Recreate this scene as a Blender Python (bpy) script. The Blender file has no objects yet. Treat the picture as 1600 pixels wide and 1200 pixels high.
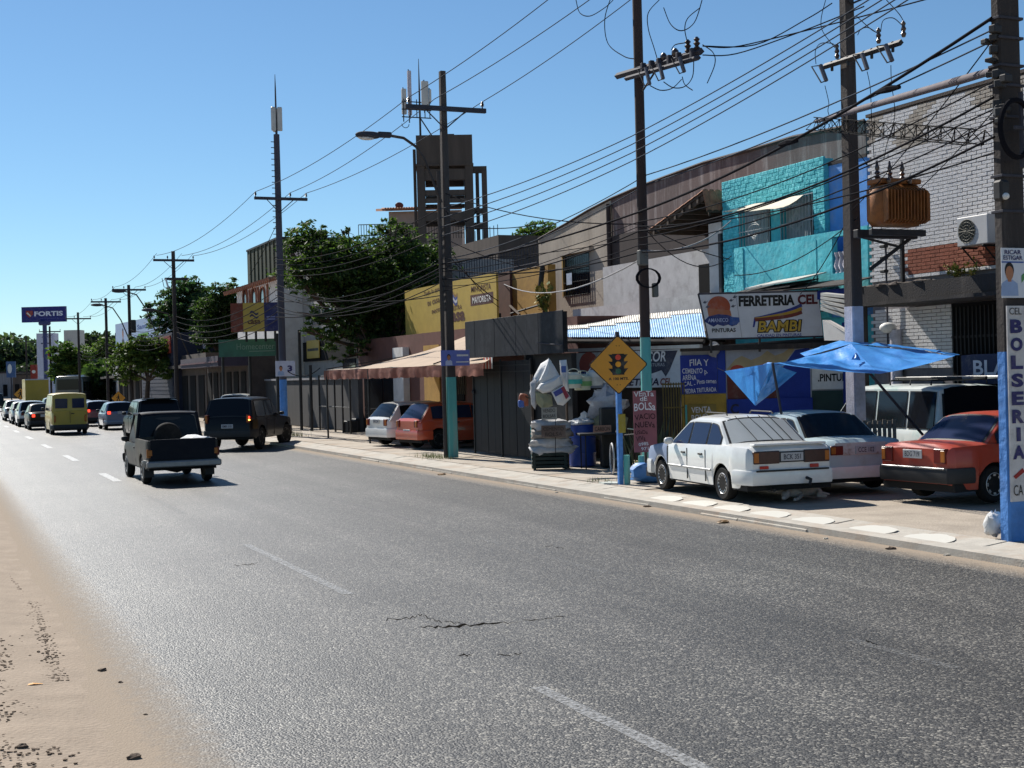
import bpy, math, random
import numpy as np
from mathutils import Vector, Matrix
random.seed(7); rng = np.random.default_rng(7)
sc = bpy.context.scene
# ---------------------------------------------------------------- camera
FPX = 2100.0; EYE = 2.4
_yaw, _pit, _rol = [math.radians(a) for a in (23.443, -0.4346, -1.4524)]
FW = np.array([math.sin(_yaw)*math.cos(_pit), math.cos(_yaw)*math.cos(_pit), math.sin(_pit)])
_r = np.array([math.cos(_yaw), -math.sin(_yaw), 0.0]); _u = np.cross(_r, FW)
RT = _r*math.cos(_rol) + _u*math.sin(_rol); UP = -_r*math.sin(_rol) + _u*math.cos(_rol)
EYEP = np.array([0, 0, EYE])
cam = bpy.data.cameras.new('camera'); camo = bpy.data.objects.new('camera', cam); sc.collection.objects.link(camo)
cam.sensor_width = 36; cam.lens = 36*FPX/1600; cam.clip_end = 5000; cam.clip_start = 0.1
M = Matrix.Identity(4)
for i in range(3): M[i][0] = RT[i]; M[i][1] = UP[i]; M[i][2] = -FW[i]; M[i][3] = EYEP[i]
camo.matrix_world = M; sc.camera = camo
sc.render.resolution_x = 1024; sc.render.resolution_y = 768
# ---------------------------------------------------------------- sky and sun
SUN_AZ, SUN_EL = -13.0, 43.0            # degrees from +Y (down the road), towards +X positive
w = bpy.data.worlds.new('World'); sc.world = w; w.use_nodes = True
nt = w.node_tree; bg = nt.nodes['Background']; sky = nt.nodes.new('ShaderNodeTexSky')
sky.sky_type = 'NISHITA'; sky.sun_disc = False; sky.sun_elevation = math.radians(SUN_EL); sky.sun_rotation = math.radians(SUN_AZ)
sky.altitude = 700; sky.air_density = 1.0; sky.dust_density = 0.1; sky.ozone_density = 5.2
tint = nt.nodes.new('ShaderNodeMixRGB'); tint.blend_type = 'MULTIPLY'; tint.inputs[0].default_value = 1; tint.inputs[2].default_value = (.9, 1.03, 1.03, 1)   # clear-air white balance
nt.links.new(sky.outputs[0], tint.inputs[1]); nt.links.new(tint.outputs[0], bg.inputs[0]); bg.inputs[1].default_value = 0.062
sl = bpy.data.lights.new('sun', 'SUN'); sl.energy = 4.5; sl.angle = math.radians(0.53); sl.color = (1.0, 0.95, 0.87)
so = bpy.data.objects.new('sun', sl); sc.collection.objects.link(so)
_az, _el = math.radians(SUN_AZ), math.radians(SUN_EL)
SUND = Vector((math.sin(_az)*math.cos(_el), math.cos(_az)*math.cos(_el), math.sin(_el)))
so.rotation_euler = SUND.to_track_quat('Z', 'Y').to_euler(); so.location = (0, 0, 60)
vs = sc.view_settings; vs.view_transform = 'Standard'; vs.look = 'None'; vs.gamma = 1; vs.exposure = 0.72; vs.use_curve_mapping = False
# ---------------------------------------------------------------- helpers: where a seen point stands in the place
def ray(x, y): return FW + RT*((x-800)/FPX) + UP*((600-y)/FPX)
def G(x, y, z=0.0): d = ray(x, y); return EYEP + d*((z-EYE)/d[2])
def PX(x, y, X): d = ray(x, y); return EYEP + d*(X/d[0])
def PY(x, y, Y): d = ray(x, y); return EYEP + d*(Y/d[1])
def PD(x, y, D): return EYEP + ray(x, y)*D
def YX(x, X, y=500): return float(PX(x, y, X)[1])
def ZX(x, y, X): return float(PX(x, y, X)[2])
def V3(a): return (float(a[0]), float(a[1]), float(a[2]))
# ---------------------------------------------------------------- helpers: materials
def lin(h):
    h = h.lstrip('#'); out = []
    for i in (0, 2, 4):
        c = int(h[i:i+2], 16)/255; out.append(c/12.92 if c <= .04045 else ((c+.055)/1.055)**2.4)
    return tuple(out)
MATS = {}
def mat(name, col, rough=.7, metal=0., var=.18, scale=2.5, bump=0., bscale=30., spec=.4, dirt=None, dscale=1.2, damt=.5, streak=False, coat=0., emit=None, estr=0., trans=0., alpha=1.):
    if name in MATS: return MATS[name]
    if isinstance(col, str): col = lin(col)
    m = bpy.data.materials.new(name); m.use_nodes = True; nt = m.node_tree; N = nt.nodes; Lk = nt.links
    b = N['Principled BSDF']; b.inputs['Roughness'].default_value = rough; b.inputs['Metallic'].default_value = metal
    b.inputs['Specular IOR Level'].default_value = spec
    if coat: b.inputs['Coat Weight'].default_value = coat; b.inputs['Coat Roughness'].default_value = .08
    if emit: b.inputs['Emission Color'].default_value = (*emit, 1); b.inputs['Emission Strength'].default_value = estr
    if trans: b.inputs['Transmission Weight'].default_value = trans
    if alpha < 1: b.inputs['Alpha'].default_value = alpha
    tc = N.new('ShaderNodeTexCoord'); src = tc.outputs['Object']
    if var > 0 or dirt:
        n1 = N.new('ShaderNodeTexNoise'); n1.inputs['Scale'].default_value = scale; n1.inputs['Detail'].default_value = 7; n1.inputs['Roughness'].default_value = .65
        if streak:
            mp = N.new('ShaderNodeMapping'); mp.inputs['Scale'].default_value = (1, 1, .12); Lk.new(src, mp.inputs[0]); Lk.new(mp.outputs[0], n1.inputs[0])
        else: Lk.new(src, n1.inputs[0])
        cr = N.new('ShaderNodeValToRGB'); cr.color_ramp.elements[0].position = .3; cr.color_ramp.elements[1].position = .72
        cr.color_ramp.elements[0].color = (*[c*(1-var) for c in col], 1); cr.color_ramp.elements[1].color = (*[min(1, c*(1+var*.7)) for c in col], 1)
        Lk.new(n1.outputs[0], cr.inputs[0]); out = cr.outputs[0]
        if dirt:
            if isinstance(dirt, str): dirt = lin(dirt)
            n2 = N.new('ShaderNodeTexNoise'); n2.inputs['Scale'].default_value = dscale; n2.inputs['Detail'].default_value = 9; n2.inputs['Roughness'].default_value = .72
            if streak: Lk.new(mp.outputs[0], n2.inputs[0])
            else: Lk.new(src, n2.inputs[0])
            r2 = N.new('ShaderNodeValToRGB'); r2.color_ramp.elements[0].position = .5; r2.color_ramp.elements[1].position = .72
            r2.color_ramp.elements[0].color = (0, 0, 0, 1); r2.color_ramp.elements[1].color = (damt, damt, damt, 1)
            mx = N.new('ShaderNodeMixRGB'); Lk.new(n2.outputs[0], r2.inputs[0]); Lk.new(r2.outputs[0], mx.inputs[0]); Lk.new(out, mx.inputs[1]); mx.inputs[2].default_value = (*dirt, 1); out = mx.outputs[0]
        Lk.new(out, b.inputs['Base Color'])
    else: b.inputs['Base Color'].default_value = (*col, 1)
    if bump:
        nb = N.new('ShaderNodeTexNoise'); nb.inputs['Scale'].default_value = bscale; nb.inputs['Detail'].default_value = 6; Lk.new(src, nb.inputs[0])
        bp = N.new('ShaderNodeBump'); bp.inputs['Strength'].default_value = bump; bp.inputs['Distance'].default_value = .03
        Lk.new(nb.outputs[0], bp.inputs['Height']); Lk.new(bp.outputs[0], b.inputs['Normal'])
    MATS[name] = m; return m
def pm(c, name=None, rough=.6, **k):       # plain paint by colour
    return mat(name or 'paint_'+c.lstrip('#'), c, rough, **{**dict(var=.14, scale=5, dirt=(.3, .28, .26), dscale=3.5, damt=.3), **k})
# ---------------------------------------------------------------- helpers: objects
COL = sc.collection
ROOT = {}
def put(o, label=None, cat=None, group=None, kind=None):
    if label: o['label'] = label
    if cat: o['category'] = cat
    if group: o['group'] = group
    if kind: o['kind'] = kind
    return o
def thing(name, label, cat, loc=(0, 0, 0), rz=0.0, group=None):
    o = bpy.data.objects.new(name, None); COL.objects.link(o); o.empty_display_size = .2
    o.location = V3(loc); o.rotation_euler = (0, 0, rz); ROOT[o.name] = (np.array(V3(loc)), rz)
    return put(o, label, cat, group)
class MB:
    def __init__(s): s.v = []; s.f = []; s.m = []
    def add(s, vs, fs, mi=0):
        b = len(s.v); s.v.extend([tuple(map(float, p)) for p in vs]); s.f.extend([tuple(b+i for i in f) for f in fs]); s.m.extend([mi]*len(fs)); return s
    def box(s, x0, y0, z0, x1, y1, z1, mi=0):
        x0, x1 = min(x0, x1), max(x0, x1); y0, y1 = min(y0, y1), max(y0, y1); z0, z1 = min(z0, z1), max(z0, z1)
        return s.add([(x0,y0,z0),(x1,y0,z0),(x1,y1,z0),(x0,y1,z0),(x0,y0,z1),(x1,y0,z1),(x1,y1,z1),(x0,y1,z1)],
                     [(0,3,2,1),(4,5,6,7),(0,1,5,4),(1,2,6,5),(2,3,7,6),(3,0,4,7)], mi)
    def bev(s, c, size, b=.01, rz=0., mi=0, tilt=None):        # box with chamfered edges
        sx, sy, sz = [a/2 for a in size]; b = min(b, sx*.45, sy*.45, sz*.45); P = []
        for ax in range(3):
            for i in (-1, 1):
                for j in (-1, 1):
                    for k in (-1, 1):
                        e = [sx-b, sy-b, sz-b]; e[ax] = (sx, sy, sz)[ax]; P.append((i*e[0], j*e[1], k*e[2]))
        import itertools
        idx = lambda ax, i, j, k: ax*8 + (i > 0)*4 + (j > 0)*2 + (k > 0)
        F = []; S = (-1, 1)
        for i in S:
            q = [idx(0,i,-1,-1), idx(0,i,1,-1), idx(0,i,1,1), idx(0,i,-1,1)]; F.append(q if i > 0 else q[::-1])
            q = [idx(1,-1,i,-1), idx(1,1,i,-1), idx(1,1,i,1), idx(1,-1,i,1)]; F.append(q[::-1] if i > 0 else q)
            q = [idx(2,-1,-1,i), idx(2,1,-1,i), idx(2,1,1,i), idx(2,-1,1,i)]; F.append(q if i > 0 else q[::-1])
        for i in S:
            for j in S:
                q = [idx(0,i,j,-1), idx(1,i,j,-1), idx(1,i,j,1), idx(0,i,j,1)]; F.append(q if i*j > 0 else q[::-1])
                q = [idx(1,-1,i,j), idx(1,1,i,j), idx(2,1,i,j), idx(2,-1,i,j)]; F.append(q[::-1] if i*j > 0 else q)
                q = [idx(0,i,-1,j), idx(2,i,-1,j), idx(2,i,1,j), idx(0,i,1,j)]; F.append(q[::-1] if i*j > 0 else q)
        for i in S:
            for j in S:
                for k in S:
                    q = [idx(0,i,j,k), idx(1,i,j,k), idx(2,i,j,k)]; F.append(q if i*j*k > 0 else q[::-1])
        R = Matrix.Rotation(rz, 3, 'Z')
        if tilt: R = R @ Matrix.Rotation(tilt[0], 3, 'X') @ Matrix.Rotation(tilt[1], 3, 'Y')
        return s.add([np.array(c) + np.array(R @ Vector(p)) for p in P], F, mi)
    def ext(s, pts, vec, mi=0):                                 # polygon swept along a vector
        n = len(pts); P = [np.array(p, float) for p in pts]; v = np.array(vec, float)
        return s.add(P + [p+v for p in P], [tuple(range(n))[::-1], tuple(range(n, 2*n))] + [(i, (i+1) % n, n+(i+1) % n, n+i) for i in range(n)], mi)
    def slab(s, p, q, z0, z1, t=.1, mi=0):                      # upright slab between two ground points, thickness t away from the road side
        p = np.array(p[:2], float); q = np.array(q[:2], float); d = (q-p)/np.linalg.norm(q-p); n = np.array([d[1], -d[0]])*t
        return s.ext([(*p, z0), (*q, z0), (*(q+n), z0), (*(p+n), z0)], (0, 0, z1-z0), mi)
    def tube(s, path, r, n=6, caps=True, mi=0):
        P = [np.array(p, float) for p in path]; m = len(P); rs = r if hasattr(r, '__len__') else [r]*m; vs = []
        prev = None
        for i in range(m):
            d = P[min(i+1, m-1)] - P[max(i-1, 0)]; d = d/(np.linalg.norm(d)+1e-9)
            a = np.array([0, 0, 1.]) if abs(d[2]) < .9 else np.array([1., 0, 0])
            if prev is not None: a = prev
            e1 = np.cross(d, a); e1 /= np.linalg.norm(e1)+1e-9; e2 = np.cross(d, e1); prev = np.cross(e1, d)
            for k in range(n):
                t = 2*math.pi*k/n; vs.append(P[i] + rs[i]*(math.cos(t)*e1 + math.sin(t)*e2))
        fs = [(i*n+k, i*n+(k+1) % n, (i+1)*n+(k+1) % n, (i+1)*n+k) for i in range(m-1) for k in range(n)]
        if caps: fs += [tuple(range(n))[::-1], tuple(range((m-1)*n, m*n))]
        return s.add(vs, fs, mi)
    def lathe(s, prof, n=16, c=(0, 0, 0), axis=2, mi=0):
        vs = []; m = len(prof); c = np.array(c, float)
        for r, z in prof:
            for k in range(n):
                t = 2*math.pi*k/n; p = [r*math.cos(t), r*math.sin(t)]
                q = {2: (p[0], p[1], z), 0: (z, p[0], p[1]), 1: (p[1], z, p[0])}[axis]; vs.append(c+np.array(q))
        fs = [(i*n+k, i*n+(k+1) % n, (i+1)*n+(k+1) % n, (i+1)*n+k) for i in range(m-1) for k in range(n)]
        fs += [tuple(range(n))[::-1], tuple(range((m-1)*n, m*n))]
        return s.add(vs, fs, mi)
    def blob(s, c, r, nu=14, nv=9, amp=.08, fr=3., sq=1., rz=0., mi=0, seed=0):   # lumpy rounded body (sacks, bags)
        q = np.random.default_rng(seed); ph = q.uniform(0, 6.28, (6, 3)); vs = []; R = Matrix.Rotation(rz, 3, 'Z')
        for j in range(nv+1):
            a = -math.pi/2 + math.pi*j/nv
            for i in range(nu):
                b = 2*math.pi*i/nu; pw = lambda t: math.copysign(abs(t)**sq, t)
                d = np.array([pw(math.cos(a))*pw(math.cos(b)), pw(math.cos(a))*pw(math.sin(b)), pw(math.sin(a))])
                k = 1 + amp*sum(math.sin(fr*(m+1)*.6*(d[0]*math.cos(ph[m][0]) + d[1]*math.sin(ph[m][1]) + d[2]*math.cos(ph[m][2])) + ph[m][0]*3) for m in range(6))/2.2
                p = Vector((d[0]*r[0]*k, d[1]*r[1]*k, d[2]*r[2]*k)); vs.append(np.array(c) + np.array(R @ p))
        fs = [(j*nu+i, j*nu+(i+1) % nu, (j+1)*nu+(i+1) % nu, (j+1)*nu+i) for j in range(nv) for i in range(nu)]
        return s.add(vs, fs, mi)
    def grid(s, P, mi=0):                                       # P: rows of points
        a, b = len(P), len(P[0])
        return s.add([p for row in P for p in row], [(i*b+j, i*b+j+1, (i+1)*b+j+1, (i+1)*b+j) for i in range(a-1) for j in range(b-1)], mi)
    def mesh(s, name, mats, smooth=None, xf=None):
        v = np.array(s.v, float) if s.v else np.zeros((0, 3))
        if xf is not None:
            loc, rz = xf; v = v - loc
            if rz: c, q = math.cos(-rz), math.sin(-rz); v = np.column_stack((v[:, 0]*c - v[:, 1]*q, v[:, 0]*q + v[:, 1]*c, v[:, 2]))
        me = bpy.data.meshes.new(name); me.from_pydata(v.tolist(), [], s.f)
        for m in (mats if isinstance(mats, (list, tuple)) else [mats]): me.materials.append(m)
        if len(me.materials) > 1: me.polygons.foreach_set('material_index', s.m)
        if smooth is not None:
            me.polygons.foreach_set('use_smooth', [True]*len(me.polygons))
            if smooth < 170: me.set_sharp_from_angle(angle=math.radians(smooth))
        me.update(); return me
    def part(s, name, mats, parent, smooth=None, w=True, label=None, kind=None):
        r = parent
        while r.parent: r = r.parent
        xf = ROOT.get(r.name) if w else None
        if w and xf is None: xf = (np.array(r.location), 0.)
        o = bpy.data.objects.new(name, s.mesh(name, mats, smooth, xf)); COL.objects.link(o); o.parent = parent
        if label: o['label'] = label
        if kind: o['kind'] = kind
        return o
    def solo(s, name, mats, label=None, cat=None, group=None, kind=None, loc=None, smooth=None):
        if loc is None:
            v = np.array(s.v); lo, hi = v.min(0), v.max(0); loc = ((lo[0]+hi[0])/2, (lo[1]+hi[1])/2, lo[2])
        loc = np.array(loc, float); o = bpy.data.objects.new(name, s.mesh(name, mats, smooth, (loc, 0.))); COL.objects.link(o); o.location = V3(loc)
        ROOT[o.name] = (loc, 0.)
        return put(o, label, cat, group, kind)
def copy_tree(o, parent=None, mats=None):
    c = o.copy(); COL.objects.link(c); c.parent = parent
    for ch in list(o.children): copy_tree(ch, c)
    return c
TXT = {}
def tmesh(s, bold=0., shear=0.):
    k = (s, bold, shear)
    if k not in TXT:
        cu = bpy.data.curves.new('t', 'FONT'); cu.body = s; cu.size = 1; cu.extrude = 0; cu.offset = bold; cu.shear = shear; cu.resolution_u = 3; cu.align_x = 'LEFT'
        ob = bpy.data.objects.new('t', cu); COL.objects.link(ob); dg = bpy.context.evaluated_depsgraph_get()
        me = bpy.data.meshes.new_from_object(ob.evaluated_get(dg)); n = len(me.vertices); v = np.empty(n*3); me.vertices.foreach_get('co', v)
        fs = [tuple(p.vertices) for p in me.polygons]; TXT[k] = (v.reshape(-1, 3), fs)
        bpy.data.objects.remove(ob); bpy.data.curves.remove(cu); bpy.data.meshes.remove(me)
    return TXT[k]
def text(s, parent, o, right, up, width, height, m, bold=.0, shear=0., ang=0., off=.006, w=True, name='lettering', warp=0.):
    """flat lettering that fills width x height from its lower left corner o, laid off*normal in front of its board"""
    v, fs = tmesh(s, bold, shear)
    if len(v) == 0: return None
    lo, hi = v.min(0), v.max(0); x = (v[:, 0]-lo[0])/(hi[0]-lo[0])*width; y = (v[:, 1]-lo[1])/(max(hi[1]-lo[1], .01))*height
    if warp: y = y + warp*height*np.sin(x/width*6.0+len(s))
    R = np.array(right, float); R /= np.linalg.norm(R); U = np.array(up, float); U /= np.linalg.norm(U); Nn = np.cross(R, U)
    c, q = math.cos(math.radians(ang)), math.sin(math.radians(ang)); x, y = x*c - y*q, x*q + y*c
    P = np.array(o, float) + np.outer(x, R) + np.outer(y, U) + Nn*off
    b = MB(); b.add(P, fs); return b.part(name, m, parent, w=w)
class Board:
    """a flat board between two ground points p (left as read) and q (right), from z0 to z1; u, v in 0..1 across and up it"""
    def __init__(s, p, q, z0, z1, z0q=None, z1q=None):
        s.p = np.array([p[0], p[1], z0], float); d = np.array([q[0]-p[0], q[1]-p[1], (z0q if z0q is not None else z0)-z0]); s.W = np.linalg.norm(d); s.R = d/s.W; s.H = z1-z0
        s.U = np.array([0, 0, 1.0]); s.N = np.cross(s.R, s.U); s.N /= np.linalg.norm(s.N)
    def at(s, u, v, off=0.): return s.p + s.R*(u*s.W) + s.U*(v*s.H) + s.N*off
    def panel(s, name, m, parent, t=.05, u0=0, v0=0, u1=1, v1=1, off=0.):
        return MB().ext([s.at(u0, v0, off-t), s.at(u1, v0, off-t), s.at(u1, v1, off-t), s.at(u0, v1, off-t)], s.N*t).part(name, m, parent)
    def poly(s, name, pts, m, parent, off=.004, t=.0):
        P = [s.at(u, v, off) for u, v in pts]; b = MB()
        if t: b.ext([p-s.N*t for p in P], s.N*t)
        else: b.add(P, [tuple(range(len(P)))])
        return b.part(name, m, parent)
    def text(s, t, parent, u0, v0, u1, v1, m, off=.008, **k):
        return text(t, parent, s.at(u0, v0), s.R, s.U, (u1-u0)*s.W, (v1-v0)*s.H, m, off=off, **k)
def ellipse(cx, cy, rx, ry, n=20, a0=0, a1=360):
    return [(cx+rx*math.cos(math.radians(a0+(a1-a0)*i/n)), cy+ry*math.sin(math.radians(a0+(a1-a0)*i/n))) for i in range(n + (0 if a1-a0 == 360 else 1))]
# ================================================================ GROUND
KX = 11.6; PZ = .14                       # kerb line and pavement level
def asphalt():
    m = bpy.data.materials.new('asphalt'); m.use_nodes = True; nt = m.node_tree; N = nt.nodes; L = nt.links; b = N['Principled BSDF']
    tc = N.new('ShaderNodeTexCoord'); o = tc.outputs['Object']
    vo = N.new('ShaderNodeTexVoronoi'); vo.inputs['Scale'].default_value = 58; vo.inputs['Randomness'].default_value = 1; L.new(o, vo.inputs[0])
    sp = N.new('ShaderNodeSeparateColor'); L.new(vo.outputs['Color'], sp.inputs[0])
    cr = N.new('ShaderNodeValToRGB'); e = cr.color_ramp.elements; e[0].position = 0; e[0].color = (.02, .02, .021, 1); e[1].position = 1; e[1].color = (.34, .335, .315, 1)
    x = e.new(.45); x.color = (.055, .055, .056, 1); x = e.new(.8); x.color = (.105, .104, .102, 1); x = e.new(.92); x.color = (.26, .255, .245, 1)
    L.new(sp.outputs[0], cr.inputs[0])
    n1 = N.new('ShaderNodeTexNoise'); n1.inputs['Scale'].default_value = .35; n1.inputs['Detail'].default_value = 8; L.new(o, n1.inputs[0])
    r1 = N.new('ShaderNodeValToRGB'); r1.color_ramp.elements[0].position = .3; r1.color_ramp.elements[0].color = (.66, .65, .64, 1); r1.color_ramp.elements[1].position = .75; r1.color_ramp.elements[1].color = (1.12, 1.12, 1.1, 1)
    L.new(n1.outputs[0], r1.inputs[0]); mu = N.new('ShaderNodeMixRGB'); mu.blend_type = 'MULTIPLY'; mu.inputs[0].default_value = 1; L.new(cr.outputs[0], mu.inputs[1]); L.new(r1.outputs[0], mu.inputs[2])
    # long wheel-track streaks
    mp = N.new('ShaderNodeMapping'); mp.inputs['Scale'].default_value = (1.1, .02, 1); L.new(o, mp.inputs[0]); n3 = N.new('ShaderNodeTexNoise'); n3.inputs['Scale'].default_value = 1.3; n3.inputs['Detail'].default_value = 3; L.new(mp.outputs[0], n3.inputs[0])
    r3 = N.new('ShaderNodeValToRGB'); r3.color_ramp.elements[0].position = .35; r3.color_ramp.elements[0].color = (.7, .67, .61, 1); r3.color_ramp.elements[1].position = .7; r3.color_ramp.elements[1].color = (1.16, 1.11, 1.02, 1); L.new(n3.outputs[0], r3.inputs[0])
    m2 = N.new('ShaderNodeMixRGB'); m2.blend_type = 'MULTIPLY'; m2.inputs[0].default_value = 1; L.new(mu.outputs[0], m2.inputs[1]); L.new(r3.outputs[0], m2.inputs[2])
    # sand blown in from both edges
    sx = N.new('ShaderNodeSeparateXYZ'); L.new(o, sx.inputs[0])
    def edge(a, bb):
        mr = N.new('ShaderNodeMapRange'); mr.inputs[1].default_value = a; mr.inputs[2].default_value = bb; L.new(sx.outputs[0], mr.inputs[0]); return mr.outputs[0]
    ea = N.new('ShaderNodeMath'); ea.operation = 'MAXIMUM'; L.new(edge(2.05, .95), ea.inputs[0]); L.new(edge(10.75, 11.75), ea.inputs[1])
    n4 = N.new('ShaderNodeTexNoise'); n4.inputs['Scale'].default_value = 9; n4.inputs['Detail'].default_value = 10; n4.inputs['Roughness'].default_value = .8; L.new(o, n4.inputs[0])
    ad = N.new('ShaderNodeMath'); ad.operation = 'MULTIPLY_ADD'; L.new(ea.outputs[0], ad.inputs[0]); ad.inputs[1].default_value = 1.15; L.new(n4.outputs[0], ad.inputs[2])
    r4 = N.new('ShaderNodeMapRange'); r4.inputs[1].default_value = .78; r4.inputs[2].default_value = 1.35; L.new(ad.outputs[0], r4.inputs[0])
    m3 = N.new('ShaderNodeMixRGB'); L.new(r4.outputs[0], m3.inputs[0]); L.new(m2.outputs[0], m3.inputs[1]); m3.inputs[2].default_value = (.30, .245, .19, 1)
    L.new(m3.outputs[0], b.inputs['Base Color'])
    rr = N.new('ShaderNodeMapRange'); rr.inputs[3].default_value = .5; rr.inputs[4].default_value = .95; L.new(r4.outputs[0], rr.inputs[0]); L.new(rr.outputs[0], b.inputs['Roughness'])
    rs = N.new('ShaderNodeMapRange'); rs.inputs[3].default_value = .55; rs.inputs[4].default_value = .08; L.new(r4.outputs[0], rs.inputs[0]); L.new(rs.outputs[0], b.inputs['Specular IOR Level'])
    nb = N.new('ShaderNodeTexNoise'); nb.inputs['Scale'].default_value = 70; nb.inputs['Detail'].default_value = 3; L.new(o, nb.inputs[0])
    hb = N.new('ShaderNodeMath'); hb.operation = 'MULTIPLY_ADD'; L.new(vo.outputs['Distance'], hb.inputs[0]); hb.inputs[1].default_value = -1.1; L.new(nb.outputs[0], hb.inputs[2])
    bp = N.new('ShaderNodeBump'); bp.inputs['Strength'].default_value = .42; bp.inputs['Distance'].default_value = .012; L.new(hb.outputs[0], bp.inputs['Height']); L.new(bp.outputs[0], b.inputs['Normal'])
    return m
M_ASPH = asphalt()
M_SAND = mat('sand', (.315, .255, .198), .95, var=.16, scale=2.4, bump=.45, bscale=30, spec=.15, dirt=(.29, .225, .17), dscale=2.2, damt=.35)
M_CONC = mat('pavement_concrete', (.40, .355, .30), .9, var=.2, scale=2.2, bump=.3, bscale=40, spec=.2, dirt=(.36, .26, .18), dscale=.9, damt=.75)
M_KERB = mat('kerb_concrete', (.44, .41, .36), .9, var=.2, scale=3, bump=.3, bscale=40, spec=.2, dirt=(.38, .27, .19), dscale=1.3, damt=.7)
M_YARD = mat('yard_dirt', (.36, .31, .255), .95, var=.2, scale=1.8, bump=.5, bscale=30, spec=.15, dirt=(.42, .37, .30), dscale=.6, damt=.8)
def worn(name, col, base, lo, hi, sc_=14):
    m = bpy.data.materials.new(name); m.use_nodes = True; nt = m.node_tree; N = nt.nodes; L = nt.links; b = N['Principled BSDF']; b.inputs['Roughness'].default_value = .5; b.inputs['Specular IOR Level'].default_value = .55
    tc = N.new('ShaderNodeTexCoord'); n = N.new('ShaderNodeTexNoise'); n.inputs['Scale'].default_value = sc_; n.inputs['Detail'].default_value = 10; n.inputs['Roughness'].default_value = .8; L.new(tc.outputs['Object'], n.inputs[0])
    r = N.new('ShaderNodeValToRGB'); r.color_ramp.elements[0].position = lo; r.color_ramp.elements[0].color = (*base, 1); r.color_ramp.elements[1].position = hi; r.color_ramp.elements[1].color = (*col, 1); L.new(n.outputs[0], r.inputs[0]); L.new(r.outputs[0], b.inputs['Base Color'])
    tr = N.new('ShaderNodeBsdfTransparent'); mx = N.new('ShaderNodeMixShader'); mr = N.new('ShaderNodeMapRange'); mr.inputs[1].default_value = lo-.1; mr.inputs[2].default_value = lo+.06; L.new(n.outputs[0], mr.inputs[0])
    L.new(mr.outputs[0], mx.inputs[0]); L.new(tr.outputs[0], mx.inputs[1]); L.new(b.outputs[0], mx.inputs[2]); L.new(mx.outputs[0], N['Material Output'].inputs[0]); return m
M_LINEF = worn('pale_road_paint', (.48, .475, .45), (.3, .3, .3), .42, .58, 12); M_LINE = worn('road_paint', (.38, .375, .36), (.27, .27, .265), .5, .7, 26); M_FAINT = worn('faded_road_paint', (.3, .295, .285), (.25, .25, .245), .58, .74, 26)
M_CRACK = mat('crack_dark', (.012, .011, .01), 1., var=0, spec=0)  # near-black colour of the road cracks
M_OVAL = worn('kerb_whitewash', (.58, .56, .5), (.45, .42, .36), .22, .4, 7)
# terrain and road
MB().add([(-1500, -200, -.06), (2500, -200, -.06), (2500, 3500, -.06), (-1500, 3500, -.06)], [(0, 1, 2, 3)]).solo('ground', M_SAND, kind='structure', loc=(0, 0, -.06))
road = MB().add([(.6, -30, 0), (KX+.05, -30, 0), (KX+.05, 700, 0), (.6, 700, 0)], [(0, 1, 2, 3)]).solo('road', M_ASPH, kind='structure', loc=(0, 0, 0))
def strip(x, y0, y1, wd, z=.004, jig=.008, n=None):
    n = n or max(4, int((y1-y0)*6)); b = MB(); P = []
    for i in range(n+1):
        y = y0 + (y1-y0)*i/n; P.append([(x-wd/2+random.uniform(-jig, jig), y, z), (x+wd/2+random.uniform(-jig, jig), y, z)])
    return b.grid(P)
for y0, y1 in ((3.8, 9.35), (14.4, 19.6), (34.2, 37.6), (44.4, 48.2), (54.3, 58), (64.4, 68), (74.4, 78), (84.5, 88), (94.5, 98), (105, 109), (116, 120)):
    strip(4.2, y0, y1, .12 if y0 < 30 else .2).part('lane_dash', M_LINE if y0 < 30 else M_LINEF, road)
strip(4.2, 24.8, 29.4, .13).part('lane_dash', M_FAINT, road)
for y0, y1 in ((8.3, 9.6), (14.2, 18.6), (20.5, 27.5), (32, 37)): strip(7.33, y0, y1, .12).part('lane_dash', M_FAINT, road)
def crack(pts, wd):
    q = []; 
    for (x0, y0), (x1, y1) in zip(pts[:-1], pts[1:]):
        for k in range(8):
            t = k/8; q.append((x0+(x1-x0)*t, y0+(y1-y0)*t))
    q.append(pts[-1]); P = []
    for i, (x, y) in enumerate(q):
        g = G(x + random.uniform(-1, 1), y + random.uniform(-2.2, 2.2)); t = .7*wd*random.uniform(.25, 1.3)*min(1, 4*i/len(q), 4*(len(q)-1-i)/len(q)+.05)
        P.append([(g[0], g[1]-t/2, .003), (g[0]+.01, g[1]+t/2, .003)])
    MB().grid(P).part('crack', M_CRACK, road)
crack([(602, 968), (640, 966), (658, 960)], .045); crack([(646, 981), (690, 980), (740, 977), (800, 972)], .11); crack([(795, 972), (850, 967), (900, 962)], .03)
crack([(660, 962), (690, 972), (720, 974)], .03); crack([(714, 1023), (735, 1025)], .09); crack([(770, 1025), (815, 1022)], .03); crack([(366, 883), (402, 880)], .12); crack([(850, 852), (880, 856)], .05); crack([(1352, 1002), (1372, 1008)], .05)
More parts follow.
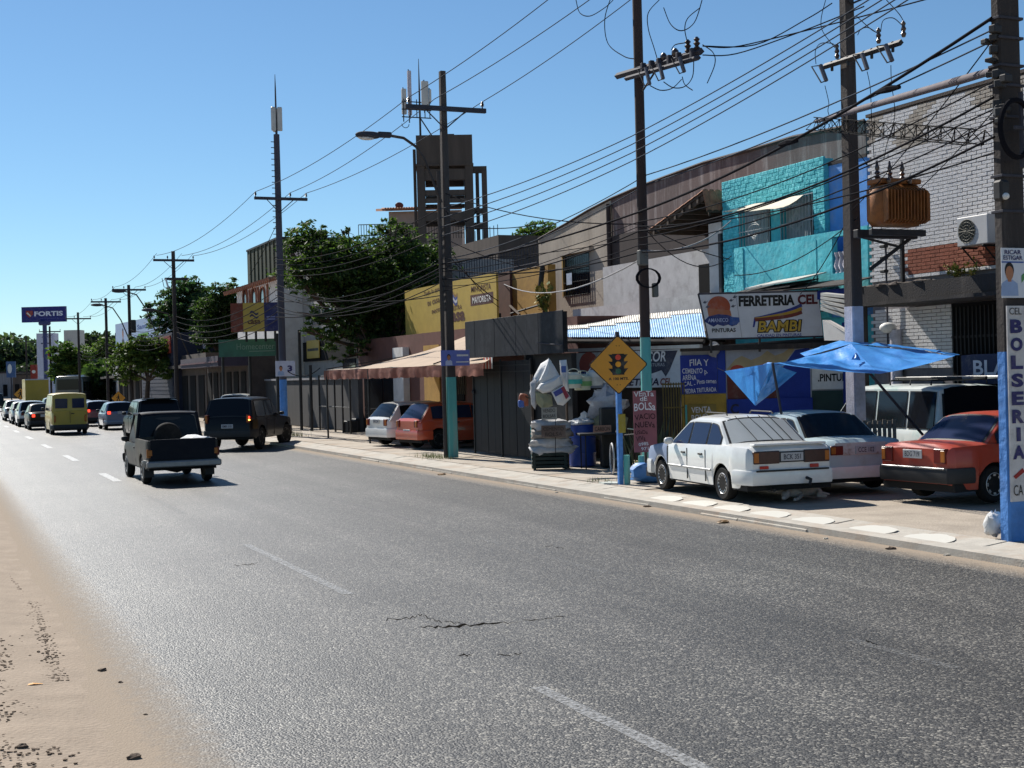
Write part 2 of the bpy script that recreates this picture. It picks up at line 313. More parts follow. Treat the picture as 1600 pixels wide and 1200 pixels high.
# sand verge on the near side, with wheel ruts
def verge():
    xs = np.concatenate([np.linspace(-14, -3, 16), np.linspace(-2.8, 1.75, 62)]); ys = np.concatenate([np.linspace(-6, 3.6, 12), np.linspace(3.8, 30, 190), np.linspace(30.6, 260, 90)])
    X, Y = np.meshgrid(xs, ys); ph = rng.uniform(0, 6.28, (14, 2)); Z = np.zeros_like(X)
    for k in range(14):
        f_ = .8*1.55**(k*.75); Z += .011/(1+k*.4)*np.sin(f_*(X*math.cos(ph[k, 0])+Y*math.sin(ph[k, 0]))+ph[k, 1])
    ed = 1.16 + .03*np.sin(Y*.5+1) + .02*np.sin(Y*2.1)
    Z = Z*.8*np.clip((ed-X)*1.4, 0, 1) + np.clip((ed-X)*.07, -.05, .05)
    for c, a, wd in ((.34, .06, .1), (-.35, .05, .12), (-1.0, .05, .14), (.98, .012, .1)):
        cc = c + .1*np.sin(Y*.23+c*5); d = np.exp(-((X-cc)/wd)**2); lug = .5+.5*np.sign(np.sin(Y*34+8*np.abs(X-cc)))
        act = np.clip(np.sin(Y*.55+c*3)+.35, 0, 1); Z -= a*d*(.55+.45*lug)*act
    P = np.stack([X, Y, Z], -1); b = MB(); n = len(xs)
    b.v = [tuple(p) for p in P.reshape(-1, 3)]; b.f = [(i*n+j, i*n+j+1, (i+1)*n+j+1, (i+1)*n+j) for i in range(len(ys)-1) for j in range(n-1)]; b.m = [0]*len(b.f)
    return b.solo('sand_verge', M_SAND, kind='structure', loc=(0, 0, 0), smooth=180)
verge()
M_SOIL = mat('soil_with_tread_shade', (.13, .09, .06), .95, var=.4, scale=14, bump=.5)  # dark soil crumbs; the shade between tread lugs is put into this colour too
def vz(x): return min(max((1.16-x)*.07, 0), .05)+.001
def tyre_print(pts, wd, lab, n):
    b = MB(); q = random.Random(9)
    for k in range(n):
        t = q.random(); i = min(int(t*(len(pts)-1)), len(pts)-2); f_ = t*(len(pts)-1)-i; g = G(pts[i][0]+(pts[i+1][0]-pts[i][0])*f_, pts[i][1]+(pts[i+1][1]-pts[i][1])*f_, .05); s = q.gauss(0, wd*.5); r = q.uniform(.004, .0115)
        b.blob((g[0]+s, g[1]+q.uniform(-.03, .03), vz(g[0]+s)), (r*1.6, r*1.3, r*.5), 5, 3, .2, 4, seed=k)
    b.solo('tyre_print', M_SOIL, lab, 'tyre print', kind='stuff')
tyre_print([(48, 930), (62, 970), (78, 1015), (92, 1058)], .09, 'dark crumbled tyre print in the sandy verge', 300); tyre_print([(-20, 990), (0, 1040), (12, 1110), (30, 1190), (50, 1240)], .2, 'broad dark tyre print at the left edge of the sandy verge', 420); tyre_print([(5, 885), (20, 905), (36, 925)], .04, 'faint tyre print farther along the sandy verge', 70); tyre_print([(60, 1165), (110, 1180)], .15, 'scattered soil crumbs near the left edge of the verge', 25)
# fallen leaf and clods on the verge
M_CLOD = mat('dry_clod', (.1, .07, .05), .95, var=.3, bump=.4)
for i, (px, py, r) in enumerate(((210, 1170, .035), (227, 1104, .012), (160, 1037, .03), (188, 1055, .015), (34, 1165, .03), (60, 1012, .012))):
    g = G(px, py, .06); MB().blob((g[0], g[1], vz(g[0])+r*.2), (r*1.3, r, r*.5), 9, 6, .3, 4, seed=i).solo('dirt_clod', M_CLOD, 'small dark clod of dirt lying on the sandy verge', 'dirt clod', 'clods on the sandy verge')
g = G(52, 1067, .05); z_ = vz(g[0]); MB().grid([[(g[0]-.07, g[1]-.02, z_+.004), (g[0], g[1]-.03, z_+.014), (g[0]+.07, g[1]-.01, z_+.003)], [(g[0]-.07, g[1]+.02, z_+.004), (g[0], g[1]+.03, z_+.012), (g[0]+.07, g[1]+.01, z_+.003)]]).solo('fallen_leaf', pm('#c98a1e'), 'dry yellow leaf lying on the sandy verge', 'leaf')
# kerb and pavement
pave = MB().box(KX+.85, -30, -.3, 15.2, 420, PZ-.03).solo('pavement', M_YARD, kind='structure', loc=(0, 0, 0))
MB().box(15.2, -30, -.3, 120, 420, PZ-.034).solo('yard_ground', M_YARD, kind='structure', loc=(0, 0, 0))
kb = MB().box(KX, -30, -.3, KX+.86, 420, PZ-.05).solo('kerb', M_KERB, kind='structure', loc=(0, 0, 0))
y = 6.0
while y < 75:
    l = random.uniform(.9, 1.9); a = random.uniform(-.012, .012); x0 = KX+random.uniform(-.03, .03)
    a *= .3; z0 = PZ-.09+a; z1 = PZ-.012+a
    b = MB().ext([(x0, y+.012, -.02), (x0, y+.012, z0-.02), (x0+.05, y+.012, z0), (KX+.84, y+.012, z1), (KX+.84, y+.012, -.02)], (0, l-.03, 0))
    b.part('kerb_slab', M_KERB, kb); y += l
def oval(px, py, rx=.27, ry=.42):
    g = G(px, py, PZ-.05); c = (KX+.4, g[1]); P = []
    for i in range(22):
        t = 2*math.pi*i/22; k = 1+random.uniform(-.07, .07); x = c[0]+rx*k*math.cos(t); P.append((x, c[1]+ry*k*math.sin(t), PZ-.09+(x-KX-.05)*.108+.012))
    MB().add(P, [tuple(range(22))]).part('painted_oval', M_OVAL, kb)
for px, py in ((1000, 783), (1060, 790), (1110, 798), (1183, 806), (1253, 816), (1351, 830), (1445, 843)): oval(px, py)
# broken concrete slabs of the footway
y = 22.6
while y < 66:
    l = random.uniform(1.6, 3.0); x = KX+.88
    while x < 14.9:
        wd = random.uniform(1.0, 1.7); wd = min(wd, 15.1-x)
        t = random.uniform(-.012, .012); q = random.uniform(-.015, .015); z = PZ-.012; e = .012
        j = lambda: random.uniform(-.03, .03)
        if wd > .3:
            P = [(x+e+j()*.3, y+e+j()), (x+wd-e, y+e+j()), (x+wd-e+j()*.3, y+l-e+j()), (x+e, y+l-e+j())]
            MB().add([(p[0], p[1], -.02) for p in P] + [(P[0][0], P[0][1], z+t), (P[1][0], P[1][1], z+q), (P[2][0], P[2][1], z+q-t), (P[3][0], P[3][1], z)],
                     [(4, 5, 6, 7), (0, 1, 5, 4), (1, 2, 6, 5), (2, 3, 7, 6), (3, 0, 4, 7)]).part('paving_slab', M_CONC, pave)
        x += wd
    y += l
# rubble-like cracked patch in front of the sack stall
M_TEALC = mat('teal_stained_concrete', (.45, .47, .43), .9, var=.3, scale=4, bump=.4, dirt=(.25, .36, .34), dscale=2.5, damt=.6)
for i in range(46):
    px = random.uniform(800, 960); py = 732 + (px-800)*.13 + random.uniform(2, 26); g = G(px, py, PZ); r = random.uniform(.1, .32); n = random.randint(5, 7)
    P = [(g[0]+r*.7*math.cos(6.283*k/n)*random.uniform(.7, 1.2), g[1]+r*1.4*math.sin(6.283*k/n)*random.uniform(.7, 1.2)) for k in range(n)]; h = PZ+.01+random.uniform(0, .035); tl = random.uniform(-.06, .06)
    if g[0] < KX+.9: continue
    MB().add([(p[0], p[1], PZ-.05) for p in P]+[(p[0]*.96+g[0]*.04, p[1]*.96+g[1]*.04, h+(p[1]-g[1])*tl) for p in P], [tuple(range(n, 2*n))]+[(k, (k+1) % n, n+(k+1) % n, n+k) for k in range(n)]).part('broken_slab', M_TEALC if i % 3 else M_CONC, pave)
# grass tufts
def grass(c, rx, ry, n, h, name='grass', lab='dry green grass tuft growing at the foot of the pole'):
    b = MB()
    for i in range(n):
        x = c[0]+random.gauss(0, rx); y = c[1]+random.gauss(0, ry); a = random.uniform(0, 6.28); hh = h*random.uniform(.4, 1.1); l = random.uniform(.1, .5)*hh; dx, dy = math.cos(a), math.sin(a)
        b.add([(x-dy*.006, y+dx*.006, c[2]), (x+dy*.006, y-dx*.006, c[2]), (x+dx*l, y+dy*l, c[2]+hh)], [(0, 1, 2)])
    return b.solo(name, mat('grass_blade', (.16, .19, .05), .8, var=.4, scale=9), lab, 'grass', kind='stuff')
grass((12.75, 35.0, PZ), .18, .5, 260, .16); grass((13.2, 52.5, PZ), .25, .5, 200, .3, lab='scrubby grass at the foot of the dark pole'); grass((12.6, 24.6, PZ), .1, .2, 50, .12, lab='small weeds growing beside the teal bollard')

# bits of litter and dry leaves along the kerb foot
for i, (px, py) in enumerate(((870, 770), (1010, 792), (1130, 817), (1290, 842), (1392, 858), (690, 742), (1480, 868))):
    g = G(px, py, 0); r = .03+.02*(i % 3); m_ = [pm('#b9b4a8'), M_CLOD, pm('#7a5a30')][i % 3]
    MB().blob((g[0], g[1], r*.25), (r*1.4, r, r*.35), 9, 5, .35, 5, seed=60+i).solo('litter', m_, ['crumpled pale paper scrap', 'dark clod', 'dry brown leaf'][i % 3]+' in the gutter '+['below the sack pile', 'before the white saloon', 'beside the first painted ovals', 'below the middle painted ovals', 'near the red saloon', 'near the teal based pole', 'near the blue pole'][i], 'litter', 'litter in the gutter')
# ================================================================ VEHICLES
M_TYRE = mat('tyre_rubber', (.014, .014, .014), .85, var=.3, scale=8, spec=.2, dirt=(.06, .05, .04), dscale=4, damt=.3)
M_UNDER = mat('underbody', (.012, .012, .012), .9, var=.2)
M_RIM = mat('alloy_rim', (.42, .42, .43), .35, .8, var=.15, scale=6); M_RIMD = mat('dark_rim', (.07, .07, .07), .45, .5, var=.2); M_RIMS = mat('steel_rim', (.5, .49, .47), .45, .5, var=.2)
M_GLASS = mat('car_glass', (.008, .009, .012), .08, spec=.25, var=0)
M_GLASSB = mat('car_glass_blue', (.018, .025, .06), .12, spec=.22, var=0)
M_SHADE = mat('sunshade_white', (.62, .62, .58), .35, var=.08, coat=.5)
M_CHROME = mat('chrome', (.35, .35, .35), .5, .7, var=.1); M_BLACKP = mat('black_plastic', (.02, .02, .021), .55, var=.2, scale=7)
M_TAIL = mat('tail_lamp', (.13, .014, .01), .35, var=.15, spec=.3); M_AMBER = mat('amber_lamp', (.4, .13, .02), .35, var=.1, spec=.3); M_CLEAR = mat('clear_lamp', (.6, .6, .6), .15, var=.1, coat=.6)
M_LIT = mat('lit_brake_lamp', (.6, .02, .01), .3, var=0, emit=(1, .06, .03), estr=1.3)
M_PLATE = mat('plate_white', (.45, .45, .45), .5, var=.15); M_PTXT = mat('plate_ink', (.03, .03, .05), .6, var=0)
WH = {}
def wheel_mesh(r, wd, style):
    k = (r, wd, style)
    if k in WH: return WH[k]
    t = MB().lathe([(r*.62, -wd/2+.01), (r*.9, -wd/2), (r*.97, -wd*.36), (r, -wd*.2), (r, wd*.2), (r*.97, wd*.36), (r*.9, wd/2), (r*.62, wd/2-.01)], 28, axis=0)
    rm = MB(); o = wd/2-.012                      # outer face at +x
    rm.lathe([(r*.64, o-.1), (r*.64, o), (r*.6, o+.008), (r*.56, o-.006), (r*.53, o-.05), (.01, o-.055)], 28, axis=0)
    n = {'alloy': 5, 'wire': 14, 'steel': 8, 'dark': 5}[style]
    for i in range(n):
        a = 2*math.pi*i/n; hw = {'alloy': .035, 'wire': .012, 'steel': .028, 'dark': .035}[style]; c, s = math.cos(a), math.sin(a)
        P = [(o-.045, c*.05-s*hw*.8, s*.05+c*hw*.8), (o-.045, c*.05+s*hw*.8, s*.05-c*hw*.8), (o-.02, c*r*.56+s*hw, s*r*.56-c*hw), (o-.02, c*r*.56-s*hw, s*r*.56+c*hw)]
        rm.ext(P, (.03, 0, 0))
    rm.lathe([(.062, o-.06), (.062, o-.012), (.03, o-.004), (.005, o)], 12, axis=0)
    WH[k] = (t.mesh('tyre', M_TYRE, 35), rm.mesh('rim', {'alloy': M_RIM, 'wire': M_RIM, 'steel': M_RIMS, 'dark': M_RIMD}[style], 30)); return WH[k]
def wheel(root, x, y, r, wd, style, turn=0.):
    tm, rm = wheel_mesh(r, wd, style); h = bpy.data.objects.new('wheel', tm); COL.objects.link(h); h.parent = root; h.location = (x, y, r); h.rotation_euler = (0, 0, (math.pi if x < 0 else 0)+turn)
    q = bpy.data.objects.new('rim', rm); COL.objects.link(q); q.parent = h
def lerp(pts, y): return float(np.interp(y, [p[0] for p in pts], [p[1] for p in pts]))
def car(name, label, cat, x, y, hd, s, paint, group=None, z=0., glass=None, rear_glass=None, roofpaint=None, style='alloy', far=False, text_plate=None, lit=False, plate=True, turn=0.):
    """s: L W H belt, top = [(y,z)] of the lower body, wid = [(y,k)], cab = (rear base y, rear roof y, front roof y, front base y), axles, wheel radius.  Local frame: +y forward, x right"""
    T = thing(name, label, cat, (x, y, z), -math.radians(hd), group); L, W, H = s['L'], s['W'], s['H']; hl = L/2; hw = W/2; r = s.get('r', .3); ax = s['ax']; sill = s.get('sill', .24); belt = s['belt']
    glass = glass or M_GLASS; bed = s.get('bed'); arch = r+.065
    top = s['top']; wid = s.get('wid', [(-hl, .86), (-hl+.12, .94), (-hl+.5, 1), (hl-.75, 1), (hl-.2, .93), (hl, .82)])
    def zlow(yy):
        v = sill
        if yy < -hl+.35: v = sill+.1*(1-(yy+hl)/.35)
        if yy > hl-.35: v = sill+.04
        for a in ax:
            d = abs(yy-a)
            if d < arch: v = max(v, r*.98+math.sqrt(arch*arch-d*d)*.98)
        return v
    ys = set(np.linspace(-hl, hl, 22 if far else 34).round(4)) | {p[0] for p in top} | {p[0] for p in wid}
    for a in ax: ys |= {round(a+arch*math.sin(t), 4) for t in np.linspace(-math.pi/2, math.pi/2, 9 if far else 15)} | {round(a-arch-.004, 4), round(a+arch+.004, 4)}
    if bed: ys |= {bed[0], bed[0]+.006, bed[1], bed[1]+.006}
    ys = sorted(v for v in ys if -hl <= v <= hl)
    rows = []
    for yy in ys:
        w_ = hw*lerp(wid, yy); zt = lerp(top, yy); zl = zlow(yy); c = s.get('crown', .035)
        mid = max(zl+.01, .55*zt); hi = max(mid+.01, zt-.1)
        if bed and bed[0] < yy <= bed[1]:
            R_ = [(w_*.97, zl), (w_, mid), (w_, hi), (w_*.99, zt), (w_*.91, zt), (w_*.91, bed[2]), (0, bed[2])]
        else:
            R_ = [(w_*.965, zl), (w_*1.0, mid), (w_*.995, hi), (w_*.955, zt-.012), (w_*.84, zt+c*.5), (w_*.45, zt+c), (0, zt+c*1.1)]
        rows.append([(a, yy, b_) for a, b_ in R_] + [(-a, yy, b_) for a, b_ in R_[-2::-1]])
    b = MB().grid(rows)
    n = len(rows[0]); nb = len(rows)
    b.f += [tuple(range(n))[::-1], tuple((nb-1)*n+i for i in range(n))]; b.m += [0, 0]
    body = b.part('body', paint, T, smooth=32, w=False)
    fl = MB()
    for yy0, yy1 in zip([-hl+.08]+[a+arch for a in ax], [ax[0]-arch, ax[1]-arch, hl-.08]): fl.box(-hw*.94, yy0, sill-.03, hw*.94, yy1, sill+.14)
    fl.box(-hw+.25, -hl+.1, sill-.02, hw-.25, hl-.1, sill+.4)
    fl.part('underbody', M_UNDER, T, w=False)
    # cabin hull
    cb = s['cab']; wb = hw*s.get('wbelt', .95); wr = hw*s.get('wroof', .74)
    prof = [(cb[0], lerp(top, cb[0])-.02), (cb[1]-.02, H-.03), (cb[1]+.25, H), (cb[2]-.2, H), (cb[2], H-.03), (cb[3], lerp(top, cb[3])-.02)]
    def wz(zz): return wb + (wr-wb)*min(1, max(0, (zz-belt)/(H-belt)))
    def zc(yy): return lerp(prof, yy)
    def hull(yy, u, o=0.):                       # u in -1..1 across the top skin
        zt = zc(yy); we = wz(zt-.05)
        return (we*u, yy, zt - .05*abs(u)**6 + .03*(1-u*u) + o)
    ys = sorted(set(np.linspace(cb[0], cb[3], 16).round(4)) | {p[0] for p in prof})
    rows = []
    for yy in ys:
        zt = zc(yy); zb = min(belt-.05, zt-.06); h = []
        side = [(wz(zb)+.0, yy, zb), (wz((zb+zt)/2)+.004, yy, (zb+zt)/2-.02)]
        tp = [hull(yy, u) for u in (1, .93, .8, .4, 0)]
        half = side+tp; rows.append(half + [(-p[0], p[1], p[2]) for p in half[-2::-1]])
    b = MB().grid(rows); n = len(rows[0]); nb = len(rows); b.f += [tuple(range(n))[::-1], tuple((nb-1)*n+i for i in range(n))]; b.m += [0, 0]
    cabin = b.part('cabin', roofpaint or paint, T, smooth=38, w=False)
    # screens
    def screen(nm, ya, yb, m, k0=.1, k1=.92, ins=.9, o=.008):
        rows = []; zs = 1 if yb > ya else -1
        d = np.array([0, yb-ya, zc(yb)-zc(ya)]); d /= np.linalg.norm(d); nn = np.array([0, -d[2], d[1]]) if yb > ya else np.array([0, d[2], -d[1]])
        if nn[2] < 0: nn = -nn
        for t in np.linspace(k0, k1, 5):
            yy = ya+(yb-ya)*t; rows.append([np.array(hull(yy, u*ins))+nn*o for u in np.linspace(-1, 1, 7)])
        if yb > ya: pass
        MB().grid(rows).part(nm, m, T, smooth=180, w=False)
    if not far and not s.get('noseal'): screen('window_seal', cb[0], cb[1], M_BLACKP, .05, .95, .935, .005)
    screen('rear_window', cb[0], cb[1], rear_glass or glass, *s.get('rw', (.1, .9, .88)))
    screen('windshield', cb[3], cb[2], s.get('wsm', glass), .08, .92, .92)
    # side windows
    bz = belt+.035
    def zwin(yy): return min(H-.105, zc(yy)-.1)
    for (ya, yb) in s['win']:
        for sd in (-1, 1):
            up_ = []; dn = []
            for yy in np.linspace(ya, yb, 9):
                z_ = zwin(yy)
                if z_ > bz+.015: up_.append((yy, z_)); dn.append((yy, bz))
            if len(up_) < 2: continue
            if not far: MB().grid([[(sd*(wz(z1)+.011), yy+(-.016 if i_ == 0 else .016 if i_ == len(rw)-1 else 0), z1) for i_, (yy, z1) in enumerate(rw)] for rw in ([(a, b1-.018) for a, b1 in dn], [(a, (b1+bz)/2) for a, b1 in up_], [(a, b1+.018) for a, b1 in up_])]).part('window_seal', M_BLACKP, T, smooth=180, w=False)
            fs = [[(sd*(wz(z1)+.016), yy, z1) for yy, z1 in rw] for rw in (dn, [(a, (b1+bz)/2) for a, b1 in up_], up_)]
            MB().grid(fs).part('side_window', s.get('swm', glass), T, smooth=180, w=False)
    for a in ax:
        for sd in (-1, 1): wheel(T, sd*(hw*.985-.1), a, r, .19, style, turn if a > 0 else 0.)
    # bumpers
    def bumper(end, z0, z1, m, back=.45, t=.045, nm='bumper'):
        pl = []
        for yy in [end*(hl-back), end*(hl-back*.5), end*(hl-.1), end*hl]: pl.append((hw*lerp(wid, yy)+.004, yy))
        path = pl + [(-a, b_) for a, b_ in pl[::-1]]; rows = []
        for i, (px, py) in enumerate(path):
            o = np.array([math.copysign(1, px)*(.5 if abs(py) > hl-.12 else 1), end*(1 if abs(py) > hl-.12 else 0)]); o = o/np.linalg.norm(o)
            q = np.array([px, py]); rows.append([(*(q+o*k), zz) for k, zz in ((-.03, z0), (t*.7, z0+.01), (t, z0+.05), (t, z1-.05), (t*.7, z1-.01), (-.03, z1))])
        bb = MB().grid(rows); nn = 6; bb.f += [tuple(range(nn)), tuple((len(rows)-1)*nn+i for i in range(nn))[::-1]]; bb.m += [0, 0]
        return bb.part(nm, m, T, smooth=40, w=False)
    bm_ = s.get('bumper', M_BLACKP); bz0, bz1 = s.get('bz', (.3, .52)); bumper(-1, bz0, bz1, bm_); bumper(1, bz0-.02, bz1, bm_)
    # lamps
    wr_ = hw*lerp(wid, -hl); tl = s.get('tail', (.62, .9, .68, .86)); yb = -hl-.012
    for sd in (-1, 1):
        x0, x1 = wr_*tl[0], wr_*tl[1]; m0 = M_LIT if lit else s.get('tailm', M_TAIL)
        if lit: x0 = x1-.16; tl = (tl[0], tl[1], tl[3]-.15, tl[3])
        lam = MB().bev((sd*(x0+x1)/2, yb+.03, (tl[2]+tl[3])/2), (x1-x0, .1, tl[3]-tl[2]), .012).part('tail_lamp', m0, T, w=False)
        if tl[3]-tl[2] < .35 and not far: MB().bev((sd*(x1-.05), yb+.026, (tl[2]+tl[3])/2), (.09, .104, (tl[3]-tl[2])*.8), .01).part('indicator', M_AMBER, lam, w=False)
        wf = hw*lerp(wid, hl); MB().bev((sd*wf*.72, hl-.005, lerp(top, hl)-.12), (wf*.4, .06, .14), .015).part('headlamp', M_CLEAR, T, w=False)
    if plate:
        pz = s.get('pz', (tl[2]+tl[3])/2); pl = MB().bev((0, yb-.012, pz), (.42, .02, .14), .005).part('licence_plate', M_PLATE, T, w=False)
        if text_plate: text(text_plate, pl, (-.16, yb-.023, pz-.042), (1, 0, 0), (0, 0, 1), .32, .085, M_PTXT, w=False, off=.003, bold=.01)
    for sd in (-1, 1):                            # mirrors, handles
        my = cb[3]-.28; mz = belt+.08
        MB().blob((sd*(wb+.12), my, mz), (.09, .06, .065), 10, 7, .0, sq=.7).part('mirror', s.get('mirror', M_BLACKP), T, smooth=60, w=False)
        if not far:
            for (ya, yb_) in s['win'][:s.get('nh', 2)]: MB().bev((sd*(hw*.998+.008), ya+.12, belt-.11), (.025, .15, .035), .01).part('door_handle', s.get('handle', M_BLACKP), T, w=False)
            for yy in s.get('seams', []):
                MB().box(sd*hw*.985, yy-.008, sill+.05, sd*(hw+.004), yy+.008, belt-.03).part('door_seam', M_BLACKP, T, w=False)
    if s.get('mould'):
        for z_, hh, mm in s['mould']:
            for sd in (-1, 1): 
                for ya, yb_ in ((ax[0]+arch+.02, ax[1]-arch-.02),): MB().bev((sd*(hw+.006), (ya+yb_)/2, z_), (.03, yb_-ya, hh), .008).part('side_moulding', mm, T, w=False)
    return T, body
def paint(name, c, dirt='#8a7a66', damt=.25, rough=.3, coat=.7, var=.1, spec=.4): return mat('car_'+name, c, rough, var=var, scale=1.5, coat=coat, spec=spec, dirt=dirt, dscale=1.6, damt=damt)
P_WHITE = paint('white', (.74, .74, .71), damt=.18); P_LBLUE = paint('faded_blue_white', (.42, .52, .55), damt=.5, coat=.3, rough=.45); P_RED = paint('red', (.40, .05, .025), coat=.3, rough=.4, damt=.35); P_BLACK = paint('black', (.006, .006, .007), damt=.03, coat=.08, spec=.2)
P_NAVY = paint('navy', (.008, .009, .015), damt=.04, rough=.5, coat=0., spec=.12); P_ORANGE = paint('orange', (.5, .07, .025)); P_YEL = paint('mustard', (.42, .30, .035), damt=.2, coat=.3, rough=.45); P_GREY = paint('bluegrey', (.16, .2, .28)); P_SILV = paint('silver', (.45, .46, .48)); P_TEAL = paint('teal', (.08, .42, .34), coat=.3, rough=.45)
def sp(L, W, H, belt, top, cab, ax, win, **k): return dict(L=L, W=W, H=H, belt=belt, top=top, cab=cab, ax=ax, win=win, **k)
SEDAN = lambda **k: sp(4.3, 1.68, 1.40, .87, [(-2.15, .86), (-2.05, .93), (-1.3, .955), (.95, .91), (1.3, .87), (1.95, .80), (2.15, .70)], (-1.42, -.82, .32, 1.0), (-1.22, 1.28), [(.15, .78), (-.55, .08), (-1.1, -.62)], seams=[.12, -.62, .95], **k)
HATCH = lambda **k: sp(3.7, 1.66, 1.44, .92, [(-1.85, .84), (-1.78, .93), (.75, .92), (1.2, .88), (1.7, .78), (1.85, .64)], (-1.80, -1.35, .2, 1.0), (-1.15, 1.2), [(.1, .9), (-.62, .04), (-1.35, -.7)], **k)
SUV = lambda **k: sp(4.5, 1.84, 1.8, 1.12, [(-2.25, 1.04), (-2.2, 1.13), (.7, 1.12), (1.1, 1.1), (2.05, 1.02), (2.25, .86)], (-2.2, -1.9, .1, .9), (-1.32, 1.38), [(.05, .78), (-.75, 0.0), (-1.75, -.82)], r=.4, sill=.42, wroof=.8, bz=(.46, .72), seams=[0., -.8], **k)
# ---- parked on the forecourt
t, body = car('parked_car', 'white boxy four-door saloon with a bluish primer front wing parked behind the kerb', 'car', 13.36, 20.85, 5.5, SEDAN(bumper=P_WHITE, bz=(.3, .56), tail=(.32, .985, .66, .87), tailm=mat('smoked_lamp', (.055, .018, .014), .3, var=.3, scale=12, spec=.4), mould=[(.5, .035, M_CHROME)], swm=M_GLASSB, mirror=P_WHITE, handle=M_BLACKP, r=.29), P_WHITE, 'cars parked on the forecourt', z=PZ, rear_glass=M_SHADE, style='wire', text_plate='BCK 351')
b = MB().bev((0, -2.165, .765), (.9, .03, .18), .01).part('boot_garnish', M_BLACKP, t, w=False)
MB().bev((0, -2.2, .545), (1.36, .02, .03), .006).part('bumper_strip', M_BLACKP, t, w=False)
MB().bev((0, -2.05, .975), (1.35, .16, .03), .012).part('boot_spoiler', P_WHITE, t, w=False)
MB().bev((.42, -2.17, .6), (.16, .02, .06), .004).part('sticker', pm('#b8301e'), t, w=False); MB().bev((-.52, -2.17, .6), (.16, .02, .05), .004).part('sticker', pm('#b8301e'), t, w=False)
MB().tube([(.25, -2.1, .42), (.27, -2.3, .38), (.24, -2.32, .3)], .028, 8).part('tow_hook', M_BLACKP, t, w=False)
MB().tube([(-.35, -1.9, .24), (-.35, -2.2, .22)], .025, 8).part('exhaust', M_BLACKP, t, w=False)
w_ = MB()
for sd in (-1,):                                   # primer wing: a thin skin over the left front wing
    rows = []
    for yy in np.linspace(.98, 1.98, 13):
        zt = np.interp(yy, [.95, 1.3, 1.95, 2.15], [.91, .87, .80, .70]); d = abs(yy-1.28); lo = max(.5, (.29+math.sqrt(max(0, .375**2-d*d)))) if d < .375 else .34
        lo = min(lo, zt-.14); hw_ = .84*np.interp(yy, [1.4, 1.95, 2.15], [1, .93, .82])
        rows.append([(-hw_*1.004-.002, yy, lo), (-hw_*1.006-.002, yy, max(lo+.02, .55*zt)), (-hw_*1.0-.003, yy, zt-.09), (-hw_*.958, yy, zt-.004), (-hw_*.8, yy, zt+.026), (-hw_*.66, yy, zt+.032)])
    w_.grid(rows)
w_.part('front_wing', mat('grey_primer', (.20, .25, .36), .5, var=.12), t, smooth=50, w=False, label='bluish grey unpainted front wing')
for sx in (-.45, .45): MB().tube([(sx, -.75, 1.435), (sx, -.7, 1.47), (sx, .05, 1.475), (sx, .12, 1.43)], .014, 6).part('roof_bar', M_BLACKP, t, w=False)
for k, (x0, x1) in enumerate(((-.1, .1), (.12, .3), (.3, .46), (-.34, -.2))):
    MB().tube([(x0, -.82, 1.42), ((x0+x1)/2, -1.1, 1.22), (x1, -1.4, .99)], .007, 4).part('rear_window_seam', M_BLACKP, t, w=False)
t, body = car('parked_car', 'old pale blue saloon with a rusty white boot parked beside the white saloon', 'car', 15.25, 21.3, 6, SEDAN(bumper=P_WHITE, bz=(.28, .5), tail=(.62, .96, .7, .86), r=.28), P_LBLUE, 'cars parked on the forecourt', z=PZ, text_plate='CCE 102', style='steel')
MB().bev((-.1, -2.16, .8), (1.0, .012, .22), .004).part('boot_panel', mat('rust_patched_white', (.55, .52, .5), .6, var=.2, scale=5, dirt=(.2, .09, .04), dscale=5, damt=.9), t, w=False, label='rust stained white boot panel')
t, body = car('parked_car', 'red boxy saloon with black lower sides parked nose to the wall', 'car', 16.75, 17.55, 86, SEDAN(bz=(.34, .6), tail=(.64, .98, .66, .9), r=.3, pz=.8, mould=[(.46, .3, M_BLACKP)]), P_RED, 'cars parked on the forecourt', z=PZ, text_plate='BDG 719', style='steel', glass=M_GLASSB)
MB().bev((0, -2.185, .585), (1.4, .03, .03), .008).part('bumper_trim', M_CHROME, t, w=False)
VANP = sp(4.5, 1.74, 1.82, 1.0, [(-2.25, .96), (-2.2, 1.0), (1.45, 1.0), (1.9, .93), (2.25, .72)], (-2.2, -2.0, 1.0, 1.95), (-1.3, 1.45), [(.95, 1.62), (.1, .85), (-1.0, .0), (-1.95, -1.1)], r=.3, wroof=.82, seams=[.9, -.05])
P_TW = mat('car_white_green_fade', (.62, .66, .64), .4, var=.1, scale=1.5, coat=.4, dirt=(.12, .45, .38), dscale=.55, damt=.9)
t, body = car('parked_van', 'white and pale green minivan with tools on its roof rack parked by the brick building', 'van', 18.25, 21.75, 7, {**VANP, 'bumper': P_WHITE}, P_TW, 'cars parked on the forecourt', z=PZ, roofpaint=P_TW)
for yy in (-1.6, -.9, -.2): MB().tube([(-.62, yy, 1.84), (-.6, yy, 1.93), (.6, yy, 1.93), (.62, yy, 1.84)], .018, 6).part('rack_bar', M_BLACKP, t, w=False)
for k, sx in enumerate((-.45, -.2, .1, .4)): MB().tube([(sx, -2.3, 1.97), (sx+.03, -.1, 1.97)], .03, 7).part('roof_pipe', [M_BLACKP, M_CHROME][k % 2], t, w=False)
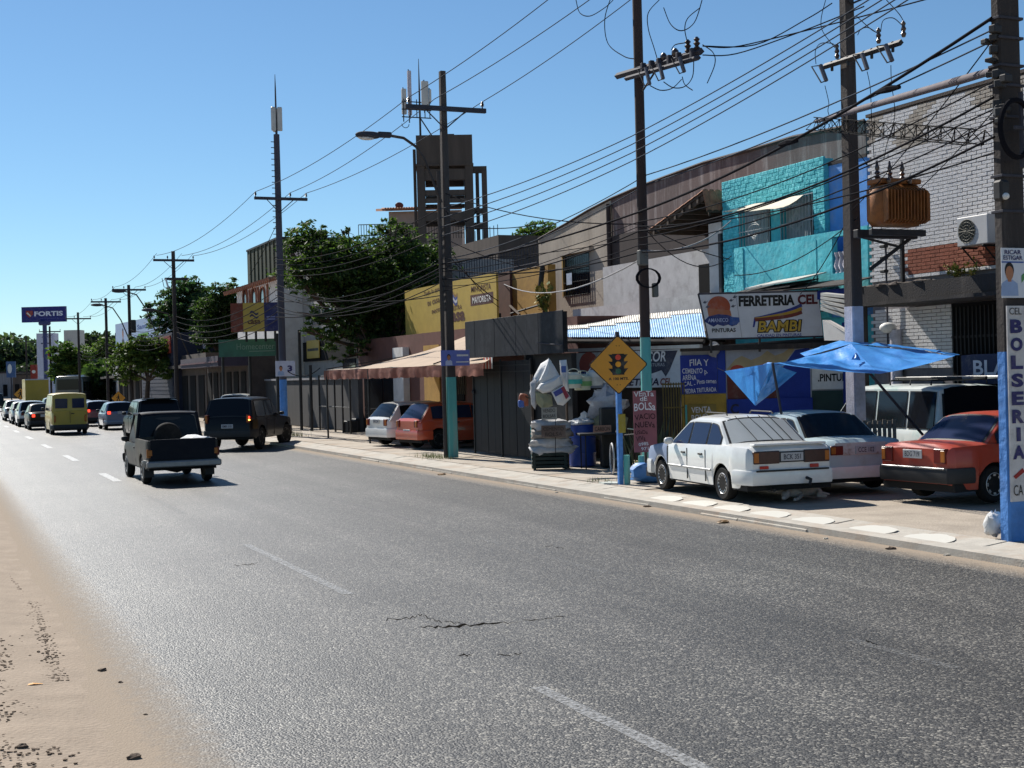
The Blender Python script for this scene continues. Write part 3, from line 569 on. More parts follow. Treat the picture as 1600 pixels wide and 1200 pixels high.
# ---- parked under the awning
HB = lambda **k: {**HATCH(), **k}
car('parked_car', 'small white hatchback parked nose in under the tan awning', 'car', 15.2, 42.35, 80, HB(bumper=P_WHITE, bz=(.3, .6), tail=(.7, .97, .68, .9), H=1.42, pz=.82), P_WHITE, 'cars parked under the awning', z=PZ, style='dark', text_plate='BHK 204')
car('parked_car', 'small orange red hatchback parked under the awning behind the pole', 'car', 15.35, 39.75, 80, HB(bumper=P_ORANGE, bz=(.3, .6), tail=(.7, .97, .68, .9), H=1.42, pz=.55, W=1.55), P_ORANGE, 'cars parked under the awning', z=PZ, style='dark', text_plate='AAT 960', glass=M_GLASSB)
# ---- on the road
t, body = car('black_suv', 'black sport utility vehicle turning off the road beside the pavement', 'car', 10.5, 47.9, 32, SUV(bumper=M_BLACKP, tail=(.86, 1.0, .95, 1.25), pz=.85), P_BLACK, 'vehicles on the road', style='dark', text_plate='BMR 518', turn=-.25)
MB().bev((.8, -2.29, 1.15), (.06, .02, .07), .01).part('brake_light', M_LIT, t, w=False); MB().bev((.8, -2.29, 1.06), (.06, .02, .05), .01).part('indicator_light', mat('lit_amber', (.6, .3, .05), .3, var=0, emit=(1, .5, .1), estr=3), t, w=False)
t, body = car('black_wagon', 'black estate car with a rear spoiler driving ahead of the pickup', 'car', 8.2, 55.5, 0, {**SUV(), 'H': 1.76}, P_BLACK, 'vehicles on the road', style='dark')
MB().bev((0, -2.0, 1.78), (1.3, .35, .05), .02).part('roof_spoiler', P_BLACK, t, w=False)
car('hatchback_car', 'grey blue hatchback waiting with its brake lamp lit ahead of the black estate', 'car', 9.15, 74, 0, HB(bumper=P_GREY, L=3.7, tail=(.7, .98, .8, .98), W=1.7), P_GREY, 'vehicles on the road', far=True, lit=True, rear_glass=M_GLASS)
car('saloon_car', 'dark red car with a pale roof just left of the grey blue hatchback', 'car', 8.9, 81.5, 0, HB(tail=(.7, .98, .8, .98)), paint('darkred', (.2, .02, .02)), 'vehicles on the road', far=True, lit=True, roofpaint=P_SILV)
car('saloon_car', 'white car half hidden behind the mustard van', 'car', 8.6, 88, 0, HB(), P_WHITE, 'vehicles on the road', far=True)
YV = sp(4.5, 1.74, 2.0, 1.15, [(-2.25, 1.12), (-2.22, 1.15), (1.55, 1.13), (1.95, 1.0), (2.25, .78)], (-2.23, -2.1, 1.0, 2.0), (-1.25, 1.45), [(.95, 1.6), (.0, .85), (-1.0, -.05), (-2.0, -1.1)], r=.3, wroof=.86, tail=(.9, 1.0, .62, .95), bz=(.26, .5), rw=(.12, .8, .94), noseal=1)
t, body = car('mustard_van', 'mustard yellow van seen from behind waiting in the middle lane', 'van', 6.2, 70.2, 0, YV, P_YEL, 'vehicles on the road', rear_glass=P_YEL, plate=False)
for sd in (-1, 1): MB().bev((sd*.39, -2.215, 1.52), (.56, .05, .46), .06).part('rear_door_window', M_GLASSB, t, w=False)
MB().box(-.008, -2.262, .55, .008, -2.2, 1.15).part('door_seam', M_BLACKP, t, w=False); MB().bev((.12, -2.27, 1.02), (.16, .03, .04), .01).part('door_handle', M_BLACKP, t, w=False)
for lab, yy, p in (('dark car queued directly in front of the mustard van', 79, P_BLACK), ('silver car queued third ahead of the mustard van', 92, P_SILV), ('white silver car queued second ahead of the mustard van', 85.5, P_WHITE), ('pale silver saloon near the front of the queue behind the black pickup', 101, P_SILV)):
    car('queued_car', lab, 'car', 5.7 if yy < 83 else 5.55, yy, 0, {**SEDAN(), 'H': 1.42} if yy != 85.5 else HB(H=1.5), p, 'cars queued in the middle lane', far=True, lit=(yy == 79))
car('queued_car', 'silver car at the far front of the queue beside the crossing sign', 'car', 8.9, 112, 0, HB(), P_SILV, 'cars queued in the middle lane', far=True)
PK = sp(4.7, 1.66, 1.62, .93, [(-2.35, 1.0), (-2.33, 1.05), (-.42, 1.05), (-.4, .95), (.8, .93), (1.2, .92), (2.1, .86), (2.35, .7)], (-.40, -.28, .55, 1.12), (-1.35, 1.45), [(-.3, .85)], r=.335, sill=.38, bed=(-2.32, -.45, .62), bz=(.42, .6), tail=(.93, 1.0, .68, .86), wroof=.8, wid=[(-2.35, .97), (-2.2, 1.0), (1.5, 1), (2.1, .93), (2.35, .83)], nh=1, pz=.5, crown=.03)
car('black_pickup', 'black pickup truck far ahead at the left edge of the road', 'pickup', 5.8, 140, 0, {**PK, 'W': 1.8, 'H': 1.75}, P_BLACK, 'vehicles on the road', far=True, plate=False)
car('saloon_car', 'pale car at the left edge of the picture beyond the queue', 'car', 3.3, 137, 0, SEDAN(), P_SILV, 'vehicles on the road', far=True)
# ---- the old pickup in front, with an open cab one can see through
def pickup():
    s = dict(PK); P_DRT = mat('pickup_side_paint', (.055, .05, .045), .45, var=.3, scale=1.5, coat=0., spec=.12, dirt=(.17, .14, .09), dscale=1.8, damt=.6)
    T, body = car('old_pickup', 'dark old pickup truck with a spare tyre in its bed driving away', 'pickup', 5.42, 34.3, 0, s, P_DRT, 'vehicles on the road', style='steel', plate=False)
    for c in list(T.children):
        if c.name.split('.')[0] in ('cabin', 'rear_window', 'windshield', 'side_window'): bpy.data.objects.remove(c)
    m = P_NAVY; wb, wr, H = .79, .69, 1.66
    A = {}                                               # pillars: rear base, rear top, front top, front base
    for sd in (-1, 1):
        rb, rt, ft, fb = (sd*wb, -.40, .94), (sd*wr, -.28, H-.03), (sd*wr, .52, H-.03), (sd*.76, 1.1, .92)
        MB().tube([rb, rt], .045, 6).part('pillar', m, T, w=False); MB().tube([rt, ft], .035, 6).part('roof_rail', m, T, w=False); MB().tube([ft, fb], .032, 6).part('pillar', m, T, w=False)
        MB().add([(sd*(wb+.005), -.36, .95), (sd*.765, 1.02, .95), (sd*(wr+.005), .5, H-.06), (sd*(wr+.005), -.24, H-.06)], [(0, 1, 2, 3)]).part('side_window', M_SEE, T, w=False)
    rows = []
    for yy, zz in ((-.32, H-.05), (-.28, H), (-.1, H+.025), (.35, H+.02), (.52, H-.01), (.56, H-.05)): rows.append([(wr*u*1.03, yy, zz-.03*abs(u)**4) for u in np.linspace(-1, 1, 9)])
    MB().grid(rows).part('roof', m, T, smooth=60, w=False)
    MB().add([(-.77, -.415, .97), (.77, -.415, .97), (.67, -.305, H-.06), (-.67, -.305, H-.06)], [(0, 1, 2, 3)]).part('rear_window', M_SEE, T, w=False)
    MB().add([(-.74, 1.09, .96), (.74, 1.09, .96), (.66, .545, H-.06), (-.66, .545, H-.06)], [(0, 1, 2, 3)]).part('windshield', M_SEE, T, w=False)
    MB().bev((0, -.28, 1.08), (1.2, .14, .5), .05).part('seat_back', mat('cab_seat', (.05, .05, .055), .8), T, w=False)
    MB().box(-.72, -.36, .6, .72, 1.0, .92).part('cab_floor', M_UNDER, T, w=False); MB().bev((0, .92, .98), (1.35, .25, .14), .04).part('dashboard', M_BLACKP, T, w=False)
    MB().box(-.75, -2.385, .60, .75, -2.335, 1.075).part('tailgate', P_NAVY, T, w=False)
    for sd in (-1, 1): MB().bev((sd*.795, -2.35, .76), (.09, .05, .2), .01).part('tail_lamp_lens', M_AMBER if sd < 0 else M_TAIL, T, w=False)
    MB().bev((0, -2.46, .5), (1.72, .12, .15), .03).part('rear_bumper', mat('worn_chrome', (.3, .29, .28), .45, .6, var=.3, scale=4, dirt=(.12, .08, .05), dscale=4, damt=.7), T, w=False)
    MB().tube([(-.35, -1.35, .36), (.0, -1.35, .34), (.35, -1.35, .36)], [.05, .12, .05], 10).part('rear_axle', M_UNDER, T, w=False)
    MB().tube([(.5, -2.0, .38), (.5, -2.3, .36)], .03, 8).part('exhaust', M_UNDER, T, w=False)
    for sd in (-1, 1):                                   # mud flaps
        MB().box(sd*.6, -1.80, .17, sd*.82, -1.785, .5).part('mud_flap', M_BLACKP, T, w=False)
    W_ = MB()
    b = MB()
    tm, rm = wheel_mesh(.335, .19, 'steel'); o = bpy.data.objects.new('spare_tyre', tm); COL.objects.link(o); o.location = (5.42-.08, 34.3-.66, .62+.335+.13); o.rotation_euler = (0, .0, math.pi/2-.0); put(o, 'spare tyre standing in the bed of the old pickup', 'tyre')
    MB().bev((5.42, 34.3-.7, .72), (.9, .5, .2), .02).solo('toolbox', M_BLACKP, 'dark box under the spare tyre in the pickup bed', 'box')
    MB().blob((5.42+.45, 34.3-1.5, .9), (.33, .5, .2), 12, 8, .2, 4, .7, seed=3).solo('white_tarp', pm('#cfd0d2'), 'crumpled white sheet lying in the pickup bed', 'sheet', smooth=60)
M_SEE = bpy.data.materials.new('clear_car_glass'); M_SEE.use_nodes = True
def _see():
    nt = M_SEE.node_tree; N = nt.nodes; L = nt.links; b = N['Principled BSDF']; b.inputs['Base Color'].default_value = (.01, .012, .015, 1); b.inputs['Roughness'].default_value = .05
    t = N.new('ShaderNodeBsdfTransparent'); t.inputs[0].default_value = (.62, .66, .7, 1); mx = N.new('ShaderNodeMixShader'); mx.inputs[0].default_value = .3; L.new(t.outputs[0], mx.inputs[1]); L.new(b.outputs[0], mx.inputs[2]); L.new(mx.outputs[0], N['Material Output'].inputs[0])
_see()
pickup()
# ---- bus and box truck far ahead
t = thing('city_bus', 'dark city bus seen from behind beyond the queue of cars', 'bus', (13.4, 138, .1), -math.radians(14), 'vehicles on the road')
rows = []
for yy, k in ((-5.5, .93), (-5.4, 1), (5.4, 1), (5.5, .94)): rows.append([(1.25*k*a, yy, .4+2.75*b_*(1 if k == 1 else .985)) for a, b_ in ((.98, 0), (1, .1), (1, .85), (.93, .97), (.8, 1), (-.8, 1), (-.93, .97), (-1, .85), (-1, .1), (-.98, 0))])
b = MB().grid(rows); b.f += [tuple(range(10))[::-1], tuple(30+i for i in range(10))]; b.m += [0, 0]; b.part('body', paint('busbody', (.06, .065, .075)), t, smooth=35, w=False)
MB().bev((0, -5.5, 2.35), (2.1, .06, 1.0), .08).part('rear_window', M_GLASS, t, w=False); MB().bev((0, -5.5, .75), (2.3, .1, .35), .04).part('bumper', P_SILV, t, w=False); MB().bev((0, 0, 3.2), (1.6, 3, .12), .04).part('roof_hatch', P_SILV, t, w=False)
for sd in (-1, 1):
    for k in range(6): MB().bev((sd*1.25, -4.4+k*1.7, 2.15), (.04, 1.5, .9), .03).part('side_window', M_GLASS, t, w=False)
    for yy in (-3, 3): wheel(t, sd*1.1, yy, .48, .28, 'steel')
t = thing('box_truck', 'mustard box truck standing beyond the mustard van', 'truck', (10.2, 150, 0), 0, 'vehicles on the road')
MB().bev((0, -1, 1.95), (2.3, 5, 2.3), .04).part('cargo_box', P_YEL, t, w=False); MB().bev((0, -3.49, 3.06), (2.34, .06, .12), .01).part('box_frame', P_SILV, t, w=False); MB().bev((0, 2.5, 1.3), (2.0, 1.7, 1.7), .2).part('cab', P_WHITE, t, w=False); MB().box(-.9, -3.4, .5, .9, 3, .8).part('chassis', M_UNDER, t, w=False)
for sd in (-1, 1):
    for yy in (-2.3, 2.4): wheel(t, sd*.95, yy, .42, .25, 'steel')
# ================================================================ POLES, LINES, SIGNS
M_POLE = mat('dark_pole_concrete', (.04, .033, .031), .9, var=.25, scale=2, bump=.3, bscale=20, streak=True, dirt=(.2, .17, .15), dscale=2, damt=.5)
M_POLEG = mat('grey_pole_concrete', (.06, .05, .046), .9, var=.25, scale=2, bump=.3, bscale=20, streak=True, dirt=(.14, .12, .11), dscale=2, damt=.5)
M_TEALP = mat('teal_pole_paint', (.10, .38, .36), .75, var=.2, scale=3, bump=.3, streak=True, dirt=(.3, .26, .22), dscale=3, damt=.8)
M_BLUEP = mat('blue_pole_paint', (.07, .22, .55), .75, var=.25, scale=4, bump=.8, bscale=9, dirt=(.16, .3, .6), dscale=3, damt=.5)
M_LILAC = mat('lilac_whitewash', (.5, .49, .56), .85, var=.2, scale=5, bump=.5, dirt=(.25, .23, .24), dscale=3, damt=.7)
M_STEEL = mat('galvanised', (.055, .055, .068), .75, .0, spec=.15, var=.25, scale=5); M_DSTEEL = mat('dark_steel', (.04, .038, .038), .6, .3, var=.3, scale=5)
M_INS = mat('brown_insulator', (.05, .03, .025), .3, var=.2, coat=.5); M_INSW = mat('pale_insulator', (.55, .6, .62), .25, var=.1, coat=.5)
M_WIRE = mat('wire_black', (.012, .012, .016), .9, var=.1, spec=.05); M_ALU = mat('wire_aluminium', (.035, .045, .065), .8, var=.1, spec=.1); M_TWIST = mat('wire_pale', (.3, .3, .31), .8, var=.2, spec=.1)
def pin(T, p, h=.2, m=None):
    x, y, z = p; MB().lathe([(.018, 0), (.018, h*.3), (.06, h*.35), (.03, h*.5), (.055, h*.58), (.03, h*.72), (.045, h*.8), (.015, h)], 9, (x, y, z)).part('insulator', m or M_INS, T, smooth=40)
def fuse(T, p, s=1., side=-1):                         # drop-out fuse hung aslant from an arm
    x, y, z = p; a = MB().tube([(x, y, z), (x+.1*s*side, y-.05, z-.42*s)], .045*s, 7); a.part('fuse_body', M_INSW if side > 0 else M_STEEL, T, smooth=40)
    MB().tube([(x-.18*s*side, y-.05, z+.02), (x-.1*s*side, y-.08, z-.4*s), (x+.1*s*side, y-.05, z-.44*s)], .016*s, 5).part('fuse_tube', M_DSTEEL, T)
def arm(T, x, y, z, x0, x1, pins=(), m=None, t=.1, brace=True):
    MB().bev((x+(x0+x1)/2, y-.16, z), (x1-x0, t, t*1.15), .01).part('crossarm', m or M_STEEL, T)
    if brace:
        for k in (-1, 1):
            e = (x0 if k < 0 else x1)*.5; MB().tube([(x, y-.13, z-.55), (x+e, y-.16, z-.04)], .018, 5).part('brace', M_STEEL, T)
    for q in pins: pin(T, (x+q, y-.16, z+t*.55))
def shaft(T, x, y, z0, z1, r0, r1, m, n=12, sq=None, lean=0., nm='shaft'):
    if sq: 
        b = MB(); w0, d0 = sq; k = r1/r0; c = .025
        def ring(w_, d_, z): return [(x-w_+c, y-d_, z), (x+w_-c, y-d_, z), (x+w_, y-d_+c, z), (x+w_, y+d_-c, z), (x+w_-c, y+d_, z), (x-w_+c, y+d_, z), (x-w_, y+d_-c, z), (x-w_, y-d_+c, z)]
        R_ = [ring(w0*(1+(k-1)*t), d0*(1+(k-1)*t), z0+(z1-z0)*t) for t in np.linspace(0, 1, 8)]; vs = [p for r_ in R_ for p in r_]
        b.add(vs, [(i*8+j, i*8+(j+1) % 8, (i+1)*8+(j+1) % 8, (i+1)*8+j) for i in range(7) for j in range(8)]+[tuple(range(8))[::-1], tuple(range(56, 64))]); return b.part(nm, m, T)
    return MB().tube([(x, y, z0), (x, y, (z0+z1)/2), (x, y, z1)], [r0, (r0+r1)/2, r1], n).part(nm, m, T, smooth=50)
P4 = (13.15, 34.6); P3 = (14.0, 25.1); P2 = (16.7, 21.55); P1 = (G(1578, 846, .12)[0]+.2, G(1578, 846, .12)[1]+.09); P5 = (13.0, 53.0); P6 = (13.0, 78.2); P7 = (13.0, 97); P8 = (13.0, 110.4); P9 = (13.0, 132); P10 = (12.5, 158); P11 = (12.0, 190)
# P1: wide flat-sided pole at the right edge, blue below
T = thing('utility_pole', 'thick flat-sided pole painted blue below with a vertical lettered board, at the right edge', 'pole', (*P1, PZ), group='utility poles')
shaft(T, *P1, PZ-.1, 2.52, .2, .193, M_BLUEP, sq=(.2, .09), nm='painted_base'); shaft(T, *P1, 2.52, 8.6, .193, .17, M_POLE, sq=(.193, .087))
bd = Board((P1[0]-.185, P1[1]-.115), (P1[0]+.2, P1[1]-.115), .62, 3.1); bd.panel('letter_board', mat('chalky_white', (.55, .53, .52), .8, var=.2, scale=4, dirt=(.3, .27, .25), dscale=3, damt=.7), T, .02)
MN = pm('#231f5c', 'navy_paint'); MK = pm('#15130f', 'black_paint'); MR_ = pm('#8f1f1a', 'red_paint'); MWT = pm('#d8d8d4', 'white_paint')
bd.text('CEL', T, .08, .955, .6, .99, MK); 
for i, ch in enumerate('BOLSERIA'): bd.text(ch, T, .1 if ch != 'I' else .27, .86-i*.092-.0, .62 if ch != 'I' else .45, .86-i*.092+.07, MN, bold=.05)
bd.poly('red_mark', [(.1, .13), (.5, .17), (.6, .15), (.2, .115)], MR_, T); bd.text('CA', T, .1, .03, .5, .085, MK)
pb = Board((P1[0]-.27, P1[1]-.125), (P1[0]+.25, P1[1]-.125), 3.2, 3.83)
pt = thing('campaign_poster', 'white campaign poster with a man in a shirt taped to the blue pole', 'poster', pb.at(.5, 0)); pb.panel('sheet', mat('poster_white', (.6, .62, .66), .6, var=.05), pt, .008)
def bust(bd_, par, cx, cy, s, skin='#a9714f', hair='#1a1411', shirt='#8fa3c4', asp=1.):
    asp = bd_.H/bd_.W
    bd_.poly('portrait_shirt', [(cx-.24*s*asp, cy-.38*s), (cx-.22*s*asp, cy-.12*s), (cx-.08*s*asp, cy-.04*s), (cx+.08*s*asp, cy-.04*s), (cx+.22*s*asp, cy-.12*s), (cx+.24*s*asp, cy-.38*s)], pm(shirt), par, .003)
    bd_.poly('portrait_hair', ellipse(cx, cy+.16*s, .125*s*asp, .17*s), pm(hair), par, .004); bd_.poly('portrait_face', ellipse(cx, cy+.1*s, .105*s*asp, .15*s), pm(skin), par, .005); bd_.poly('portrait_neck', [(cx-.05*s*asp, cy-.08*s), (cx+.05*s*asp, cy-.08*s), (cx+.05*s*asp, cy+.02*s), (cx-.05*s*asp, cy+.02*s)], pm(skin), par, .0045)
bust(pb, pt, .24, .4, .95, asp=.9); pb.text('RICAR', pt, .1, .87, .62, .96, MN, off=.006, bold=.02); pb.text('ESTIGAR', pt, .06, .76, .66, .85, MN, off=.006, bold=.02); pb.poly('blue_rule', [(.0, .7), (.7, .7), (.7, .73), (.0, .73)], pm('#3a5a9c'), pt, .004); pb.poly('green_mark', [(.62, .3), (.8, .45), (.8, .55), (.62, .45)], pm('#4c8a4a'), pt, .004)
# fittings on P1
for z in (4.3, 4.75, 5.5, 5.9, 6.15, 6.5, 6.75): MB().bev((P1[0], P1[1], z), (.41, .21, .035), .005).part('band', M_STEEL, T)
for i in range(16):
    z = 5.4+random.uniform(0, 1.5); MB().bev((P1[0]-.2-random.uniform(0, .08), P1[1]-random.uniform(-.1, .25), z), (random.uniform(.08, .18), .1, random.uniform(.05, .12)), .012, random.uniform(0, 1)).part('cable_clamp', M_DSTEEL, T)
MB().bev((P1[0]-.24, P1[1]-.12, 4.55), (.16, .16, .26), .03).part('junction_box', M_DSTEEL, T); MB().blob((P1[0]-.25, P1[1]-.2, 4.47), (.05, .05, .045), 9, 6, .0).part('lamp_sensor', MWT, T, smooth=60)
MB().bev((P1[0]-.02, P1[1]-.26, 5.3), (.05, .05, .95), .008).part('bracket', M_STEEL, T); MB().bev((P1[0]+.08, P1[1]-.29, 5.32), (.5, .04, .05), .008).part('bracket', M_STEEL, T)
c = MB(); 
for k in range(7):
    rr = .34+.018*(k % 3); c.tube([(P1[0]-.16+rr*.75*math.cos(t), P1[1]-.34+k*.006, 5.3+rr*1.0*math.sin(t)) for t in np.linspace(0, 2*math.pi, 25)], .013, 5)
c.solo('cable_coil', M_WIRE, 'coil of black cable hanging on the thick blue pole', 'cable coil', smooth=60)
MB().blob((12.55, 13.45, PZ+.16), (.12, .11, .16), 16, 12, .13, 6, .9, seed=11).solo('white_bag', pm('#c9c8c6'), 'crumpled white plastic bag at the foot of the blue pole', 'bag', smooth=50)
# P2: transformer pole
T2 = thing('utility_pole', 'tall dark pole behind the blue tarp carrying the rusty transformer', 'pole', (*P2, PZ), group='utility poles')
shaft(T2, *P2, 3.55, 9.9, .165, .13, M_POLEG, sq=(.13, .145)); shaft(T2, *P2, PZ, 3.55, .175, .166, M_LILAC, sq=(.14, .155), nm='painted_base')
z = ZX(1330, 95, P2[0]); a0 = np.array([P2[0]-.75, P2[1]+.25]); 
A2 = lambda px, py, dx=0.: V3(PX(px, py, P2[0]-.2+dx))
MB().tube([A2(1288, 104), A2(1408, 66)], .06, 4).part('crossarm', M_DSTEEL, T2)
def hang(T, p, q, X, sc_=1.):
    a, b = np.array(PX(*p, X)), np.array(PX(*q, X)); MB().tube([a, b], .045*sc_, 7).part('fuse_body', mat('fuse_grey', (.11, .11, .13), .6, var=.2), T, smooth=40)
    l = np.array(PX(p[0]-14*sc_, p[1]+2, X-.05)); m_ = np.array(PX(q[0]-8*sc_, q[1]+3, X-.05)); MB().tube([a, l, m_, b], .015*sc_, 5).part('fuse_tube', M_DSTEEL, T)
for p, q in (((1282, 102), (1291, 126)), ((1347, 84), (1355, 108)), ((1384, 70), (1394, 95))): hang(T2, p, q, P2[0]-.32)
for px, py in ((1308, 92), (1373, 68), (1412, 58)): MB().lathe([(.03, 0), (.05, .06), (.028, .1), (.05, .15), (.028, .2), (.045, .25), (.012, .3)], 8, A2(px, py)).part('arrester', M_INS, T2, smooth=40)
for px in (1300, 1325, 1350, 1362, 1395): MB().bev(A2(px, 104-(px-1288)*.317+3), (.05, .05, .2), .01).part('arm_bolt', M_DSTEEL, T2)
for x in (.5, .8): MB().tube([(P2[0], P2[1]-.16, z+1.1), (P2[0]+x*(1 if x > .6 else -1), P2[1]-.18, z+1.45)], .02, 5).part('brace', M_DSTEEL, T2)
# transformer
zt = 5.0; cx, cy = P2[0]+.55, P2[1]-.62
MB().bev((P2[0]+.42, P2[1]-.5, zt-.08), (1.45, .14, .16), .01).part('platform_beam', M_DSTEEL, T2); MB().bev((P2[0]+.42, P2[1]-.85, zt-.08), (1.3, .1, .12), .01).part('platform_beam', M_DSTEEL, T2)
MB().tube([(P2[0]+.1, P2[1]-.4, zt-.75), (P2[0]+1.0, P2[1]-.5, zt-.15)], .04, 5).part('platform_brace', M_DSTEEL, T2)
M_RUST = mat('rusty_orange_steel', (.31, .115, .03), .5, .1, var=.3, scale=5, bump=.2, dirt=(.1, .04, .02), dscale=3, damt=.8)
TR = thing('transformer', 'rusty orange oil transformer with cooling fins mounted on the dark pole', 'transformer', (cx, cy, zt))
MB().bev((cx, cy, zt+.46), (1.12, .5, .8), .14).part('tank', M_RUST, TR, smooth=50); MB().bev((cx, cy, zt+.92), (.98, .44, .1), .02).part('lid', M_RUST, TR)
for i in range(13):
    x = cx-.47+i*.078; rw = [(x, cy-.24, zt+.1), (x, cy-.38, zt+.16), (x, cy-.39, zt+.72), (x, cy-.24, zt+.8)]
    MB().ext(rw, (.022, 0, 0)).part('cooling_fin', M_RUST, TR)
for i in range(8): y_ = cy-.22+i*.06; MB().ext([(cx+.54, y_, zt+.1), (cx+.68, y_, zt+.18), (cx+.68, y_, zt+.7), (cx+.54, y_, zt+.8)], (0, .02, 0)).part('cooling_fin', M_RUST, TR)
MB().box(cx-.45, cy-.262, zt+.48, cx-.2, cy-.25, zt+.64).part('name_plate', M_STEEL, TR)
for x in (-.4, -.1, .2): MB().lathe([(.035, 0), (.06, .04), (.03, .08), (.06, .12), (.03, .16), (.05, .22), (.03, .28), (.015, .36)], 9, (cx+x, cy, zt+.97)).part('bushing', M_INS, TR, smooth=40)
for x in (-.35, .15): MB().lathe([(.03, 0), (.045, .05), (.02, .1), (.012, .16)], 8, (cx+x, cy-.27, zt+.86)).part('bushing', M_INS, TR, smooth=40)
# P3: dark pole with the fuse arm, teal below
T3 = thing('utility_pole', 'slim dark brown pole painted teal below with a fuse arm, behind the diamond sign', 'pole', (*P3, PZ), group='utility poles')
shaft(T3, *P3, 3.1, 11.6, .112, .1, mat('brown_pole', (.045, .028, .025), .8, var=.3, streak=True, scale=2), 10); shaft(T3, *P3, PZ, 3.1, .125, .113, M_TEALP, 10, nm='painted_base')
za = ZX(1003, 112, P3[0])
A3 = lambda px, py, dx=0.: V3(PX(px, py, P3[0]-.17+dx))
MB().tube([A3(964, 119), A3(1096, 80)], .07, 4).part('crossarm', M_STEEL, T3); MB().tube([A3(978, 123, -.14), A3(1092, 90, -.14)], .05, 4).part('crossarm', M_STEEL, T3)
for p, q in (((1009, 106), (1015, 132)), ((1030, 100), (1036, 123)), ((1062, 90), (1069, 112))): hang(T3, p, q, P3[0]-.38, .9)
for px, py in ((1037, 95), (1055, 88)): MB().lathe([(.05, 0), (.075, .04), (.075, .1), (.03, .16)], 8, A3(px, py)).part('cap_insulator', M_INS, T3, smooth=40)
for px, py in ((1075, 84), (1089, 80)): MB().lathe([(.03, 0), (.07, .06), (.035, .1), (.07, .15), (.035, .19), (.065, .23), (.02, .28)], 9, A3(px, py)).part('insulator', M_INS, T3, smooth=40)
for px in (1005, 1018, 1030, 1046, 1060, 1082): MB().bev(A3(px, 119-(px-964)*.295, -.08), (.1, .09, .22), .01).part('arm_clamp', M_STEEL, T3)
MB().tube([A3(1004, 142), A3(1026, 108)], .022, 5).part('brace', M_DSTEEL, T3)
ZP3 = 10.95; MB().bev((P3[0]+.0, P3[1]-.16, ZP3+.05), (2.6, .1, .12), .01).part('crossarm', M_STEEL, T3)
for x in (-1.0, -.05, .75):
    for sd in (-1, 1): MB().lathe([(.02, 0), (.075, .05), (.03, .07), (.075, .13), (.03, .15), (.075, .21), (.02, .28)], 9, (P3[0]+x, P3[1]-.16+(.1 if sd > 0 else -.38), ZP3-.02), axis=1).part('strain_insulator', M_INSW, T3, smooth=40)
MB().bev((P3[0]-.12, P3[1]-.18, 4.78), (.2, .16, .32), .02).part('meter_box', mat('dull_box', (.12, .12, .11), .7), T3); MB().bev((P3[0]+.2, P3[1]-.12, 4.1), (.12, .12, .3), .02).part('meter_box', MATS['dull_box'], T3)
for k in range(3): MB().tube([(P3[0]+.0+.25*math.cos(t)*(1+.1*k), P3[1]-.2, 4.35+.2*math.sin(t)) for t in np.linspace(0, 6.28, 16)], .014, 4).part('slack_cable', M_WIRE, T3)
# P4: pole with street lamp, teal below
T4 = thing('utility_pole', 'grey pole painted teal below with a poster, in front of the awning', 'pole', (*P4, PZ), group='utility poles')
shaft(T4, *P4, 2.35, 10.75, .2, .13, M_POLEG, sq=(.12, .14)); shaft(T4, *P4, PZ, 2.35, .2, .19, M_TEALP, sq=(.14, .16), nm='painted_base')
MB().tube([(P4[0]-.2, P4[1]-.05, PZ), (P4[0]-.2, P4[1]-.05, 8.0)], .06, 8).part('conduit', M_POLEG, T4, smooth=50)
z4 = ZX(688, 174, P4[0]); arm(T4, *P4, z4, -1.15, 1.2, (-1.05, 1.1), t=.11)
LZ = ZX(648, 270, P4[0])
pth = [(P4[0]-.15, P4[1]-.1, LZ-1.2), (P4[0]-.62, P4[1]-.1, LZ-.05), (P4[0]-.85, P4[1]-.1, LZ+.3), (P4[0]-1.2, P4[1]-.1, LZ+.52), (P4[0]-1.7, P4[1]-.1, LZ+.58)]
LA = thing('street_lamp', 'curved street lamp reaching over the road from the pole with the teal base', 'street lamp', (P4[0]-.15, P4[1]-.1, LZ-1.2)); MB().tube(pth, .04, 8).part('arm', M_POLEG, LA, smooth=50)
MB().bev((P4[0]-1.75, P4[1]-.1, LZ+.58), (.4, .16, .15), .03).part('gear_box', M_STEEL, LA); MB().blob((P4[0]-2.2, P4[1]-.1, LZ+.55), (.36, .16, .1), 14, 8, 0, sq=.8).part('lamp_head', M_STEEL, LA, smooth=60); MB().blob((P4[0]-2.25, P4[1]-.1, LZ+.5), (.26, .13, .09), 12, 7, 0).part('lens', M_CLEAR, LA, smooth=60)
q = Board((P4[0]-.34, P4[1]-.24), (P4[0]+.5, P4[1]-.24), ZX(695, 572, P4[0]), ZX(695, 548, P4[0])); pt = thing('campaign_poster', 'blue and white portrait poster tied to the teal based pole', 'poster', q.at(.5, 0)); q.panel('sheet', pm('#6673b8'), pt, .01); bust(q, pt, .27, .42, 1.0, shirt='#b9c0d8', asp=.75); q.poly('white_bar', [(.55, .6), (.95, .6), (.95, .72), (.55, .72)], MWT, pt); q.poly('white_bar', [(.52, .2), (.97, .2), (.97, .27), (.52, .27)], MWT, pt)
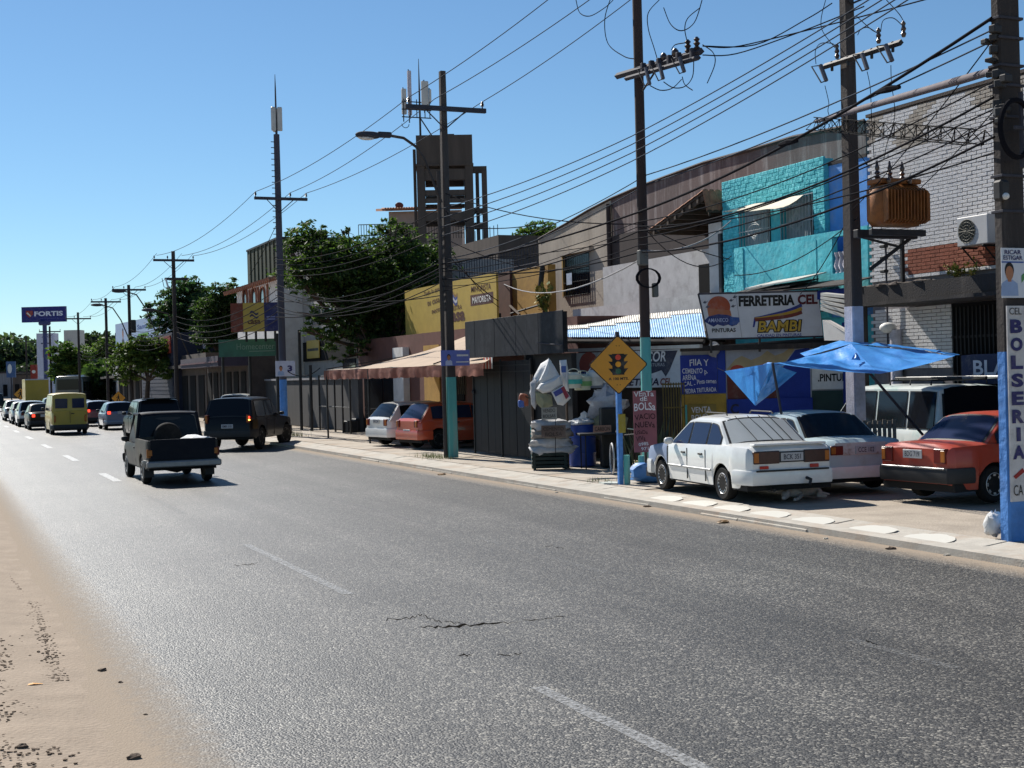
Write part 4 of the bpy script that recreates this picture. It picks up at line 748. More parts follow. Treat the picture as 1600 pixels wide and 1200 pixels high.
# antenna mast cluster behind P4 stands on the water tower (built with it)
# P5: pole with cell antenna
T5 = thing('utility_pole', 'tall dark pole topped with two cell antenna panels and a crossarm', 'pole', (*P5, PZ), group='utility poles')
shaft(T5, *P5, 2.4, 12.2, .15, .12, mat('bluish_pole', (.05, .052, .075), .7, var=.2, streak=True), 12); shaft(T5, *P5, PZ, 2.4, .16, .15, M_BLUEP, 12, nm='painted_base')
for i in range(24): MB().bev((P5[0]-.18, P5[1]-.05, 6.6+i*.23), (.14, .03, .03), .005).part('climbing_step', M_DSTEEL, T5)
MB().tube([(*P5, 12.2), (*P5, 14.0), (*P5, 14.6)], [.05, .03, .01], 6).part('mast', M_STEEL, T5)
M_ANT = mat('antenna_white', (.5, .5, .48), .5, var=.1)
for dx, dy, rz in ((-.13, -.1, .4), (.12, -.13, -.2), (.0, .16, 0)): MB().bev((P5[0]+dx, P5[1]+dy, 12.8), (.19, .12, .95), .03, rz).part('antenna_panel', M_ANT, T5)
z5 = ZX(437, 310, P5[0]); arm(T5, *P5, z5, -1.0, 1.15, (-.95, .45, 1.1))
q = Board((P5[0]-.35, P5[1]-.24), (P5[0]+.45, P5[1]-.24), ZX(442, 588, P5[0]), ZX(442, 564, P5[0])); pt = thing('campaign_poster', 'pale portrait poster with a large number tied to the antenna pole', 'poster', q.at(.5, 0)); q.panel('sheet', pm('#b9bed0'), pt, .01); bust(q, pt, .27, .4, .9, asp=.8); q.text('3', pt, .6, .3, .85, .7, MN, bold=.05)
# farther poles
def far_pole(P, lab, zt, zarm, wd=1.15, lamp=None, extra=None, r=.105):
    T = thing('utility_pole', lab, 'pole', (*P, PZ), group='utility poles'); shaft(T, *P, PZ, zt, r*1.2, r, M_POLE, 10); arm(T, *P, zarm, -wd, wd, (-wd*.95, -.35, wd*.95), t=.11)
    return T
T6 = far_pole(P6, 'dark wooden pole with one crossarm in front of the feathery tree', 9.9, ZX(271, 407, 13))
MB().bev((P6[0]+.1, P6[1]-.2, 8.3), (1.3, .12, .14), .02).part('fuse_arm', M_DSTEEL, T6); fuse(T6, (P6[0]-.5, P6[1]-.3, 8.3), 1.2, 1)
T7 = far_pole(P7, 'thin dark pole with a lower equipment box beside the politics billboard', 9.3, 8.95); MB().bev((P7[0]+.22, P7[1]-.1, 6.4), (.36, .4, .9), .05).part('equipment_box', M_DSTEEL, T7)
T8 = far_pole(P8, 'thin pole with a crossarm, third beyond the feathery tree', 9.2, 8.9); T9 = far_pole(P9, 'distant thin pole in front of the tower with the crescent mark', 9.2, 8.6); T10 = far_pole(P10, 'very distant thin pole between the two pale sign towers', 9.0, 8.4); T11 = far_pole(P11, 'very distant thin pole behind the big blue billboard', 9.0, 8.3)
def far_lamp(P, z, lab, s=1.):
    T = thing('street_lamp', lab, 'street lamp', (P[0]+.3, P[1]+.6, z-3)); x, y = P[0]+.3, P[1]+.6
    MB().tube([(x+1.6*s, y, z-3.0), (x+.9*s, y, z-1.2), (x+.3*s, y, z-.25), (x-.5*s, y, z)], .05, 6).part('arm', M_POLEG, T, smooth=50); MB().blob((x-.9*s, y, z), (.5, .18, .12), 10, 6, 0).part('lamp_head', M_STEEL, T, smooth=60)
far_lamp(P7, 8.9, 'distant curved street lamp on the pole beside the billboard'); far_lamp(P8, 8.7, 'distant curved street lamp on the third pole past the tree'); far_lamp((14, 90), 7.2, 'distant street lamp reaching out before the feathery tree')
# ---------------------------------------------------------------- wires
_PN = (((P1[0], P1[1]), 'the blue pole'), (P3, 'the dark brown pole'), (P4, 'the teal based lamp pole'), (P5, 'the antenna pole'), (P6, 'the wooden pole'), (P7, 'the billboard pole'), (P8, 'the third far pole'), (P9, 'the distant thin pole'))
_ORD = ('top', 'second', 'third', 'fourth', 'fifth', 'sixth', 'lowest'); _CNT = {}
def near_name(p): return min(_PN, key=lambda q: (q[0][0]-p[0])**2+(q[0][1]-p[1])**2)[1]
def span_label(kind, p, q):
    a, b = near_name(p), near_name(q); k = (kind, a, b); n = _CNT.get(k, 0); _CNT[k] = n+1
    return '%s %s between %s and %s' % (_ORD[min(n, 6)], kind, a, b)
def span(p, q, sag, r=.012, m=None, lab='thin power line strung between the utility poles along the street', grp='power lines along the street', n=14, name='power_line'):
    p, q = np.array(p, float), np.array(q, float); P = []
    kd = {'high-voltage wires': 'high wire', 'low-voltage wires': 'low-voltage wire', 'telephone cables': 'telephone cable'}.get(grp)
    if kd: lab = span_label(kd, p, q)
    for i in range(n+1): t = i/n; P.append(p+(q-p)*t + np.array([0, 0, -4*sag*t*(1-t)]))
    return MB().tube(P, r, 4, caps=False).solo(name, m or M_WIRE, lab, 'cable', grp, smooth=180)
PR = 'thin high-voltage wire carried by the crossarms'
ph = [(-1.0, -1.05, -.95), (-.05, -.3, .45), (.75, 1.1, 1.1)]
def at(P, x, z): return (P[0]+x, P[1]-.16, z)
for a, b_, c in ph:
    span(at(P3, a, ZP3+.02), at(P4, b_, z4+.25), .12, .013, M_ALU, PR, 'high-voltage wires'); span(at(P4, b_, z4+.25), at(P5, c, z5+.25), .25, .013, M_ALU, PR, 'high-voltage wires')
    span(at(P3, a, ZP3+.02), (P1[0]+a+.3, P1[1]-6, 11.2), .1, .013, M_ALU, PR, 'high-voltage wires')
    span(at(P5, c, z5+.25), at(P6, c, ZX(271, 405, 13)+.2), .5, .014, M_ALU, PR, 'high-voltage wires'); span(at(P6, c, 9.75), at(P7, c, 9.15), .4, .014, M_ALU, PR, 'high-voltage wires'); span(at(P7, c, 9.15), at(P8, c, 9.1), .25, .014, M_ALU, PR, 'high-voltage wires'); span(at(P8, c, 9.1), at(P9, c, 8.8), .4, .014, M_ALU, PR, 'high-voltage wires')
# low-voltage set of four
for k in range(4):
    x = -.22; zA, zB, zC = 7.75+.1*k, ZX(1003, 252-k*13, P3[0]), ZX(690, 372-k*14, P4[0])
    span((P1[0]-.25, P1[1]-.1, zA-.1), (P3[0]+x, P3[1], zB), .1, .012, M_ALU, 'one of four parallel low-voltage wires passing the dark brown pole', 'low-voltage wires'); span((P3[0]+x, P3[1], zB), (P4[0]+x, P4[1], zC), .12, .012, M_ALU, 'one of four parallel low-voltage wires passing the dark brown pole', 'low-voltage wires'); span((P4[0]+x, P4[1], zC), (P5[0]+x, P5[1], 6.6+.2*k), .4, .013, M_WIRE, 'one of four parallel low-voltage wires passing the dark brown pole', 'low-voltage wires')
for k in range(2): span((P1[0]-.22, P1[1], 6.6-.14*k), (P3[0]+.1, P3[1], 6.55-.2*k), .12, .012, M_ALU); span((P3[0]+.1, P3[1], 6.55-.2*k), (P4[0], P4[1], 5.6-.2*k), .25, .012, M_ALU)
# telecom bundles
TL = 'black telephone cable sagging between the poles'; TG = 'telephone cables'
hs1 = [6.75, 5.95, 5.75, 5.6, 5.45, 5.25, 5.05]; hs3 = [5.75, 5.55, 5.35, 5.2, 5.05, 4.9, 5.45]; hs4 = [5.35, 5.15, 4.95, 5.5, 4.75, 5.25, 4.6]
for k, (a, b_, c) in enumerate(zip(hs1, hs3, hs4)):
    r = .026 if k == 0 else (.018 if k in (2, 5) else .011)
    span((P1[0]-.22, P1[1], a), (P3[0]-.14, P3[1]-.1, b_), .22+.06*(k % 3), r, None, TL, TG, name='telephone_cable'); span((P3[0]-.14, P3[1]-.1, b_), (P4[0]-.2, P4[1], c+.1), .12+.08*(k % 3), r*.85, None, TL, TG, name='telephone_cable'); span((P4[0]-.2, P4[1], c), (P5[0]-.2, P5[1], 4.9+.22*k), .4+.12*(k % 3), max(.014, r*.8), None, TL, TG, name='telephone_cable')
for k in range(5): span((P5[0], P5[1], 4.9+.3*k), (P6[0], P6[1], 5.0+.3*k), .7, .018, None, TL, TG, name='telephone_cable'); span((P6[0], P6[1], 5.0+.3*k), (P7[0], P7[1], 5.0+.3*k), .5, .018, None, TL, TG, name='telephone_cable')
for k in range(3): span((P7[0], P7[1], 5.0+.3*k), (P8[0], P8[1], 5.0+.3*k), .4, .02, None, TL, TG, name='telephone_cable'); span((P8[0], P8[1], 5.0+.3*k), (P9[0], P9[1], 5.0+.3*k), .5, .02, None, TL, TG, name='telephone_cable')
# splice lumps
for t_ in (.2, .45): p = np.array((P1[0]-.22, P1[1], 6.75))*(1-t_)+np.array((P3[0]-.14, P3[1]-.1, 5.75))*t_; MB().tube([p+np.array((0, -.25, -.22)), p+np.array((0, 0, -.2)), p+np.array((0, .25, -.2))], [.03, .055, .03], 7).solo('cable_splice', M_WIRE, 'dark splice sleeve on the thick telephone cable', 'splice', 'cable splices')
# heavy loom and lattice beam between the blue pole and the transformer pole
A_, B_ = (P1[0]-.15, P1[1]+.1, ZX(1565, 112, P1[0])), PX(1275, 190, 16.9)
MB().tube([np.array(A_)*(1-t)+np.array(B_)*t for t in np.linspace(0, 1, 9)], [.05, .06, .055, .06, .055, .06, .055, .05, .04], 6).solo('cable_loom', mat('grey_loom', (.11, .09, .1), .8, var=.3, scale=6), 'thick grey cable loom slanting from the blue pole to the transformer pole', 'cable loom', smooth=60)
M_BLKST = mat('black_lattice', (.012, .011, .011), .9, var=.2, spec=.05)
def truss(p, q, h0, h1, n, lab):
    p, q = np.array(p, float), np.array(q, float); d = (q-p)/n; T = thing('lattice_beam', lab, 'lattice beam', p); up = np.array([0, 0, 1.]); 
    hh = lambda i: h0+(h1-h0)*i/n; sd = np.cross(d, up); sd = sd/np.linalg.norm(sd)*.16; rr = .008
    for nm, f_ in (('top_chord', lambda i: p+d*i+up*hh(i)), ('bottom_chord', lambda i: p+d*i-sd*.5), ('bottom_chord', lambda i: p+d*i+sd)): MB().tube([f_(i) for i in range(0, n+1, 2)], rr*1.3, 5).part(nm, M_BLKST, T)
    for i in range(n):
        a = p+d*i; MB().tube([a-sd*.5, a+d*.5+up*hh(i+.5), a+d-sd*.5], rr, 4).part('lattice_bar', M_BLKST, T); MB().tube([a+sd, a+d*.5+up*hh(i+.5), a+d+sd], rr, 4).part('lattice_bar', M_BLKST, T)
truss(PX(1272, 202, 16.4), (P1[0]-.05, P1[1]+.2, ZX(1560, 228, P1[0])), .24, .2, 17, 'dark lattice beam slung between the transformer pole and the blue pole')
# drops and loops
DL = 'thin service cable drooping from a pole to a house'; DG = 'service drops'
tq = lambda px, py, X: V3(PX(px, py, X))
DLL = ['pale twisted cable from the dark brown pole to the turquoise house', 'pale twisted cable from the dark brown pole to the ochre wall', 'thin cable crossing before the tiled porch', 'slack cable drooping from the dark brown pole to the balcony', 'cable from the lamp pole to the warehouse roof', 'cable from the lamp pole to the warehouse window', 'thick cable from the lamp pole down to the yellow billboard', 'thin cable from the lamp pole down to the billboard corner', 'slack cable from the transformer pole to the turquoise balcony', 'cable from the transformer pole down to the lean-to', 'stay from the blue pole top to the transformer', 'thin cable from the blue pole to the brick wall bracket', 'short loop of cable at the lamp pole', 'guy cable left of the antenna pole', 'straight cable between the lamp pole and the dark brown pole', 'slack cable hanging at the foot of the antenna pole']
for k, (a, b_, sg, r, m) in enumerate(((tq(1010, 392, 13.9), tq(1142, 345, 20.2), .25, .02, M_TWIST), (tq(1010, 400, 13.9), tq(780, 440, 20.5), .6, .018, M_TWIST), (tq(1004, 350, 13.9), tq(1140, 405, 20.3), .1, .013, None), (tq(1010, 360, 13.9), tq(1143, 400, 19.5), .5, .012, None),
    (tq(690, 350, 13.1), tq(860, 345, 22), .2, .015, None), (tq(690, 370, 13.1), tq(880, 420, 21.8), .3, .013, None), (tq(697, 395, 13.1), tq(778, 470, 19), .1, .02, None), (tq(697, 380, 13.1), tq(780, 480, 18.9), .2, .013, None), (tq(1340, 340, 16.6), tq(1148, 430, 19.4), .3, .012, None), (tq(1330, 330, 16.6), tq(1250, 460, 18.6), .15, .012, None), (tq(1560, 50, 12.6), tq(1330, 330, 16.5), .1, .011, None),
    (tq(1565, 160, 12.6), tq(1410, 320, 19), .05, .011, None), (tq(697, 330, 13.1), tq(745, 330, 13.3), .3, .012, None), (tq(437, 340, 13), tq(390, 430, 13.5), .1, .014, None), (tq(690, 300, 13.1), tq(1000, 350, 13.95), .25, .012, None), (tq(430, 560, 13), tq(500, 575, 13.5), .5, .02, None))):
    span(a, b_, sg, r, m, DLL[k], DG, 12, 'service_cable')
LPL = 'looping jumper wire beside the fuse arms'; LPG = 'jumper wires'
def loop(pts, X, r=.011, where='beside the fuse arm of the dark brown pole'):
    ctl = [np.array(PX(x, y, X)) for x, y in pts]; P = []
    for i in range(len(ctl)-1):
        p0, p1, p2, p3 = ctl[max(0, i-1)], ctl[i], ctl[i+1], ctl[min(len(ctl)-1, i+2)]
        for k in range(6): t = k/6; P.append(.5*((2*p1)+(-p0+p2)*t+(2*p0-5*p1+4*p2-p3)*t*t+(-p0+3*p1-3*p2+p3)*t**3))
    P.append(ctl[-1]); MB().tube(P, r, 4, caps=False).solo('jumper_wire', M_WIRE, 'looping jumper wire '+where, 'cable', LPG, smooth=180)
X3 = P3[0]-.25
for pts in ([(955, -5), (945, 30), (950, 68), (975, 88), (992, 92)], [(900, 0), (906, 20), (922, 25), (945, 12), (958, 0)], [(1030, 0), (1013, 20), (1013, 45), (1022, 75), (1027, 92)], [(1037, 12), (1048, 38), (1065, 48), (1085, 35), (1097, 0)], [(1094, 12), (1075, 28), (1070, 45), (1074, 66)], [(1016, 134), (1032, 141), (1050, 138), (1065, 124)], [(1037, 128), (1052, 137), (1070, 135), (1082, 120), (1084, 95)], [(1066, 120), (1070, 132), (1082, 141)], [(1098, 70), (1114, 82), (1117, 100), (1105, 130)], [(1049, 78), (1055, 70), (1070, 67)]): loop(pts, X3)
for pts in ([(1290, 0), (1283, 30), (1286, 50), (1305, 75)], [(1275, 100), (1274, 80), (1282, 68), (1300, 68), (1308, 75)], [(1338, 25), (1360, 45), (1372, 52)], [(1340, 55), (1345, 46), (1356, 43), (1368, 50)], [(1385, 0), (1405, 22), (1414, 38)], [(1376, 50), (1380, 32), (1395, 28), (1408, 38)], [(1289, 134), (1295, 160), (1298, 185), (1350, 250), (1352, 256)], [(1355, 112), (1360, 140), (1362, 190), (1366, 250)], [(1392, 102), (1393, 130), (1398, 180), (1386, 225), (1381, 248)]): loop(pts, P2[0]-.2, .009, 'beside the transformer pole')
for pts in ([(1098, 72), (1140, 74), (1200, 62), (1330, 30), (1480, -10)], [(1098, 86), (1150, 84), (1250, 50), (1350, 10)], [(1100, 72), (1180, 70), (1260, 30), (1300, 5)]):
    loop(pts, 14.5, .012, 'crossing the sky between the two fuse arms')
# ---------------------------------------------------------------- street signs
M_SY = mat('sign_amber', (.62, .27, .02), .45, var=.06, scale=3, dirt=(.4, .2, .05), dscale=4, damt=.3)
def diamond(base, zc, half, lab, face_dir, post=True):
    T = thing('road_sign', lab, 'road sign', base); d = np.array(face_dir, float); R_ = np.array([d[1], -d[0]])*-1; c = np.array([base[0], base[1], 0.]); nrm = np.array([-R_[1]*-1, 0, 0])
    R3 = np.array([R_[0], R_[1], 0]); U = np.array([0, 0, 1.]); Nn = np.cross(R3, U); c0 = c+U*zc+Nn*.07
    P = lambda u, v, o: c0+R3*u+U*v+Nn*o
    def rd(h, k=.022): return [(0-k, -h+k), (k, -h+k), (h-k, -k), (h-k, k), (k, h-k), (-k, h-k), (-h+k, k), (-h+k, -k)]
    MB().ext([P(u, v, -.012) for u, v in rd(half)], Nn*.012).part('sign_rim', MK, T); MB().ext([P(u, v, .0) for u, v in rd(half*.955, .02)], Nn*.004).part('sign_face', M_SY, T)
    return T, P, R3, U, Nn, c0
SP = G(970, 760, PZ-.05)[:2]; zc = 2.4 - (570-579)/2100*26.0
vd = np.array([-.36, -.93])
zc = float(PD(968, 570, np.dot(np.array([*SP, 2.4])-EYEP, FW))[2])
T, P, R3, U, Nn, c0 = diamond((SP[0], SP[1], PZ-.05), zc, .6, 'amber diamond warning sign with a traffic light symbol on a blue post', vd)
MB().bev((SP[0], SP[1], PZ+1.15), (.1, .1, 2.5), .012).part('post', M_BLUEP, T); MB().bev((SP[0], SP[1], PZ+2.7), (.07, .07, .7), .01).part('post_upper', M_STEEL, T)
E3 = lambda pts, m, o, nm: MB().add([P(u, v, o) for u, v in pts], [tuple(range(len(pts)))]).part(nm, m, T)
E3([(-.12, -.2), (.12, -.2), (.12, .22), (-.12, .22)], MK, .006, 'signal_body')
for v, col in ((.15, '#d8472e'), (.01, '#e59a1c'), (-.13, '#1d5a3c')):
    for sd in (-1, 1): E3([(sd*.115, v-.045), (sd*.115, v+.055), (sd*.2, v+.06)] if sd > 0 else [(-.115, v-.045), (-.2, v+.06), (-.115, v+.055)], MK, .0065, 'signal_visor')
    E3(ellipse(0, v, .057, .057, 16), pm(col), .008, 'signal_light')
text('A 100 MTS.', T, P(-.2, -.305, 0), R3, U, .4, .055, MK, off=.007, bold=.03)
for u, v in ((-.03, .38), (.03, .38), (-.03, -.4), (.03, -.4)): E3(ellipse(u, v, .01, .01, 8), MK, .007, 'bolt')
MB().bev((SP[0]+.03, SP[1]-.058, ZX(975, 662, SP[0])), (.16, .012, .38), .003).part('paper_notice', pm('#8f8128'), T)
for px, py, z_, hf, lab in ((185, 622, 2.6, .5, 'distant amber diamond pedestrian crossing sign beside the bus'), (32, 616, 2.6, .6, 'very distant amber diamond sign at the left of the road')):
    D = 95 if px > 100 else 150; p = PD(px, py, D); T, P, R3, U, Nn, c0 = diamond((p[0], p[1], 0), p[2], hf*D/95*(1.0 if px > 100 else .75), lab, (-.1, -1)); MB().tube([(p[0], p[1], 0), (p[0], p[1], p[2])], .05, 6).part('post', M_STEEL, T)
    k = hf*D/95; E3 = lambda pts, m, o, nm: MB().add([P(u*k, v*k, o) for u, v in pts], [tuple(range(len(pts)))]).part(nm, m, T)
    E3(ellipse(.02, .42, .09, .09, 10), MK, .02, 'symbol_head'); E3([(-.1, -.02), (.1, .0), (.12, .3), (-.06, .3)], MK, .02, 'symbol_body'); E3([(-.1, .0), (.02, .0), (-.18, -.5), (-.28, -.48)], MK, .021, 'symbol_leg'); E3([(-.02, .0), (.1, .0), (.26, -.46), (.16, -.5)], MK, .022, 'symbol_leg'); E3([(-.06, .28), (-.3, .08), (-.24, .02), (-.02, .2)], MK, .0215, 'symbol_arm')
# ================================================================ BUILDINGS
M_WBRICK = mat('white_painted_brick', (.60, .595, .60), .85, var=.16, scale=1.6, bump=.3, bscale=35, dirt=(.33, .28, .24), dscale=.8, damt=.6)
M_WBRICKD = mat('stained_white_brick', (.40, .36, .31), .9, var=.3, scale=2.5, bump=.3, dirt=(.14, .1, .075), dscale=1.4, damt=.8)
M_RBRICK = mat('red_brick', (.27, .085, .05), .9, var=.3, scale=4, bump=.3, dirt=(.12, .06, .045), dscale=2, damt=.6)
M_MORT = mat('mortar_grey', (.17, .16, .17), .95, var=.25, scale=5, dirt=(.3, .27, .24), dscale=1, damt=.5)
M_DARKC = mat('blackened_concrete', (.03, .026, .025), .9, var=.3, scale=2, bump=.3, streak=True, dirt=(.09, .075, .065), dscale=2, damt=.6)
M_TURQ = mat('turquoise_plaster', (.075, .50, .58), .85, var=.2, scale=2, bump=.5, bscale=7, dirt=(.3, .65, .68), dscale=3, damt=.45)
M_TURQR = mat('rough_turquoise_stone', (.08, .52, .58), .85, var=.3, scale=6, bump=.7, bscale=12, dirt=(.32, .68, .7), dscale=6, damt=.6)
M_BLUEW = mat('blue_wall', (.09, .3, .72), .8, var=.15, bump=.3, dirt=(.35, .4, .5), dscale=2, damt=.5); M_DBLUE = mat('deep_blue_wall', (.015, .04, .27), .8, var=.2, bump=.2)
M_CREAM = mat('cream_plaster', (.40, .345, .285), .9, var=.18, scale=1, bump=.3, bscale=14, streak=True, dirt=(.2, .16, .13), dscale=1.2, damt=.8)
M_BROWNW = mat('purple_brown_wall', (.13, .092, .088), .9, var=.25, scale=1.2, bump=.2, streak=True, dirt=(.42, .37, .36), dscale=3.2, damt=.75)
M_DBROWN = mat('dark_brown_wall', (.05, .038, .036), .9, var=.2, streak=True); M_LWALL = mat('lilac_white_wall', (.5, .49, .49), .9, var=.15, bump=.2, dirt=(.25, .22, .22), dscale=1.6, damt=.7); M_WHITEW = mat('white_wall', (.6, .585, .57), .9, var=.12, bump=.2, dirt=(.4, .36, .32), dscale=1.2, damt=.6)
M_TILE = mat('clay_tile', (.34, .15, .085), .85, var=.35, scale=5, dirt=(.14, .08, .06), dscale=3, damt=.7); M_WOOD = mat('dark_wood', (.07, .045, .03), .8, var=.3, scale=6); M_OCHRE = mat('ochre_wall', (.40, .235, .055), .85, var=.2, bump=.2, dirt=(.2, .1, .04), dscale=1.2, damt=.7)
M_GREY = mat('weathered_concrete', (.085, .068, .058), .95, var=.3, scale=1.5, bump=.3, streak=True, dirt=(.06, .05, .045), dscale=2, damt=.7); M_GREYL = mat('grey_plaster', (.25, .245, .26), .9, var=.2, bump=.2, streak=True, dirt=(.13, .12, .12), dscale=2, damt=.7)
M_BLIND = mat('dark_interior', (.012, .012, .013), .9, var=.1, spec=.1); M_WIN = mat('window_glass', (.02, .024, .03), .08, var=0, coat=.3); M_IRONW = mat('pale_iron', (.4, .42, .43), .6, .2, var=.2); M_IRON = mat('black_iron', (.02, .02, .02), .6, .2, var=.2)
M_CHAR = mat('charcoal_metal', (.012, .012, .014), .6, .0, var=.25, scale=2, streak=True, spec=.2); M_ZINC = mat('zinc_sheet', (.5, .485, .45), .55, .4, var=.2, scale=3, streak=False, dirt=(.38, .3, .22), dscale=.8, damt=.6); M_ZBLUE = mat('blue_painted_zinc', (.2, .38, .62), .5, .2, var=.35, scale=2.5, dirt=(.55, .6, .62), dscale=1.6, damt=.9)
# ---------------------------------------------------------------- white brick building
XB = 19.5; YB1 = YX(1357, XB, 300); YB0 = 11.0; ZT = 7.95
T = thing('brick_building', 'tall white painted brick building with a dark concrete canopy at the right', 'building', (XB, (YB0+YB1)/2, PZ))
wall = MB().box(XB+.05, YB0, PZ-.2, XB+9, YB1, ZT).part('wall', M_MORT, T)
MB().box(XB-.02, YB0, ZT, XB+9.1, YB1+.02, ZT+.07).part('coping', M_GREY, T)
bl, bh = .285, .078; bricks = []
red = lambda y, z: 4.25 < z < 4.87 and y < YX(1425, XB, 400)
nrow = int((ZT-2.3)/bh)
for i in range(nrow):
    z = 2.3+i*bh; y = YB1-(.0 if i % 2 else bl/2)
    yv0 = YX(1600, XB, 300)-.3
    while y > yv0:
        y0 = max(y-bl+.013, yv0); 
        if y > YB1-.001: pass
        if y-y0 > .05 and not (3.55 < z < 4.22): bricks.append((y0, min(y, YB1), z, bh-.012))
        y -= bl
# shared unit brick, the 300 nearest the eye as parts, the rest joined
base = {}
for nm, m in (('w', M_WBRICK), ('d', M_WBRICKD), ('r', M_RBRICK)): base[nm] = MB().bev((0, 0, 0), (.075, bl-.013, bh-.012), .006).mesh('brick', m)
def bkind(y0, y1, z):
    if red(y0, z): return 'r'
    n_ = math.sin(y0*3.1+z*1.7)+math.sin(y0*1.3-z*4.1+1); return 'd' if (z > 7.0 and n_+(z-7.0)*1.6 > 1.0) else 'w'
full = [q for q in bricks if q[1]-q[0] > bl-.02 and q[2] > 4.2]; full.sort(key=lambda q: (q[0]**2+(q[2]-2.4)**2)); near = set(id(q) for q in full[:300]); rest = {'w': MB(), 'd': MB(), 'r': MB()}
for q in bricks:
    y0, y1, z, h = q; k = bkind(y0, y1, z); dx = random.uniform(-.003, .003)
    if id(q) in near:
        o = bpy.data.objects.new('brick', base[k]); COL.objects.link(o); o.parent = T; o.location = (.03+dx, (y0+y1)/2-(YB0+YB1)/2, z+h/2-PZ)
    else: rest[k].box(XB-.0065+dx, y0, z, XB+.06, y1, z+h)
for k, m in (('w', M_WBRICK), ('d', M_WBRICKD), ('r', M_RBRICK)):
    if rest[k].f: rest[k].part('brickwork', m, T, kind='stuff')
# canopy
XC = 18.2; z0, z1 = ZX(1450, 470, XC), ZX(1450, 438, XC); yl = YX(1340, XC, 450)
MB().box(XC, YB0, z0+.07, XB-.01, yl, z1).part('canopy', M_DARKC, T); MB().box(XC-.06, YB0, z0, XB-.02, yl+.05, z0+.066).part('canopy_lip', M_DARKC, T)
for i in range(16): MB().blob((XC+random.uniform(0, .3), yl-random.uniform(0, 2.2), z1), (.1, .18, .04), 8, 5, .3, 4, seed=i).part('debris', M_GREY, T)
MB().bev((XC-.01, yl-.2, 2.2), (.12, .12, 2.9), .01).part('post', M_DARKC, T)
# ground floor: dark opening with a grille and a blue board
yg = YX(1488, XB, 500); MB().box(XB-.02, YB0, PZ, XB+.03, yg, z0-.02).part('shop_opening', M_BLIND, T)
for i in range(26): MB().box(XB-.06, yg-.06-i*.115, PZ, XB-.035, yg-.06-i*.115-.025, z0-.1).part('grille_bar', M_IRON, T)
for z in (1.0, 2.0, 2.9): MB().box(XB-.035, YB0, z, XB-.022, yg, z+.05).part('grille_rail', M_IRON, T)
bb = Board((XB-.25, YX(1502, XB-.25, 560)), (XB-.25, YX(1600, XB-.25, 560)), ZX(1540, 600, XB-.25), ZX(1540, 553, XB-.25)); s_ = thing('shop_sign', 'dark blue board lettered in white hung on the brick building grille', 'sign', bb.at(.5, 0)); bb.panel('board', pm('#14264f'), s_, .03); bb.text('BLA', s_, .2, .3, .75, .8, pm('#c9d4e4'), bold=.02); bb.text('NCO', s_, .78, .3, .99, .8, pm('#c9d4e4')) if False else None
MB().tube([(XB-.1, YX(1405, XB, 500), 1.2), (XB-.1, YX(1405, XB, 500), ZX(1405, 515, XB))], .13, 10).part('vent_pipe', M_LILAC, T, smooth=50); MB().blob((XB-.22, YX(1400, XB, 510), ZX(1400, 512, XB)), (.2, .16, .12), 10, 7, 0).part('vent_hood', MWT, T, smooth=60)
# service mast and bracket on the wall
yb = YX(1424, XB, 380); MB().bev((XB-.25, yb, 4.6), (.08, .08, 1.35), .01).part('service_post', M_IRON, T); MB().tube([(XB-.25, yb, 5.2), (XB-1.2, yb+.6, 5.22)], .035, 5).part('service_arm', M_IRON, T); MB().tube([(XB-.25, yb, 4.9), (XB-1.0, yb+.5, 5.18)], .03, 5).part('service_arm', M_IRON, T); MB().tube([(XB-.1, YX(1390, XB, 400), 1.5), (XB-.1, YX(1390, XB, 400), 5.0)], .022, 6).part('conduit', M_STEEL, T)
for z in (4.45, 4.75, 5.0): MB().bev((XB-.12, YX(1388, XB, 400), z), (.12, .16, .07), .01).part('insulator_rack', M_IRON, T)
# plant on canopy, air conditioner
def ac(c, lab):
    t = thing('air_conditioner', lab, 'air conditioner', (c[0], c[1], c[2])); x, y, z = c
    MB().bev((x, y, z+.3), (.34, .86, .58), .015).part('case', mat('ac_case', (.5, .5, .5), .5, var=.08, dirt=(.35, .32, .28), dscale=3, damt=.4), t)
    P = [(x-.176, y+.14+.235*math.cos(a), z+.3+.235*math.sin(a)) for a in np.linspace(0, 2*math.pi, 25)[:-1]]; MB().add(P, [tuple(range(24))[::-1]]).part('fan_opening', pm('#2e2f26'), t)
    for r in (.06, .12, .18, .235): MB().tube([(x-.185, y+.14+r*math.cos(a), z+.3+r*math.sin(a)) for a in np.linspace(0, 2*math.pi, 21)], .006, 4).part('fan_guard_ring', pm('#77756a'), t)
    for k in range(8): a = math.pi*k/8; MB().tube([(x-.187, y+.14-.235*math.cos(a), z+.3-.235*math.sin(a)), (x-.187, y+.14+.235*math.cos(a), z+.3+.235*math.sin(a))], .005, 4).part('fan_guard_bar', pm('#77756a'), t)
    for sd in (-1, 1): MB().tube([(x+.2, y+.3*sd, z-.35), (x-.15, y+.3*sd, z-.02)], .02, 4).part('bracket', M_IRON, t); MB().bev((x+.02, y+.3*sd, z-.02), (.42, .04, .04), .005).part('bracket', M_IRON, t)
ya = YX(1526, XB-.3, 360); ac((XB-.25, ya, ZX(1526, 384, XB-.3)), 'white air conditioner unit bracketed on the red and white brick wall')
